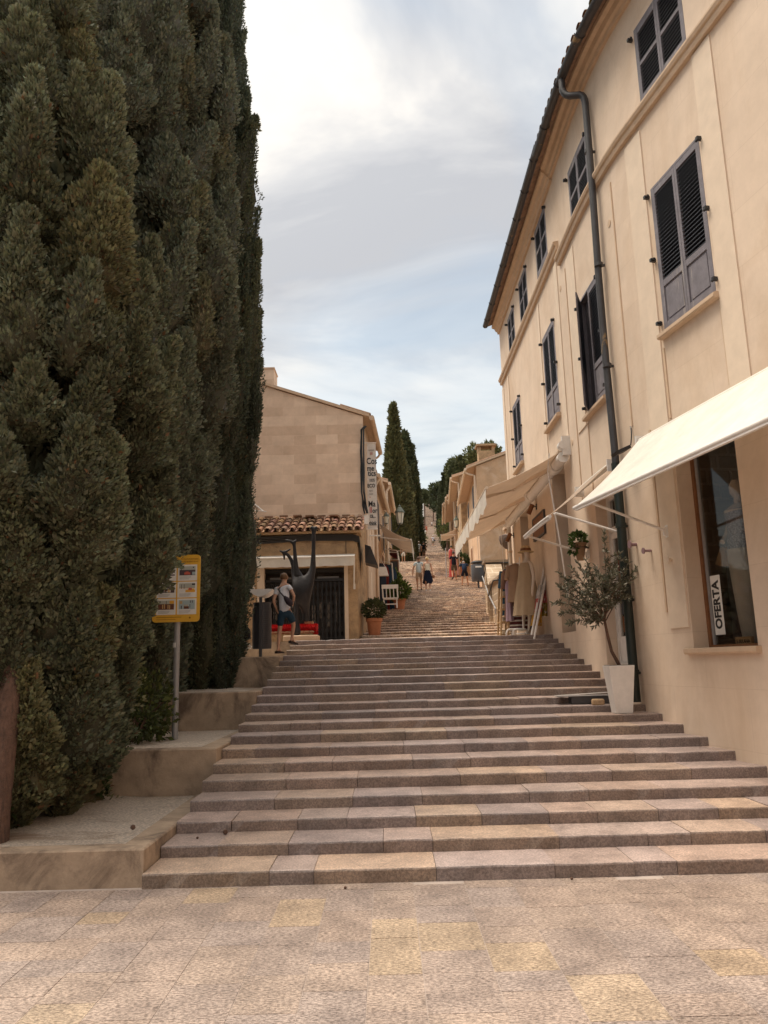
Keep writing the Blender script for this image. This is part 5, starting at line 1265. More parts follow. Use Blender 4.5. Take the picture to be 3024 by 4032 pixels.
for i in range(len(rowsd) - 1):
    for j in range(n): fs.append((i * n + j, i * n + (j + 1) % n, (i + 1) * n + (j + 1) % n, (i + 1) * n + j))
mb.add(vs, fs); mb.build('dress', m_dress, mq2, smooth=True)
m_straw = M('straw', (.50, .36, .20), .8, .3, 60, .6, 120)
mb = MB(); c = MQ(402, 285); mb.lathe(tuple(c), [(.17, -.025), (.155, -.01), (.105, .005), (.10, .06), (.085, .10), (.05, .115), (.005, .12)], 26, sy=1.1); mb.build('straw_hat', m_straw, mq2, smooth=True)
mb = MB(); mb.lathe(tuple(c), [(.108, .008), (.106, .055)], 26, sy=1.1); mb.build('hat_band', m_wood, mq2, smooth=True)
mb = MB(); mb.tube([MQ(372, 880), MQ(380, 1005)], .012, 8); mb.lathe(tuple(MQ(385, 1055)), [(.16, -.005), (.16, .01)], 20); mb.build('stand', m_white, mq2, smooth=True)
rk = thing('clothes_rack', 'white clothes rack with brown knit garments left of the straw hat mannequin', 'clothes rack', MQ(300, 1065, .2))
RQ = lambda x, y, dy=0: MQ(x, y, .35 + dy)
mb = MB(); mb.tube([RQ(345, 340, -.35), RQ(345, 430, -.35)], .012, 8); mb.tube([RQ(215, 425, .5), RQ(290, 405, .1), RQ(345, 395, -.35)], .012, 8)
for dx in (0, 55): mb.tube(bez(RQ(222 + dx, 1068, -.3), RQ(222 + dx, 1012, -.3), RQ(262 + dx, 1012, -.3), 6) + [RQ(345 + dx, 1010, -.25), RQ(400, 1012, -.2)], .016, 8)
mb.tube([RQ(300, 1015, .2), RQ(300, 420, .1)], .014, 8)
mb.build('frame', m_white, rk, smooth=True)
def garment(parent, top, w, l, col, mat=None, sleeves=True, dep=.10, name='garment', flare=1.15):
    mb = MB(); n = 30; vs = []; fs = []; rows_ = [(.25, 0), (.8, .07), (.95, .14), (.9, .45), (1.0, .75), (flare, 1)]
    for (k, f) in rows_:
        for j in range(n):
            t = 2 * pi * j / n; r = 1 + .12 * f * sin(6 * t + top[0] * 9); vs.append((top[0] + w * k * cos(t) * r, top[1] + dep * k * sin(t) * r, top[2] - l * f))
    for i in range(len(rows_) - 1):
        for j in range(n): fs.append((i * n + j, i * n + (j + 1) % n, (i + 1) * n + (j + 1) % n, (i + 1) * n + j))
    mb.add(vs, fs)
    if sleeves:
        for sgn in (-1, 1): mb.tube([(top[0] + sgn * w * .7, top[1], top[2] - l * .06), (top[0] + sgn * w * 1.15, top[1] - .02, top[2] - l * .42)], [.06, .05], 10)
    return mb.build(name, mat or M_cloth('garment_cloth', col, .08), parent, smooth=True)
garment(rk, tuple(RQ(262, 440, .3)), .17, 1.05, (.26, .15, .11)); garment(rk, tuple(RQ(300, 400, -.2)), .17, .80, (.36, .24, .16)); garment(rk, tuple(RQ(222, 450, .55)), .14, 1.0, (.05, .12, .19)); garment(rk, tuple(RQ(236, 560, .1)), .07, .85, (.35, .25, .3), sleeves=False)
m_str, ntS, bS = new_mat('striped_cloth'); gS = N(ntS, 'ShaderNodeNewGeometry'); spS = N(ntS, 'ShaderNodeSeparateXYZ'); ntS.links.new(gS.outputs['Position'], spS.inputs[0])
mS = N(ntS, 'ShaderNodeMath', operation='MULTIPLY'); mS.inputs[1].default_value = 10.5; ntS.links.new(spS.outputs['Z'], mS.inputs[0]); fS = N(ntS, 'ShaderNodeMath', operation='FRACT'); ntS.links.new(mS.outputs[0], fS.inputs[0])
ntS.links.new(ramp(ntS, fS.outputs[0], [(.0, (.09, .02, .025)), (.66, (.09, .02, .025)), (.68, (.62, .58, .54)), (1, (.62, .58, .54))]), bS.inputs['Base Color']); bS.inputs['Roughness'].default_value = .9
garment(rk, tuple(RQ(345, 790, .2)), .22, .52, None, m_str, False, .14, 'striped_cloth', 1.0)
# wooden crate rack and leaning poles with scarves
wr = thing('wooden_rack', 'light wooden display rack with shelves beside the stone parapet', 'rack', MQ(175, 1070, .6))
WQ = lambda x, y, dy=0: MQ(x, y, .9 + dy)
mb = MB(); a = WQ(150, 960); b = WQ(205, 1072)
for i in range(5): 
    z = TZ0 + .02 + i * .27; mb.box(a.x + .02 * i, b.x + .02 * i + .05, 16.4, 16.85, z, z + .03)
for x in (a.x, b.x + .05): mb.bar((x, 16.4, TZ0), (x + .10, 16.45, TZ0 + 1.35), .035); mb.bar((x, 16.85, TZ0), (x + .10, 16.8, TZ0 + 1.35), .035)
mb.build('shelves', m_ltwood, wr)
m_wares = M('wares_cloth', (.5, .42, .32), .8, .6, 25)
for i in range(4): z = TZ0 + .05 + i * .27; mb = MB(); mb.box(a.x + .04 + .02 * i, b.x + .02 * i, 16.45, 16.75, z + .01, z + .10); mb.build('folded_goods', m_wares, wr)
lp = thing('leaning_poles', 'pair of long pale poles with bright scarves leaning beside the mannequin', 'poles', MQ(465, 1105))
PQ = lambda x, y, dy=0: c6(x, y, 15.35 + dy)
for (xa, ya, xb, yb, d0, d1) in ((452, 1105, 606, 268, -.03, .55), (481, 1106, 640, 262, -.07, .5)):
    mb = MB(); bot = PQ(xa, ya, d0); mb.tube([bot, c6(xb, yb, 15.35 + d1)], .024, 10); mb.build('pole', m_white, lp, smooth=True)
def scarf(parent, x0, y0, x1, y1, w, cols, dy):
    for i, c in enumerate(cols):
        f0, f1 = i / len(cols), (i + 1) / len(cols); mb = MB()
        def fn(u, v):
            t = f0 + (f1 - f0) * v; p = PQ(x0 + (x1 - x0) * t, y0 + (y1 - y0) * t, dy); ww = w * (.5 + .7 * t); return Vector((p.x + (u - .5) * ww, p.y + .05 * sin(u * 12 + t * 3), p.z))
        cloth_sheet(mb, fn, 14, 6, .004); mb.build('scarf', M('scarf_cloth', c, .85, .5, 14, .3, 60, .01, stain=(.6, .55, .5), stscale=9, stlo=.55, sthi=.58), parent, smooth=True)
scarf(lp, 543, 600, 500, 980, .20, [(.6, .57, .54), (.55, .12, .10), (.45, .24, .03)], .22)
scarf(lp, 600, 520, 560, 890, .22, [(.6, .56, .52), (.5, .13, .12), (.25, .18, .04)], .32)
scarf(lp, 612, 380, 610, 760, .24, [(.03, .035, .07), (.04, .06, .12), (.05, .22, .32)], .55)

# ------------------------------------------------------------------ stone parapet, rails, litter bin
pp_ = thing('stone_parapet', 'rubble stone parapet of a side stair right of the upper steps', 'wall', (3.4, 21.5, 2.05))
PA = lambda x, y, Y: c6(x, y, Y)
zt1 = c6(160, 392, 24.5).z; zt2 = c6(130, 550, 20.6).z
mb = MB(); mb.prism([(3.05, 19.8, 1.8), (3.05, 22.2, 1.8), (3.05, 22.2, zt2 + .1), (3.05, 20.4, zt2), (3.05, 19.8, zt2 - .35)], (.9, 0, 0)); mb.build('lower_wall', m_rubble, pp_)
mb = MB(); mb.prism([(2.95, 22.3, 1.8), (3.75, 28, 2.5), (3.75, 28, zt1 + .5), (3.2, 24.5, zt1), (2.95, 22.3, zt1 - .9)], (.5, 0, 0)); mb.box(3.2, 6.5, 24.45, 24.9, 2.2, zt1); mb.build('upper_wall', m_rubble, pp_)
mb = MB(); mb.box(3.15, 6.5, 24.35, 25.0, zt1, zt1 + .08); mb.box(2.98, 4.0, 20.35, 22.25, zt2 + .02, zt2 + .09); mb.build('coping', m_conc, pp_)
mb = MB(); mb.tube([c6(55, 700, 21), c6(100, 560, 20.5), c6(165, 548, 20.5)], .02, 8); mb.build('handrail', m_black, pp_, smooth=True); mb = MB(); mb.tube([c6(10, 530, 24.4), c6(38, 395, 24.4), c6(285, 388, 24.3)], .02, 8); mb.build('handrail', m_black, pp_, smooth=True)
rlq = thing('steel_handrail', 'pale steel handrail along the stone parapet', 'handrail', c6(60, 650, 21))
mb = MB(); mb.tube([c6(0, 520, 27), c6(40, 640, 24), c6(58, 690, 22.5), c6(122, 825, 20.5)], .022, 8); mb.tube([c6(122, 825, 20.5), c6(122, 870, 20.5)], .02, 8); mb.build('rail', m_grey, rlq, smooth=True)
st = thing('wall_ledge', 'rounded stone ledge jutting from the wall under the tan awning', 'ledge', c3(720, 1430, 24))
mb = MB(); c = c3(725, 1425, 24.6); mb.lathe((c.x + .2, c.y, c.z), [(.08, -.32), (.25, -.25), (.38, -.1), (.42, .05), (.40, .16), (.3, .2), (.02, .21)], 18, sx=1.15); mb.build('boulder', M('dark_rock', (.17, .125, .105), .9, .35, 8, .8, 25, .02), st, smooth=True)
mb = MB(); mb.box(c.x - .35, c.x + .9, c.y - .2, c.y + .3, c.z - 1.45, c.z - 1.2); mb.box(c.x - .2, c.x + .8, c.y - .1, c.y + .3, c.z - 1.9, c.z - 1.45); mb.build('ledge_stone', m_rubble, st)
def street_bin(foot, label):
    root = thing('litter_bin', label, 'bin', foot); mb = MB(); f = foot
    mb.tube([f, f + Vector((0, 0, .5))], .05, 8); mb.build('post', m_dgrey, root)
    mb = MB(); mb.lathe(tuple(f), [(.30, .35), (.33, .5), (.33, 1.15), (.31, 1.18)], 22); mb.build('drum', m_dgrey, root, smooth=True)
    mb = MB(); mb.lathe(tuple(f), [(.335, 1.24), (.34, 1.28), (.22, 1.36), (.02, 1.38)], 22); 
    for t in (0, 2.1, 4.2): mb.box(f.x + .3 * cos(t) - .02, f.x + .3 * cos(t) + .02, f.y + .3 * sin(t) - .02, f.y + .3 * sin(t) + .02, f.z + 1.17, f.z + 1.26)
    mb.build('lid', m_black, root, smooth=True)
    mb = MB(); mb.box(f.x - .15, f.x + .15, f.y - .345, f.y - .325, f.z + 1.0, f.z + 1.08); mb.build('white_plate', m_paper, root)
f = on_street(1893, 2318); street_bin(Vector((f.x - .1, f.y, f.z)), 'dark round litter bin on a post by the stone parapet')

# ------------------------------------------------------------------ houses along the upper street
def tiles_on(parent, c, slope_pts, n):
    pass
def street_house(label, side, Y0, Y1, zb, ze, depth, pitch=.32, wall=None, wins=2, doorq=True, chim=None, xoff=0.0, ov=.35, gut=True):
    T = LE if side < 0 else RE
    x0, x1 = edge(T, Y0) + side * (.05 - xoff), edge(T, Y1) + side * (.05 - xoff)
    root = thing('terraced_house', label, 'building', ((x0 + x1) / 2 + side * depth / 2, (Y0 + Y1) / 2, zb), 'old houses along the upper stairs')
    xb0, xb1 = x0 + side * depth, x1 + side * depth; zr = ze + pitch * depth
    mb = MB(); mb.add([(x0, Y0, zb - 2), (x1, Y1, zb - 2), (xb1, Y1, zb - 2), (xb0, Y0, zb - 2), (x0, Y0, ze), (x1, Y1, ze), (xb1, Y1, zr), (xb0, Y0, zr)],
                      [(0, 1, 5, 4), (1, 2, 6, 5), (2, 3, 7, 6), (3, 0, 4, 7)]); mb.build('wall', wall or m_peach, root)
    o = -side * ov; dz = -pitch * ov; mb = MB()
    a = [(x0 + o, Y0 - .12, ze + dz + .03), (x1 + o, Y1 + .05, ze + dz + .03), (xb1, Y1 + .05, zr + .03), (xb0, Y0 - .12, zr + .03)]; b = [(p[0], p[1], p[2] + .09) for p in a]
    mb.add(a + b, [(3, 2, 1, 0), (4, 5, 6, 7), (0, 1, 5, 4), (1, 2, 6, 5), (2, 3, 7, 6), (3, 0, 4, 7)]); ro = mb.build('roof', m_trim2, root)
    mb = MB(); n = max(4, int((Y1 - Y0) / .24)); barrel_row(mb, (x0 + o - .0, Y0 - .1, ze + dz + .13), (x1 + o, Y1 + .04, ze + dz + .13), n, Vector((side * 1, 0, pitch)), min(depth + ov, 2.5), .11)
    nb_ = int(depth / .5); barrel_row(mb, (x0 + o, Y0 - .1, ze + dz + .14), (xb0, Y0 - .1, zr + .14), 8, (0, .4, 0), .6, .09) if False else None
    mb.build('roof_tiles', m_tile, ro, smooth=True)
    if gut:
        mb = MB(); mb.tube([(x0 + o - side * .06, Y0 - .1, ze + dz), (x1 + o - side * .06, Y1, ze + dz - .03)], .07, 10)
        mb.tube(bez((x0 + o - side * .06, Y0 + .15, ze + dz - .05), (x0 + o, Y0 + .15, ze + dz - .2), (x0 - side * .08, Y0 + .15, ze + dz - .28), 5) + [(x0 - side * .08, Y0 + .15, zb)], .05, 8); mb.build('gutter', m_trim, root, smooth=True)
    D = Vector((x1 - x0, Y1 - Y0, 0)); L = D.length; D = D / L; nrm = Vector((-side * D.y, side * D.x, 0)) if side > 0 else Vector((D.y, -D.x, 0))
    def slab(name, s0, s1, a, b, t, mat, par=root):
        mb = MB(); p, q = Vector((x0, Y0, 0)) + D * s0, Vector((x0, Y0, 0)) + D * s1; n_ = nrm * t; i_ = nrm * -.04
        mb.hexa([(p + i_) + Vector((0, 0, a)), (q + i_) + Vector((0, 0, a)), (q + n_) + Vector((0, 0, a)), (p + n_) + Vector((0, 0, a)), (p + i_) + Vector((0, 0, b)), (q + i_) + Vector((0, 0, b)), (q + n_) + Vector((0, 0, b)), (p + n_) + Vector((0, 0, b))]); return mb.build(name, mat, par)
    zs_ = street_z((Y0 + Y1) / 2)
    for i in range(wins):
        s = L * (i + .5) / wins; w = slab('window', s - .55, s + .55, ze - 2.0, ze - .55, .05, m_trim); slab('shutter', s - .45, s + .45, ze - 1.92, ze - .62, .07, m_navy, w)
    if doorq: d = slab('door', L * .55, L * .55 + 1.1, zs_ - .3, zs_ + 2.1, .05, m_trim); slab('door_leaf', L * .55 + .1, L * .55 + 1.0, zs_ - .25, zs_ + 2.0, .07, m_wood, d)
    if chim:
        cx, cy, cz, w = chim; mb = MB(); mb.box(cx - w, cx + w, cy - .3, cy + .3, cz - 1.2, cz - .28)
        for dx in (-w * .85, w * .85): mb.box(cx + dx - .08, cx + dx + .08, cy - .25, cy + .25, cz - .28, cz - .04)
        mb.box(cx - w * 1.25, cx + w * 1.25, cy - .4, cy + .4, cz - .04, cz + .06); mb.build('chimney', m_oldwall, ro)
    return root
h2x = P(1870, 1820, 38)
# big peach house with the chimney (gable seen above the stone parapet)
hc = P(1912, 1770, 39.0)
street_house('peach plastered house with a chimney and cream gutter pipe, right of the stairs', 1, 38, 47, 4.9, P(1868, 1835, 38).z, 9, .36, m_peach, 2, True, (hc.x, 39.0, hc.z + .15, .42), 0, .5)
street_house('narrow old house with a tiled roof right above the peach house', 1, 47.2, 55, 6.6, P(1818, 1885, 48).z, 8, .3, m_oldwall, 2, True, None, .35, .5)
street_house('old house with a brown eave further up on the right', 1, 55.2, 66, 8.6, P(1790, 1958, 56).z, 8, .3, m_peach, 2, True, None, .45, .6)
street_house('last low house on the right before the cypresses', 1, 66.2, 76, 10.4, P(1772, 1985, 67).z, 8, .3, m_oldwall, 2, True, None, .6, .6)
street_house('old house with a white hanging awning up the stairs on the left', -1, 24.7, 30.8, 3.0, zq1(985, 870, 24.8).z, 7, .3, m_peach, 2, True, None, .0, .14)
street_house('old house with a lantern on its wall, left of the stairs', -1, 31, 37.5, 4.0, zq1(1032, 925, 31).z, 7, .3, m_oldwall, 2, True, None, .05, .15)
# side walls seen right of the parapet: rear yard wall
yw = thing('yard_wall', 'plain peach yard wall behind the stone parapet', 'wall', (5.5, 27, 3.5)); mb = MB(); mb.box(4.4, 9, 27.5, 27.9, 2.5, 6.2); mb.build('plaster', m_peach, yw); mb = MB(); mb.box(4.35, 9, 27.45, 27.95, 6.2, 6.3); mb.build('coping', m_trim2, yw)
# pale house glimpsed behind the cypresses on the left
pk_ = thing('pale_house', 'peach plastered house behind the big cypresses at the left edge', 'building', (-9.5, 12, 0))
mb = MB(); mb.box(-16, -9.2, 4, 18.8, -.1, 6.4); mb.build('wall', m_peach, pk_)
mb = MB(); mb.box(-16.2, -8.9, 3.8, 19, 6.4, 6.55); mb.build('roof', m_tile, pk_)
for y in (6.5, 10, 13.5): mb = MB(); mb.box(-9.25, -9.15, y, y + 1, 3.6, 5.2); w = mb.build('window', m_navy, pk_)

# ------------------------------------------------------------------ lanterns, awnings and stalls up the street
m_lant = plain('grey_green_iron', (.10, .115, .09), .5, .4)
def lantern(c, label, wx, s=1.0):
    root = thing('wall_lantern', label, 'lantern', c, 'wall lanterns along the stairs')
    mb = MB(); mb.lathe(tuple(c), [(.10 * s, -.24 * s), (.165 * s, .16 * s)], 6); mb.build('glass', plain('lantern_glass', (.74, .68, .56), .3, .5), root)
    mb = MB(); mb.lathe(tuple(c), [(.20 * s, .16 * s), (.19 * s, .20 * s), (.09 * s, .36 * s), (.05 * s, .38 * s), (.05 * s, .44 * s), (.01 * s, .47 * s)], 6); mb.lathe(tuple(c), [(.11 * s, -.27 * s), (.11 * s, -.24 * s)], 6)
    for k in range(6): t = 2 * pi * k / 6; mb.bar(c + Vector((.102 * s * cos(t), .102 * s * sin(t), -.24 * s)), c + Vector((.168 * s * cos(t), .168 * s * sin(t), .16 * s)), .016 * s)
    mb.build('hood', m_lant, root)
    mb = MB(); mb.tube(bez(c + Vector((0, 0, -.27 * s)), c + Vector(((wx - c.x) * .3, 0, -.75 * s)), Vector((wx, c.y, c.z - .5 * s)), 8), .02 * s, 7); mb.bar((wx, c.y, c.z - .2 * s), (wx, c.y, c.z - .8 * s), .05 * s); mb.build('bracket', m_green, root)
    return root
lc = zz5(412, 285, 33); lantern(lc, 'nearest wall lantern, above the tan awning on the left', edge(LE, 33) - .1, 1.15)
lc = zz5(1152, 365, 52); lantern(lc, 'pale wall lantern on the right, above a small awning', edge(RE, 52), 1.1)
lc = zz5(992, 335, 75); lantern(lc, 'farthest small lantern among the cypresses on the right', edge(RE, 75) - .4, 1.1)
lc = zz5(235, 315, 28); lantern(lc, 'green lantern half hidden behind the white banner', edge(LE, 28) - .1, .6)
def side_awning(label, Y0, Y1, T, side, xw, xf, zw, zf, mat, group='awnings further up the stairs'):
    root = thing('awning', label, 'awning', ((xw + xf) / 2, (Y0 + Y1) / 2, zw), group)
    dx = lambda u: (edge(T, Y0 + (Y1 - Y0) * u) - edge(T, Y0))
    mb = MB(); cloth_sheet(mb, lambda u, v: Vector((xw + dx(u) + (xf - xw) * v, Y0 + (Y1 - Y0) * u, zw + (zf - zw) * v - .08 * sin(pi * v))), 10, 6); mb.build('canopy', mat, root, smooth=True)
    mb = MB(); cloth_sheet(mb, lambda u, v: Vector((xf + dx(u) - side * .02, Y0 + (Y1 - Y0) * u, zf - .38 * v * (1 + .15 * sin(u * 40)))), 30, 2, .003); mb.build('valance', m_awn, root, smooth=True)
    mb = MB(); mb.tube([(xf, Y0, zf), (xf + dx(1), Y1, zf)], .03, 8); mb.build('front_bar', m_white, root, smooth=True)
    for u in (.08, .9):
        y = Y0 + (Y1 - Y0) * u; mb = MB(); mb.bar((xw + dx(u), y, zw - .45), (xf + dx(u), y, zf - .02), .04); mb.build('arm', m_white, root)
a = zq1(1000, 1215, 26); b = zq1(1232, 1335, 26); side_awning('tan folding arm awning behind the white banner, over clothes racks', 26, 29.5, LE, -1, a.x, b.x, a.z, b.z, m_awnb)
a = zz5(1165, 425, 55); b = zz5(950, 515, 55); side_awning('small tan awning high up the stairs on the right', 55, 58, RE, 1, a.x, b.x, a.z, b.z, m_awnb)
a = zq1(1020, 1340, 31.2); b = zq1(1130, 1385, 31.2); side_awning('dark red awning under the tan one on the left', 31.2, 34, LE, -1, a.x, b.x, a.z, b.z - .2, M_cloth('dark_red_cloth', (.12, .015, .02), .1))
def pot_plant(foot, label, r, h, pr, col, n=700, l=.09, group='potted plants by the stairs', potm=None):
    root = thing('potted_plant', label, 'plant', foot, group)
    mb = MB(); mb.lathe(tuple(foot), [(pr * .7, 0), (pr * .95, h * .8), (pr * 1.08, h * .82), (pr * 1.08, h), (pr * .92, h), (pr * .9, h * .9), (.01, h * .9)], 20); mb.build('pot', potm or m_terra, root, smooth=True)
    leaf_ball('foliage', root, foot + Vector((0, 0, h + r * .75)), r, n, l, l * .28, col, .4, .5, (1, 1, .9))
f = zq1(965, 1940, 19.9); pot_plant(Vector((f.x, 20.0, street_z(20.0) - .02)), 'bushy plant in a terracotta pot at the corner of the old shop', .30, .46, .20, (.075, .085, .035), 1500, .07)
p_ = P(1570, 2270, 27); pot_plant(Vector((p_.x, 27, street_z(27))), 'leafy plant in a pot behind the white chair', .38, .4, .22, (.10, .14, .03), 700, .14)
p_ = P(1530, 2230, 31); pot_plant(Vector((p_.x, 31, street_z(31))), 'green shrub in a pot under the dark red awning', .5, .5, .25, (.10, .14, .03), 700, .16)
p_ = P(1812, 2200, 46.5); pot_plant(Vector((p_.x, 46.5, street_z(46.5))), 'dark leafy plant in a pot beside the pink shirted person', .5, .5, .25, (.05, .07, .025), 600, .18)
p_ = P(1815, 2180, 48.5); pot_plant(Vector((p_.x + .1, 48.5, street_z(48.5) + .6)), 'tall cactus like plant in a pot against the right wall', .35, .6, .25, (.04, .055, .025), 400, .2)
# white folding chair
chY = 23.2; C = lambda x, y, dy=0: zo(1450, 1950, .3014)(x, y, chY + dy)
zc = street_z(chY)
cr_ = thing('folding_chair', 'white wooden folding chair on the steps outside the corner house', 'chair', C(290, 1470))
x0_, x1_ = C(205, 1400).x, C(375, 1400).x; zf_ = C(290, 1475).z; zseat = C(290, 1345).z; ztp = C(290, 1190).z
mb = MB(); mb.box(x0_ - .02, x1_ + .04, chY - .02, chY + .36, zseat - .02, zseat + .02); mb.build('seat', m_white, cr_)
for x in (x0_, x1_):
    for (ya, yb) in ((-.02, .22), (.36, .08)):
        mb = MB(); mb.bar((x, chY + ya, zf_ + (.05 if ya > 0 else 0)), (x, chY + yb * .3, zseat), .035, .045); mb.build('leg', m_white, cr_)
mb = MB(); mb.bar((x0_, chY, zf_ + .12), (x1_, chY, zf_ + .12), .03, .03); mb.build('stretcher', m_white, cr_)
mb = MB()
for x in (x0_ - .02, x1_ + .03): mb.bar((x, chY - .03, zseat), (x - .015, chY - .12, ztp), .035, .04)
mb.bar((x0_ - .06, chY - .12, ztp - .02), (x1_ + .05, chY - .12, ztp - .02), .03, .12)
for k in range(3): x = x0_ + (x1_ - x0_) * (k + .8) / 3.6; mb.bar((x, chY - .03, zseat), (x - .01, chY - .12, ztp - .06), .025, .035)
mb.build('backrest', m_white, cr_)
# clothes rack on the left
rY = 27.2; R_ = lambda x, y, dy=0: zz5(x, y, rY + dy)
rl_ = thing('clothes_rack', 'rack of dark clothes under the tan awning on the left', 'clothes rack', R_(230, 1180))
mb = MB(); mb.tube([R_(180, 1190), R_(150, 850), R_(310, 890), R_(330, 1200)], .025, 7); mb.build('frame', m_white, rl_, smooth=True)
for i, (x, c) in enumerate([(165, (.05, .06, .09)), (200, (.20, .035, .03)), (235, (.03, .05, .08)), (268, (.035, .07, .10)), (300, (.03, .045, .075))]): garment(rl_, tuple(R_(x, 890 + i * 6, .1 * i)), .20, 2.35 if i > 1 else 2.0, c, None, False, .13)
bg = thing('shoulder_bag', 'pale shoulder bag hanging from a board at the left wall', 'bag', zz5(160, 1000, 26.4)); c = zz5(160, 1020, 26.4); mb = MB(); mb.hexa([c + Vector((-.28, .1, -.1)), c + Vector((.28, .1, -.1)), c + Vector((.28, -.08, -.1)), c + Vector((-.28, -.08, -.1)), c + Vector((-.2, .05, .22)), c + Vector((.2, .05, .22)), c + Vector((.2, -.05, .22)), c + Vector((-.2, -.05, .22))]); mb.build('body', m_white, bg, bevel=.02)
mb = MB(); mb.tube([c + Vector((-.18, 0, .2)), c + Vector((-.12, 0, .75)), c + Vector((.18, 0, .2))], .012, 6); mb.build('strap', m_white, bg)
bb = thing('menu_board', 'dark blackboard standing behind the clothes rack on the left', 'sign', zz5(345, 980, 31)); a = zz5(300, 995, 31); b = zz5(385, 860, 31); mb = MB(); mb.box(a.x, b.x, 31, 31.06, a.z, b.z); mb.build('board', m_black, bb)
mb = MB()
for (x0b, x1b, z0b, z1b) in [(a.x - .04, a.x, a.z - .3, b.z + .04), (b.x, b.x + .04, a.z - .3, b.z + .04), (a.x, b.x, b.z, b.z + .04)]: mb.box(x0b, x1b, 30.98, 31.08, z0b, z1b)
mb.build('frame', m_wood, bb)
cs = thing('clothes_rack', 'rack with red and pink garments at the right wall up the stairs', 'clothes rack', zz5(1075, 840, 45.5)); f = zz5(1075, 700, 45.5)
garment(cs, tuple(f), .13, 1.7, (.40, .07, .06), None, False, .2); garment(cs, (f.x + .32, f.y + .1, f.z - .1), .12, 1.5, (.45, .27, .26), None, False, .2)
mb = MB(); mb.tube([f + Vector((-.3, 0, -2.2)), f + Vector((-.3, 0, .05)), f + Vector((.5, 0, .05)), f + Vector((.5, 0, -2.2))], .03, 7); mb.build('frame', m_grey, cs, smooth=True)

# ------------------------------------------------------------------ people on the stairs
def S_(x, y): return on_street(x, y)
walk1 = dict(knL=(-.10, .10, .52), anL=(-.10, .05, .12), toL=(-.11, .21, .06), knR=(.10, .0, .49), anR=(.10, -.14, .10), toR=(.10, .02, .03))
walk2 = dict(knR=(.10, .14, .53), anR=(.10, .12, .16), toR=(.11, .27, .10), anL=(-.10, -.10, .085), toL=(-.11, .06, .03))
kick = dict(knL=(-.11, -.02, .50), anL=(-.13, -.26, .24), toL=(-.15, -.2, .09), hipL=(-.10, .0, .9))
def at_h(px, ytop, ybot):            # feet on the street and height from the photograph's extent
    p = on_street(px, ybot); return p, abs(P(px, ytop, p.y).z - P(px, ybot, p.y).z)
p, h = at_h(1652, 2193, 2327); m1 = person('man in a pale blue polo shirt and khaki shorts beside a blonde woman', p, h, 0, dict(elL=(-.29, -.02, 1.14), wrL=(-.31, .05, .9), elR=(.26, -.04, 1.14), wrR=(.28, .0, .90), **walk2), 'tee', 'shorts', (.50, .58, .60), (.36, .25, .165), (.10, .055, .035), m_tan, .55)
mb = MB(); mb.lathe((0, .0, 1.475), [(.088, -.02), (.074, .03)], 16, sy=.95); add_part(m1[0], mb, 'collar', m_navy, m1[2])
p, h = at_h(1686, 2193, 2327); w1 = person('blonde woman in a cream sleeveless top and long black skirt', p, h, 0, dict(wrR=(.25, .06, .84), **walk1), 'vest', 'skirt', (.66, .58, .46), (.010, .012, .024), (.62, .46, .26), m_skin, .3, (.7, .68, .66), 'bun', fem=True)
mb = MB(); mb.ball((.30, .08, .74), .085, 12, 8, sy=.6); mb.tube([(.25, .06, .86), (.29, .07, .8)], .012, 6); add_part(w1[0], mb, 'handbag', m_wood, w1[2])
p, h = at_h(1790, 2172, 2287); person('man in a black tee and dark olive shorts, one heel lifted, on the right', p, h, 0, kick, 'tee', 'shorts', (.014, .015, .022), (.075, .055, .035), (.03, .025, .02), m_tan, .5, (.02, .02, .02))
p = S_(1832, 2310); h = abs(P(1832, 2203, p.y).z - P(1832, 2310, p.y).z)
person('man in a navy tee and black shorts bending forward by the litter bin', p, h * 1.12, 0, dict(waist=(0, .06, 1.09), chest=(.0, .20, 1.25), neckb=(.0, .33, 1.34), neck=(.01, .39, 1.37), headlo=(.01, .45, 1.40), headmid=(.01, .49, 1.44), headtop=(.01, .53, 1.46), nose=(.01, .57, 1.37), shL=(-.19, .30, 1.31), shR=(.19, .30, 1.31), elL=(-.26, .26, 1.03), elR=(.27, .26, 1.03), wrL=(-.25, .33, .80), wrR=(.27, .33, .80), knL=(-.15, .03, .49), anL=(-.17, -.03, .085), toL=(-.2, .12, .03), knR=(.13, .04, .49), anR=(.17, -.02, .085), toR=(.2, .13, .03)), 'tee', 'shorts', (.018, .03, .06), (.012, .012, .02), (.25, .2, .17), m_tan, .5, (.02, .02, .02))
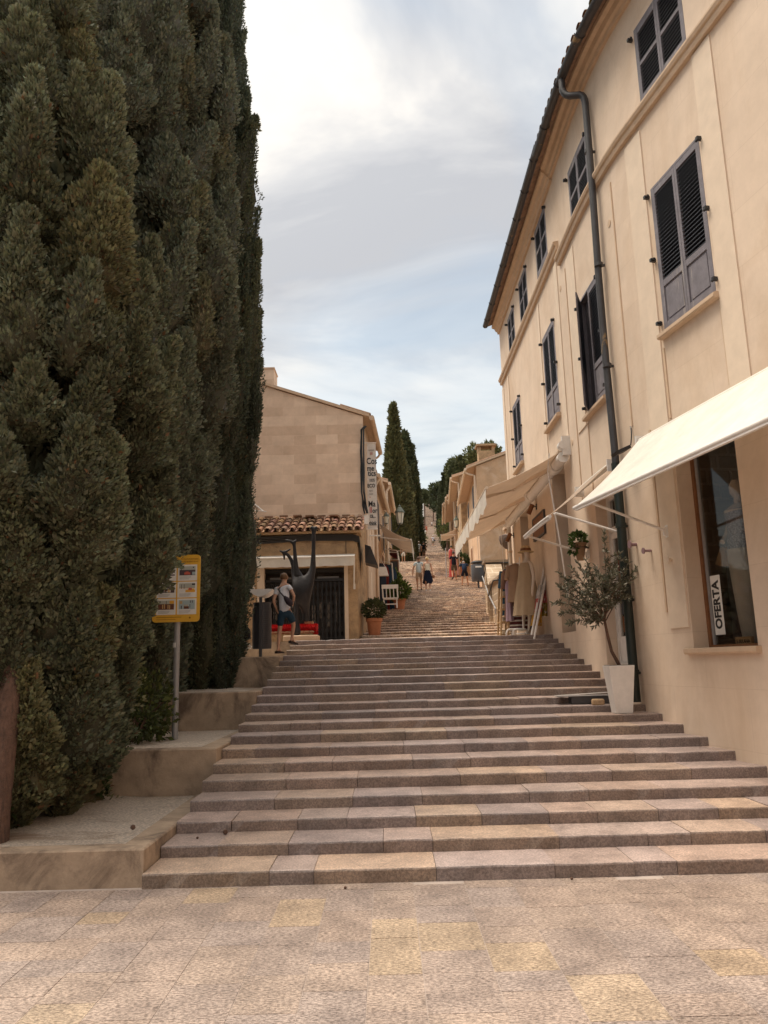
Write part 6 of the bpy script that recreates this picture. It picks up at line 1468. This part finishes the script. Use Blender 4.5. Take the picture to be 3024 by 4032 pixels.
small = [
 (1589, 2158, 2216, 'bare backed man in white shorts under the tan awning on the left', None, 'shorts', (.5, .3, .2), (.62, .57, .5), (.08, .05, .03), m_tan, walk1, {}),
 (1650, 2142, 2196, 'man in a pale blue shirt, grey shorts and a white cap', 'tee', 'shorts', (.42, .48, .50), (.17, .17, .18), (.3, .25, .2), m_skin, walk2, dict(hat='cap')),
 (1670, 2150, 2198, 'person in a black tee and brown shorts beside the man with the cap', 'tee', 'shorts', (.016, .016, .02), (.14, .11, .08), (.05, .04, .03), m_tan, walk1, {}),
 (1706, 2108, 2155, 'man in a white shirt carrying a black shoulder bag in mid stairs', 'tee', 'shorts', (.66, .62, .64), (.26, .21, .15), (.3, .25, .2), m_tan, walk2, dict(hat='cap')),
 (1743, 2100, 2135, 'woman in a blue top by the small awning on the right', 'tee', 'shorts', (.06, .17, .36), (.10, .18, .33), (.1, .06, .04), m_tan, walk1, dict(fem=True)),
 (1675, 2083, 2123, 'person in a white tee and dark shorts climbing at the left side', 'tee', 'shorts', (.72, .68, .66), (.07, .06, .06), (.05, .04, .03), m_tan, walk2, {}),
 (1680, 2068, 2100, 'person in a red top behind the one in the white tee', 'tee', 'shorts', (.50, .12, .07), (.50, .12, .07), (.1, .06, .04), m_tan, walk1, {}),
 (1701, 2053, 2079, 'far off person in a white top and black shorts', 'tee', 'shorts', (.70, .64, .6), (.02, .02, .02), (.15, .1, .06), m_skin, walk2, {}),
 (1719, 2055, 2081, 'far off woman in a long black dress', 'tee', 'dress', (.012, .012, .014), (.012, .012, .014), (.03, .025, .02), m_skin, walk1, dict(fem=True, hairlen='long')),
 (1781, 2148, 2232, 'dark haired person in a pink shirt by the red garments on the right', 'tee', 'long', (.50, .33, .33), (.2, .15, .13), (.02, .02, .02), m_tan, walk1, {}),
]
for (x, yt, yb, lab, top, bot, tc, bc_, hr, skn, pz_, kw) in small:
    p, h = at_h(x, yt, yb); h = min(max(h, 1.4), 2.1)
    r_, J_, rm_ = person(lab, p, h, 0, pz_, top, bot, tc, bc_, hr, skn, .5, **kw)
    if 'shoulder bag' in lab: mb = MB(); mb.tube([(-.15, -.13, 1.42), (.16, -.15, 1.0)], .02, 6); mb.box(.12, .34, -.16, -.04, .85, 1.08); add_part(r_, mb, 'shoulder_bag', m_black, rm_, False)
# ------------------------------------------------------------------ cypresses
def vnorm(a): return a / (np.linalg.norm(a, axis=1)[:, None] + 1e-9)
def cypress(name, label, base, H, R, nplume, leaves, ph=(.7, 1.3), pr=(.14, .26), ll=(.03, .06), seed=0, h0=.02, prof=None, tilt=.25, group=None, trunk=.14, base_col=(.07, .07, .04), lobes=.12, brown=.02, wr=.22, csh=.8, back=.3, prot=.45):
    """crown of upright plumes; every plume is a bumpy solid covered with fine sprays"""
    r_ = np.random.default_rng(seed)
    root = thing(name, label, 'tree', base, group); b = np.array(base)
    ph_ = r_.random(8) * 6.28
    def lob(th, z): return 1 + lobes * (np.sin(2 * th + ph_[0] + z * .35) * .45 + np.sin(3 * th + ph_[1] - z * .5) * .45 + np.sin(5 * th + ph_[2] + z * .9) * .35 + np.sin(z * 1.7 + ph_[3] + th) * .45)
    t = np.linspace(0, 1, 400); w = prof(t) + .05; c = np.cumsum(w) / w.sum()
    # low discrepancy spread over the hull, so plumes overlap like shingles
    k = np.arange(nplume); tt = np.interp((k + .5) / nplume, c, t); tt = h0 + (1 - h0) * tt
    th = k * 2.399963 + r_.normal(size=nplume) * .25; z = tt * H + r_.normal(size=nplume) * .12
    pf = prof(tt); sz = np.clip(.35 + pf, .35, 1) * (.75 + .5 * r_.random(nplume))
    hl = (ph[0] + (ph[1] - ph[0]) * r_.random(nplume)) * sz; hr = (pr[0] + (pr[1] - pr[0]) * r_.random(nplume)) * sz
    rad = np.maximum(R * pf * lob(th, z) * (.84 + .22 * r_.random(nplume)) - hr * prot, .01)
    out = np.stack([np.cos(th), np.sin(th), np.zeros(nplume)], 1)
    ax = vnorm(out * (tilt * (.3 + r_.random((nplume, 1)))) + np.array([0, 0, 1.0]) + r_.normal(size=(nplume, 3)) * .07)
    ctr = np.stack([np.cos(th) * rad, np.sin(th) * rad, z], 1) + b - ax * (hl * .5)[:, None]
    e1 = vnorm(np.cross(ax, np.array([.31, .77, .2]))); e2 = np.cross(ax, e1)
    p1, p2 = r_.random(nplume) * 6.28, r_.random(nplume) * 6.28
    def shape(u, phi, i):
        s_ = np.clip(u / .30, 0, 1) ** .55 * (1 - np.clip((u - .25) / .75, 0, 1)) ** .62
        return hr[i] * s_ * (1 + .26 * np.sin(3 * phi + p1[i] + u * 7) * np.sin(u * 11 + p2[i]) + .16 * np.sin(5 * phi - u * 16 + p2[i]) + .14 * np.sin(u * 23 + p1[i] + 2 * phi))
    # the solids
    nu, nv = 9, 10; U = np.linspace(.0, 1, nu); V = np.arange(nv) * 2 * pi / nv
    I = np.repeat(np.arange(nplume), nu * nv); UU = np.tile(np.repeat(U, nv), nplume); VV = np.tile(V, nplume * nu)
    rr = np.maximum(shape(UU, VV, I) * .84, .002) * (.82 + .3 * r_.random(len(I)))
    vv = ctr[I] + ax[I] * (UU * hl[I])[:, None] + (e1[I] * np.cos(VV)[:, None] + e2[I] * np.sin(VV)[:, None]) * rr[:, None]
    q = (np.arange(nu - 1)[:, None] * nv + np.arange(nv)[None, :]).ravel(); q2 = (np.arange(nu - 1)[:, None] * nv + (np.arange(nv)[None, :] + 1) % nv).ravel()
    F = np.stack([q, q2, q2 + nv, q + nv], 1); F = (F[None] + (np.arange(nplume) * nu * nv)[:, None, None]).reshape(-1, 4)
    mb = MB(); mb.v = [tuple(x) for x in vv]; mb.f = [tuple(x) for x in F]
    pb = .8 + .4 * r_.random(nplume); warm = r_.random(nplume) < .2
    bc = np.array(base_col) * pb[:, None]; bc[warm] *= np.array([1.16, 1.05, .9])
    mb.t = [tuple(x) for x in (bc[I] * np.array([.62, .52, .50]) * (.75 + .4 * r_.random((len(I), 1))))]  # solids tinted darker, shade between the sprays put into the colour
    kk, m = 36, 24
    for a_ in range(m + 1):
        t_ = h0 + (.985 - h0) * a_ / m
        for j_ in range(kk):
            a = 2 * pi * j_ / kk; qq = max(.01, csh * R * float(prof(np.array([t_]))[0]) * float(lob(np.array([a]), np.array([t_ * H]))[0]) * random.uniform(.9, 1.02) - pr[0] * .5)
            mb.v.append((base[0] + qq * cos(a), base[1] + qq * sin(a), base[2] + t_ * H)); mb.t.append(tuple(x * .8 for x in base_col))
    o_ = nplume * nu * nv
    for a_ in range(m):
        for j_ in range(kk): mb.f.append((o_ + a_ * kk + j_, o_ + a_ * kk + (j_ + 1) % kk, o_ + (a_ + 1) * kk + (j_ + 1) % kk, o_ + (a_ + 1) * kk + j_))
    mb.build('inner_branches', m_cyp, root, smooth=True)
    ns = int(26000 if R > 1 and H > 9 else 6000)
    # the sprays
    tocam = vnorm(np.array([[0 - base[0], 0 - base[1], 0.0]]))[0]
    cnt = np.where(out @ tocam > -.25, leaves, int(leaves * back)); cnt = (cnt * sz * sz * 1.25).astype(int) + 40
    i = np.repeat(np.arange(nplume), cnt); n = len(i)
    u = r_.random(n) ** .9; phi = r_.random(n) * 2 * pi
    r2 = shape(u, phi, i) * (.80 + .28 * r_.random(n))
    rd = e1[i] * np.cos(phi)[:, None] + e2[i] * np.sin(phi)[:, None]
    p = ctr[i] + ax[i] * (u * hl[i])[:, None] + rd * r2[:, None]
    d = vnorm(ax[i] * (.55 + .6 * u)[:, None] + rd * .8 + r_.normal(size=(n, 3)) * .36)
    l = (ll[0] + (ll[1] - ll[0]) * r_.random(n)) * (1 + .5 * (u > .9))
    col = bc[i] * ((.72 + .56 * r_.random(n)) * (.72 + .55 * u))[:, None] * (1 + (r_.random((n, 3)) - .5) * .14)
    bm_ = r_.random(n) < brown * .4; col[bm_] = np.array([.17, .095, .05]) * (.6 + .6 * r_.random((bm_.sum(), 1)))
    t2 = h0 + (1 - h0) * np.interp(r_.random(ns), c, t); a2 = r_.random(ns) * 2 * pi; q2 = np.maximum(R * prof(t2) * lob(a2, t2 * H) * (csh + .10 * r_.random(ns)) - pr[0] * .5, .02)
    o2 = np.stack([np.cos(a2), np.sin(a2), np.zeros(ns)], 1); p2 = o2 * q2[:, None] + np.array([0, 0, 1.0]) * (t2 * H)[:, None] + b
    d2_ = vnorm(o2 * .6 + np.array([0, 0, .9]) + r_.normal(size=(ns, 3)) * .5); l2_ = ll[1] * (1.3 + 1.2 * r_.random(ns))
    p = np.concatenate([p, p2]); d = np.concatenate([d, d2_]); l = np.concatenate([l, l2_]); col = np.concatenate([col, np.array(base_col) * (.7 + .6 * r_.random((ns, 1)))])
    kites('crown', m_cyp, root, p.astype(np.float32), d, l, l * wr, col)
    mb = MB(); bx_, by_, bz_ = base
    pts = [Vector((bx_ + .04 * sin(q * 1.3), by_ + .04 * cos(q), bz_ - .1 + H * .5 * q / 8)) for q in range(9)]
    mb.tube(pts, [trunk * (1.35 if q == 0 else 1 - .07 * q) for q in range(9)], 12); mb.build('trunk', m_bark, root, smooth=True)
    return root
m_cyp = M_leaf('cypress_foliage', .6, .12)
CG = 'big cypresses in the stepped planters'
profA = lambda t: np.interp(t, [0, .04, .2, .25, .31, .42, .65, .85, 1], [.80, .84, .84, .90, 1.10, 1.14, .80, .42, .03])
cypress('cypress_tree', 'nearest big cypress with loose olive brown plumes and a reddish trunk, at the left edge', (-3.78, 7.6, .28), 9.8, 1.36, 250, 4800, (.7, 1.5), (.17, .36), (.022, .072), 3, .03, profA, .30, CG, .16, (.150, .160, .098), .10, .05, .28, .62)
profB = lambda t: np.clip(np.minimum(1.0, .66 + t * 1.6), 0, 1) * np.clip(1 - np.clip((t - .45) / .55, 0, 1) ** 1.7, 0, 1) + .015
cypress('cypress_tree', 'tall broad cypress between the nearest one and the dark column', (-4.40, 11.2, .75), 19, 1.78, 400, 3000, (.9, 2.0), (.20, .42), (.038, .078), 5, .02, profB, .26, CG, .17, (.155, .168, .115), .14, .03, .28, .64)
profC = lambda t: np.interp(t, [0, .05, .13, .29, .40, .47, .56, .75, 1], [.68, .80, .93, 1.0, .95, .84, .62, .36, .02])
cypress('cypress_tree', 'dense dark columnar cypress, rightmost of the big ones, with a straight right edge', (-3.50, 13.2, 1.25), 22, 1.20, 440, 2700, (1.5, 3.4), (.13, .26), (.036, .070), 9, .015, profC, .05, CG, .15, (.088, .105, .070), .09, .02, .22, .74)
cypress('cypress_tree', 'dark cypress behind the broad one, filling the left of the sky', (-6.6, 12.6, .7), 19, 2.0, 420, 600, (.9, 1.8), (.24, .42), (.06, .12), 14, .02, profB, .24, CG, .17, (.115, .12, .08), .2, .02, .24, .7)
# the bare reddish stem of the nearest cypress, in front of its lowest plumes
tree_a = [o for o in bpy.data.objects if o.name == 'cypress_tree'][0]
mb = MB(); mb.tube([(-3.20, 6.52, .2), (-3.19, 6.54, .5), (-3.20, 6.62, 1.0), (-3.26, 6.80, 1.6), (-3.4, 7.1, 2.4)], [.13, .105, .095, .085, .07], 14); mb.build('stem', m_bark, tree_a, smooth=True)
# low shrubs and ivy at the tree feet
def shrub(base, label, r, n, col, l=.07, up=.6, sq=(1, 1, 1), cat='shrub'):
    root = thing('shrub', label, cat, base, 'shrubs at the feet of the cypresses')
    leaf_ball('foliage', root, Vector(base) + Vector((0, 0, r * .8)), r, n, l, l * .3, col, up, .5, sq, None, .2)
    mb = MB()
    for i in range(7):
        a = i * .9; mb.tube(bez(Vector(base), Vector(base) + Vector((.1 * cos(a), .1 * sin(a), r * .7)), Vector(base) + Vector((r * .7 * cos(a), r * .7 * sin(a), r * 1.1)), 4), .008, 5)
    mb.build('stems', m_bark, root)
shrub((-3.05, 9.75, .75), 'leafy green shrub at the foot of the sign pole', .42, 900, (.085, .10, .03), .085, .3, (1, .8, 1.2))
shrub((-3.0, 9.3, .75), 'low trailing ivy in front of the sign pole', .25, 450, (.06, .075, .025), .07, -.2, (1.3, 1, .8))
shrub((-3.55, 6.85, .28), 'low ivy clump at the bottom left under the nearest cypress', .24, 600, (.05, .07, .022), .07, .3, (1.5, 1, .9))
shrub((-4.25, 7.1, .28), 'ivy clump at the left edge of the picture under the cypress', .4, 800, (.05, .07, .022), .08, .3)
shrub((-3.1, 8.25, .3), 'small ivy sprig against the second planter wall', .2, 300, (.05, .075, .022), .07, .2)
# far cypresses along the upper stairs
FG = 'cypresses along the upper stairs'
def far_cyp(px, ytop, Y, label, width, seed, bc=(0.07, 0.077, 0.036), n=420, dx=0, group=FG, zoff=0):
    pt = P(px, ytop, Y); z0_ = street_z(Y) - .6 + zoff; H = pt.z - z0_
    cypress('cypress_tree', label, (pt.x + dx, Y, z0_), H, width * .68, int(n * .34), 420, (1.2, 2.8), (.18, .34), (.14, .26), seed, .0, profF, .07, group, .25, bc, .12, .02, .26, .86)
profF = lambda t: np.clip(np.minimum(1.0, .75 + t * 2.5), 0, 1) * np.clip(1 - np.clip((t - .22) / .78, 0, 1) ** 1.02, 0, 1) + .03
far_cyp(1548, 1605, 58, 'tallest pointed cypress left of the upper stairs, lighter green', 1.62, 21, (0.123, 0.123, 0.056), 600)
profF = lambda t: np.clip(np.minimum(1.0, .75 + t * 2.5), 0, 1) * np.clip(1 - np.clip((t - .40) / .60, 0, 1) ** 1.9, 0, 1) + .03
far_cyp(1594, 1712, 68, 'round topped dark cypress just right of the tallest pointed one', 1.7, 22, (0.063, 0.073, 0.036), 600)
far_cyp(1575, 1800, 63, 'shorter cypress in front between the pair', 1.5, 27, (0.084, 0.09, 0.042), 500)
far_cyp(1628, 1930, 92, 'smaller dark cypress at the right end of the left row', 1.15, 23, (0.063, 0.07, 0.035))
far_cyp(1612, 1835, 80, 'middle dark cypress of the left row', 1.35, 24, (0.063, 0.07, 0.035))
far_cyp(1763, 1828, 92, 'leftmost dark cypress of the right hand group', 1.45, 31, (0.063, 0.07, 0.036), 500)
far_cyp(1785, 1832, 84, 'middle cypress of the right hand group', 1.6, 32, (0.077, 0.084, 0.042), 500)
far_cyp(1815, 1805, 80, 'right cypress of the right hand group beside the house roofs', 1.9, 33, (0.084, 0.091, 0.042), 500)
far_cyp(1740, 1900, 130, 'small distant cypress left of the right hand group', 1.3, 34, (0.07, 0.077, 0.042), 300)
def bushy(px, py, Y, label, r, col, seed, name='pine_tree', sq=(1, 1, .85), n=1800, l=.5, group='bushy trees on the hill'):
    c = P(px, py, Y); root = thing(name, label, 'tree', (c.x, Y, street_z(Y)), group)
    mb = MB(); mb.tube([Vector((c.x, Y, street_z(Y) - .5)), Vector((c.x + .2, Y, c.z))], [.22, .12], 8)
    for i in range(6): a = i * 1.05; mb.tube(bez(Vector((c.x + .1, Y, c.z - r * .9)), Vector((c.x + r * .3 * cos(a), Y + r * .3 * sin(a), c.z - r * .3)), Vector((c.x + r * .7 * cos(a), Y + r * .7 * sin(a), c.z + r * .1)), 5), .06, 5)
    mb.build('trunk', m_bark, root)
    P_ = []; D_ = []; C_ = []
    for k in range(16):
        d = unit(1)[0] * r * .72 * np.array(sq); cr = r * random.uniform(.3, .5); m = n // 16; u = unit(m); rad = cr * (.5 + .5 * rng.random(m)) ** .5
        P_.append(np.array(c) + d + u * rad[:, None]); D_.append(u + np.array([0, 0, .3]) + rng.normal(size=(m, 3)) * .4); C_.append(np.array(col) * random.uniform(.75, 1.3) * (.7 + .6 * rng.random((m, 1))))
    p = np.concatenate(P_); kites('crown', m_leaf, root, p, np.concatenate(D_), l * (.6 + .6 * rng.random(len(p))), l * .16 * np.ones(len(p)), np.concatenate(C_))
bushy(1808, 1850, 88, 'bushy light green pine behind the right hand cypresses', 1.5, (.10, .11, .04), 41)
bushy(1876, 1792, 52, 'light green tree top behind the chimney roof', .8, (.12, .13, .05), 42, n=1300, l=.35)
bushy(1935, 1775, 54, 'green tree top right of the chimney', .6, (.09, .10, .04), 46, n=900, l=.35)
bushy(1722, 1935, 150, 'distant loose pine at the left of the right hand group', 1.9, (.07, .08, .04), 43, l=.7)
bushy(1668, 1955, 190, 'distant green tree at the top of the stairs, left', 1.6, (.11, .12, .06), 44, l=.8)
bushy(1703, 1968, 240, 'farthest tree above the end of the stairs', 2.4, (.09, .10, .05), 45, l=1.0)
bushy(1728, 1990, 200, 'dark tree beside the top of the stairs on the right', 2.0, (.05, .06, .03), 47, l=.8)
for i, (px, py, Y, r, lab) in enumerate([(1640, 2140, 84, 1.1, 'scrubby green bush under the left cypresses'), (1652, 2118, 105, 1.0, 'green bush higher up beside the left edge of the stairs'), (1758, 2090, 82, 1.3, 'bright green bush below the farthest lantern'), (1752, 2110, 92, .9, 'pale green bush beside the right wall of the stairs')]):
    bushy(px, py, Y, lab, r, (.11, .12, .035), 50 + i, 'bush', n=700, l=.3, group='bushes along the stairs')
fb = thing('white_house', 'tiny white house high on the hill at the end of the stairs', 'building', tuple(P(1672, 1970, 260)))
c = P(1675, 1975, 262); mb = MB(); mb.box(c.x - 3, c.x - .6, 262, 270, c.z - 12, c.z + 3); mb.build('wall', m_white, fb); mb = MB(); mb.box(c.x - 3.2, c.x - .4, 261.6, 270, c.z + 3, c.z + 3.4); mb.build('roof', m_tile, fb)
mb = MB(); mb.box(c.x - 1.6, c.x - 1.0, 261.95, 262.2, c.z, c.z + 2); mb.build('window', m_navy, fb)

# ------------------------------------------------------------------ sky, sun, camera
SUN_EL, SUN_AZ = radians(68), radians(-76)       # azimuth from +Y, negative to the left
w = bpy.data.worlds.new('World'); SC.world = w; w.use_nodes = True; nt = w.node_tree
bg = nt.nodes['Background']
sky = N(nt, 'ShaderNodeTexSky', sky_type='NISHITA'); sky.sun_disc = False; sky.sun_elevation = SUN_EL; sky.sun_rotation = SUN_AZ
sky.air_density = 1.0; sky.dust_density = 2.0; sky.ozone_density = 1.0
tc = N(nt, 'ShaderNodeTexCoord'); sp = N(nt, 'ShaderNodeSeparateXYZ'); nt.links.new(tc.outputs['Generated'], sp.inputs[0])
ad = N(nt, 'ShaderNodeMath', operation='ADD'); ad.inputs[1].default_value = .22; nt.links.new(sp.outputs['Z'], ad.inputs[0])
mx = N(nt, 'ShaderNodeMath', operation='MAXIMUM'); mx.inputs[1].default_value = .05; nt.links.new(ad.outputs[0], mx.inputs[0])
def dv(a):
    n = N(nt, 'ShaderNodeMath', operation='DIVIDE'); nt.links.new(a, n.inputs[0]); nt.links.new(mx.outputs[0], n.inputs[1]); return n.outputs[0]
cb = N(nt, 'ShaderNodeCombineXYZ'); nt.links.new(dv(sp.outputs['X']), cb.inputs[0]); nt.links.new(dv(sp.outputs['Y']), cb.inputs[1])
mp = N(nt, 'ShaderNodeMapping'); mp.inputs['Location'].default_value = (1.35, .62, 0); mp.inputs['Scale'].default_value = (.9, 1.25, 1); nt.links.new(cb.outputs[0], mp.inputs[0])
n1 = noise(nt, mp.outputs[0], 1.5, 5, .52, .5); n2 = noise(nt, mp.outputs[0], 1.7, 6, .56, .5)
cover = ramp(nt, n1, [(.30, (.55, .55, .55)), (.52, (1, 1, 1))])
hz = ramp(nt, sp.outputs['Z'], [(.10, (.75, .75, .75)), (.17, (.60, .60, .60)), (.30, (.66, .66, .66)), (.42, (1, 1, 1))])
cf = N(nt, 'ShaderNodeMath', operation='MULTIPLY'); nt.links.new(cover, cf.inputs[0]); nt.links.new(hz, cf.inputs[1])
cloud = ramp(nt, n2, [(.36, (2.75, 2.8, 2.95)), (.47, (3.5, 3.48, 3.5)), (.54, (4.4, 4.25, 4.05)), (.62, (5.0, 4.75, 4.4))])
skyc = mix(nt, sky.outputs[0], (1.0, .98, .80), 1.0, 'MULTIPLY')
# the veiled sun brightens the cloud round it and the zenith
dt = N(nt, 'ShaderNodeVectorMath', operation='DOT_PRODUCT'); nt.links.new(tc.outputs['Generated'], dt.inputs[0])
dt.inputs[1].default_value = (sin(SUN_AZ) * cos(SUN_EL), cos(SUN_AZ) * cos(SUN_EL), sin(SUN_EL))
glow = ramp(nt, dt.outputs['Value'], [(.0, (.85, .85, .85)), (.55, (.9, .9, .9)), (.80, (1.05, 1.04, 1.02)), (.9, (2.0, 1.9, 1.75)), (1.0, (4.6, 4.2, 3.6))])
cloud = mix(nt, cloud, glow, 1.0, 'MULTIPLY')
fin = mix(nt, skyc, cloud, cf.outputs[0])
nt.links.new(fin, bg.inputs['Color']); bg.inputs['Strength'].default_value = .10
sd = bpy.data.lights.new('sun', 'SUN'); sd.energy = 1.5; sd.angle = radians(24); sd.color = (1, .90, .76)
so = bpy.data.objects.new('sun', sd); COL.objects.link(so)
dirv = Vector((sin(SUN_AZ) * cos(SUN_EL), cos(SUN_AZ) * cos(SUN_EL), sin(SUN_EL)))
so.rotation_euler = dirv.to_track_quat('Z', 'Y').to_euler(); so.location = (0, 0, 60)
cd = bpy.data.cameras.new('camera'); cam = bpy.data.objects.new('camera', cd); COL.objects.link(cam); SC.camera = cam
cd.sensor_fit = 'VERTICAL'; cd.sensor_height = 36; cd.sensor_width = 27; cd.lens = 36 * FPX / 4032; cd.clip_end = 3000; cd.clip_start = .05
c_, s_ = cos(ROLL), sin(ROLL); cx = RT * c_ - UP * s_; cy = RT * s_ + UP * c_; cz = -FWD
cam.matrix_world = Matrix(((cx.x, cy.x, cz.x, CAM.x), (cx.y, cy.y, cz.y, CAM.y), (cx.z, cy.z, cz.z, CAM.z), (0, 0, 0, 1)))
SC.view_settings.view_transform = 'Standard'; SC.view_settings.look = 'None'; SC.view_settings.gamma = 1; SC.view_settings.exposure = 1.32
SC.cycles.max_bounces = 6; SC.cycles.diffuse_bounces = 3; SC.cycles.transparent_max_bounces = 8
SC.cycles.use_denoising = True
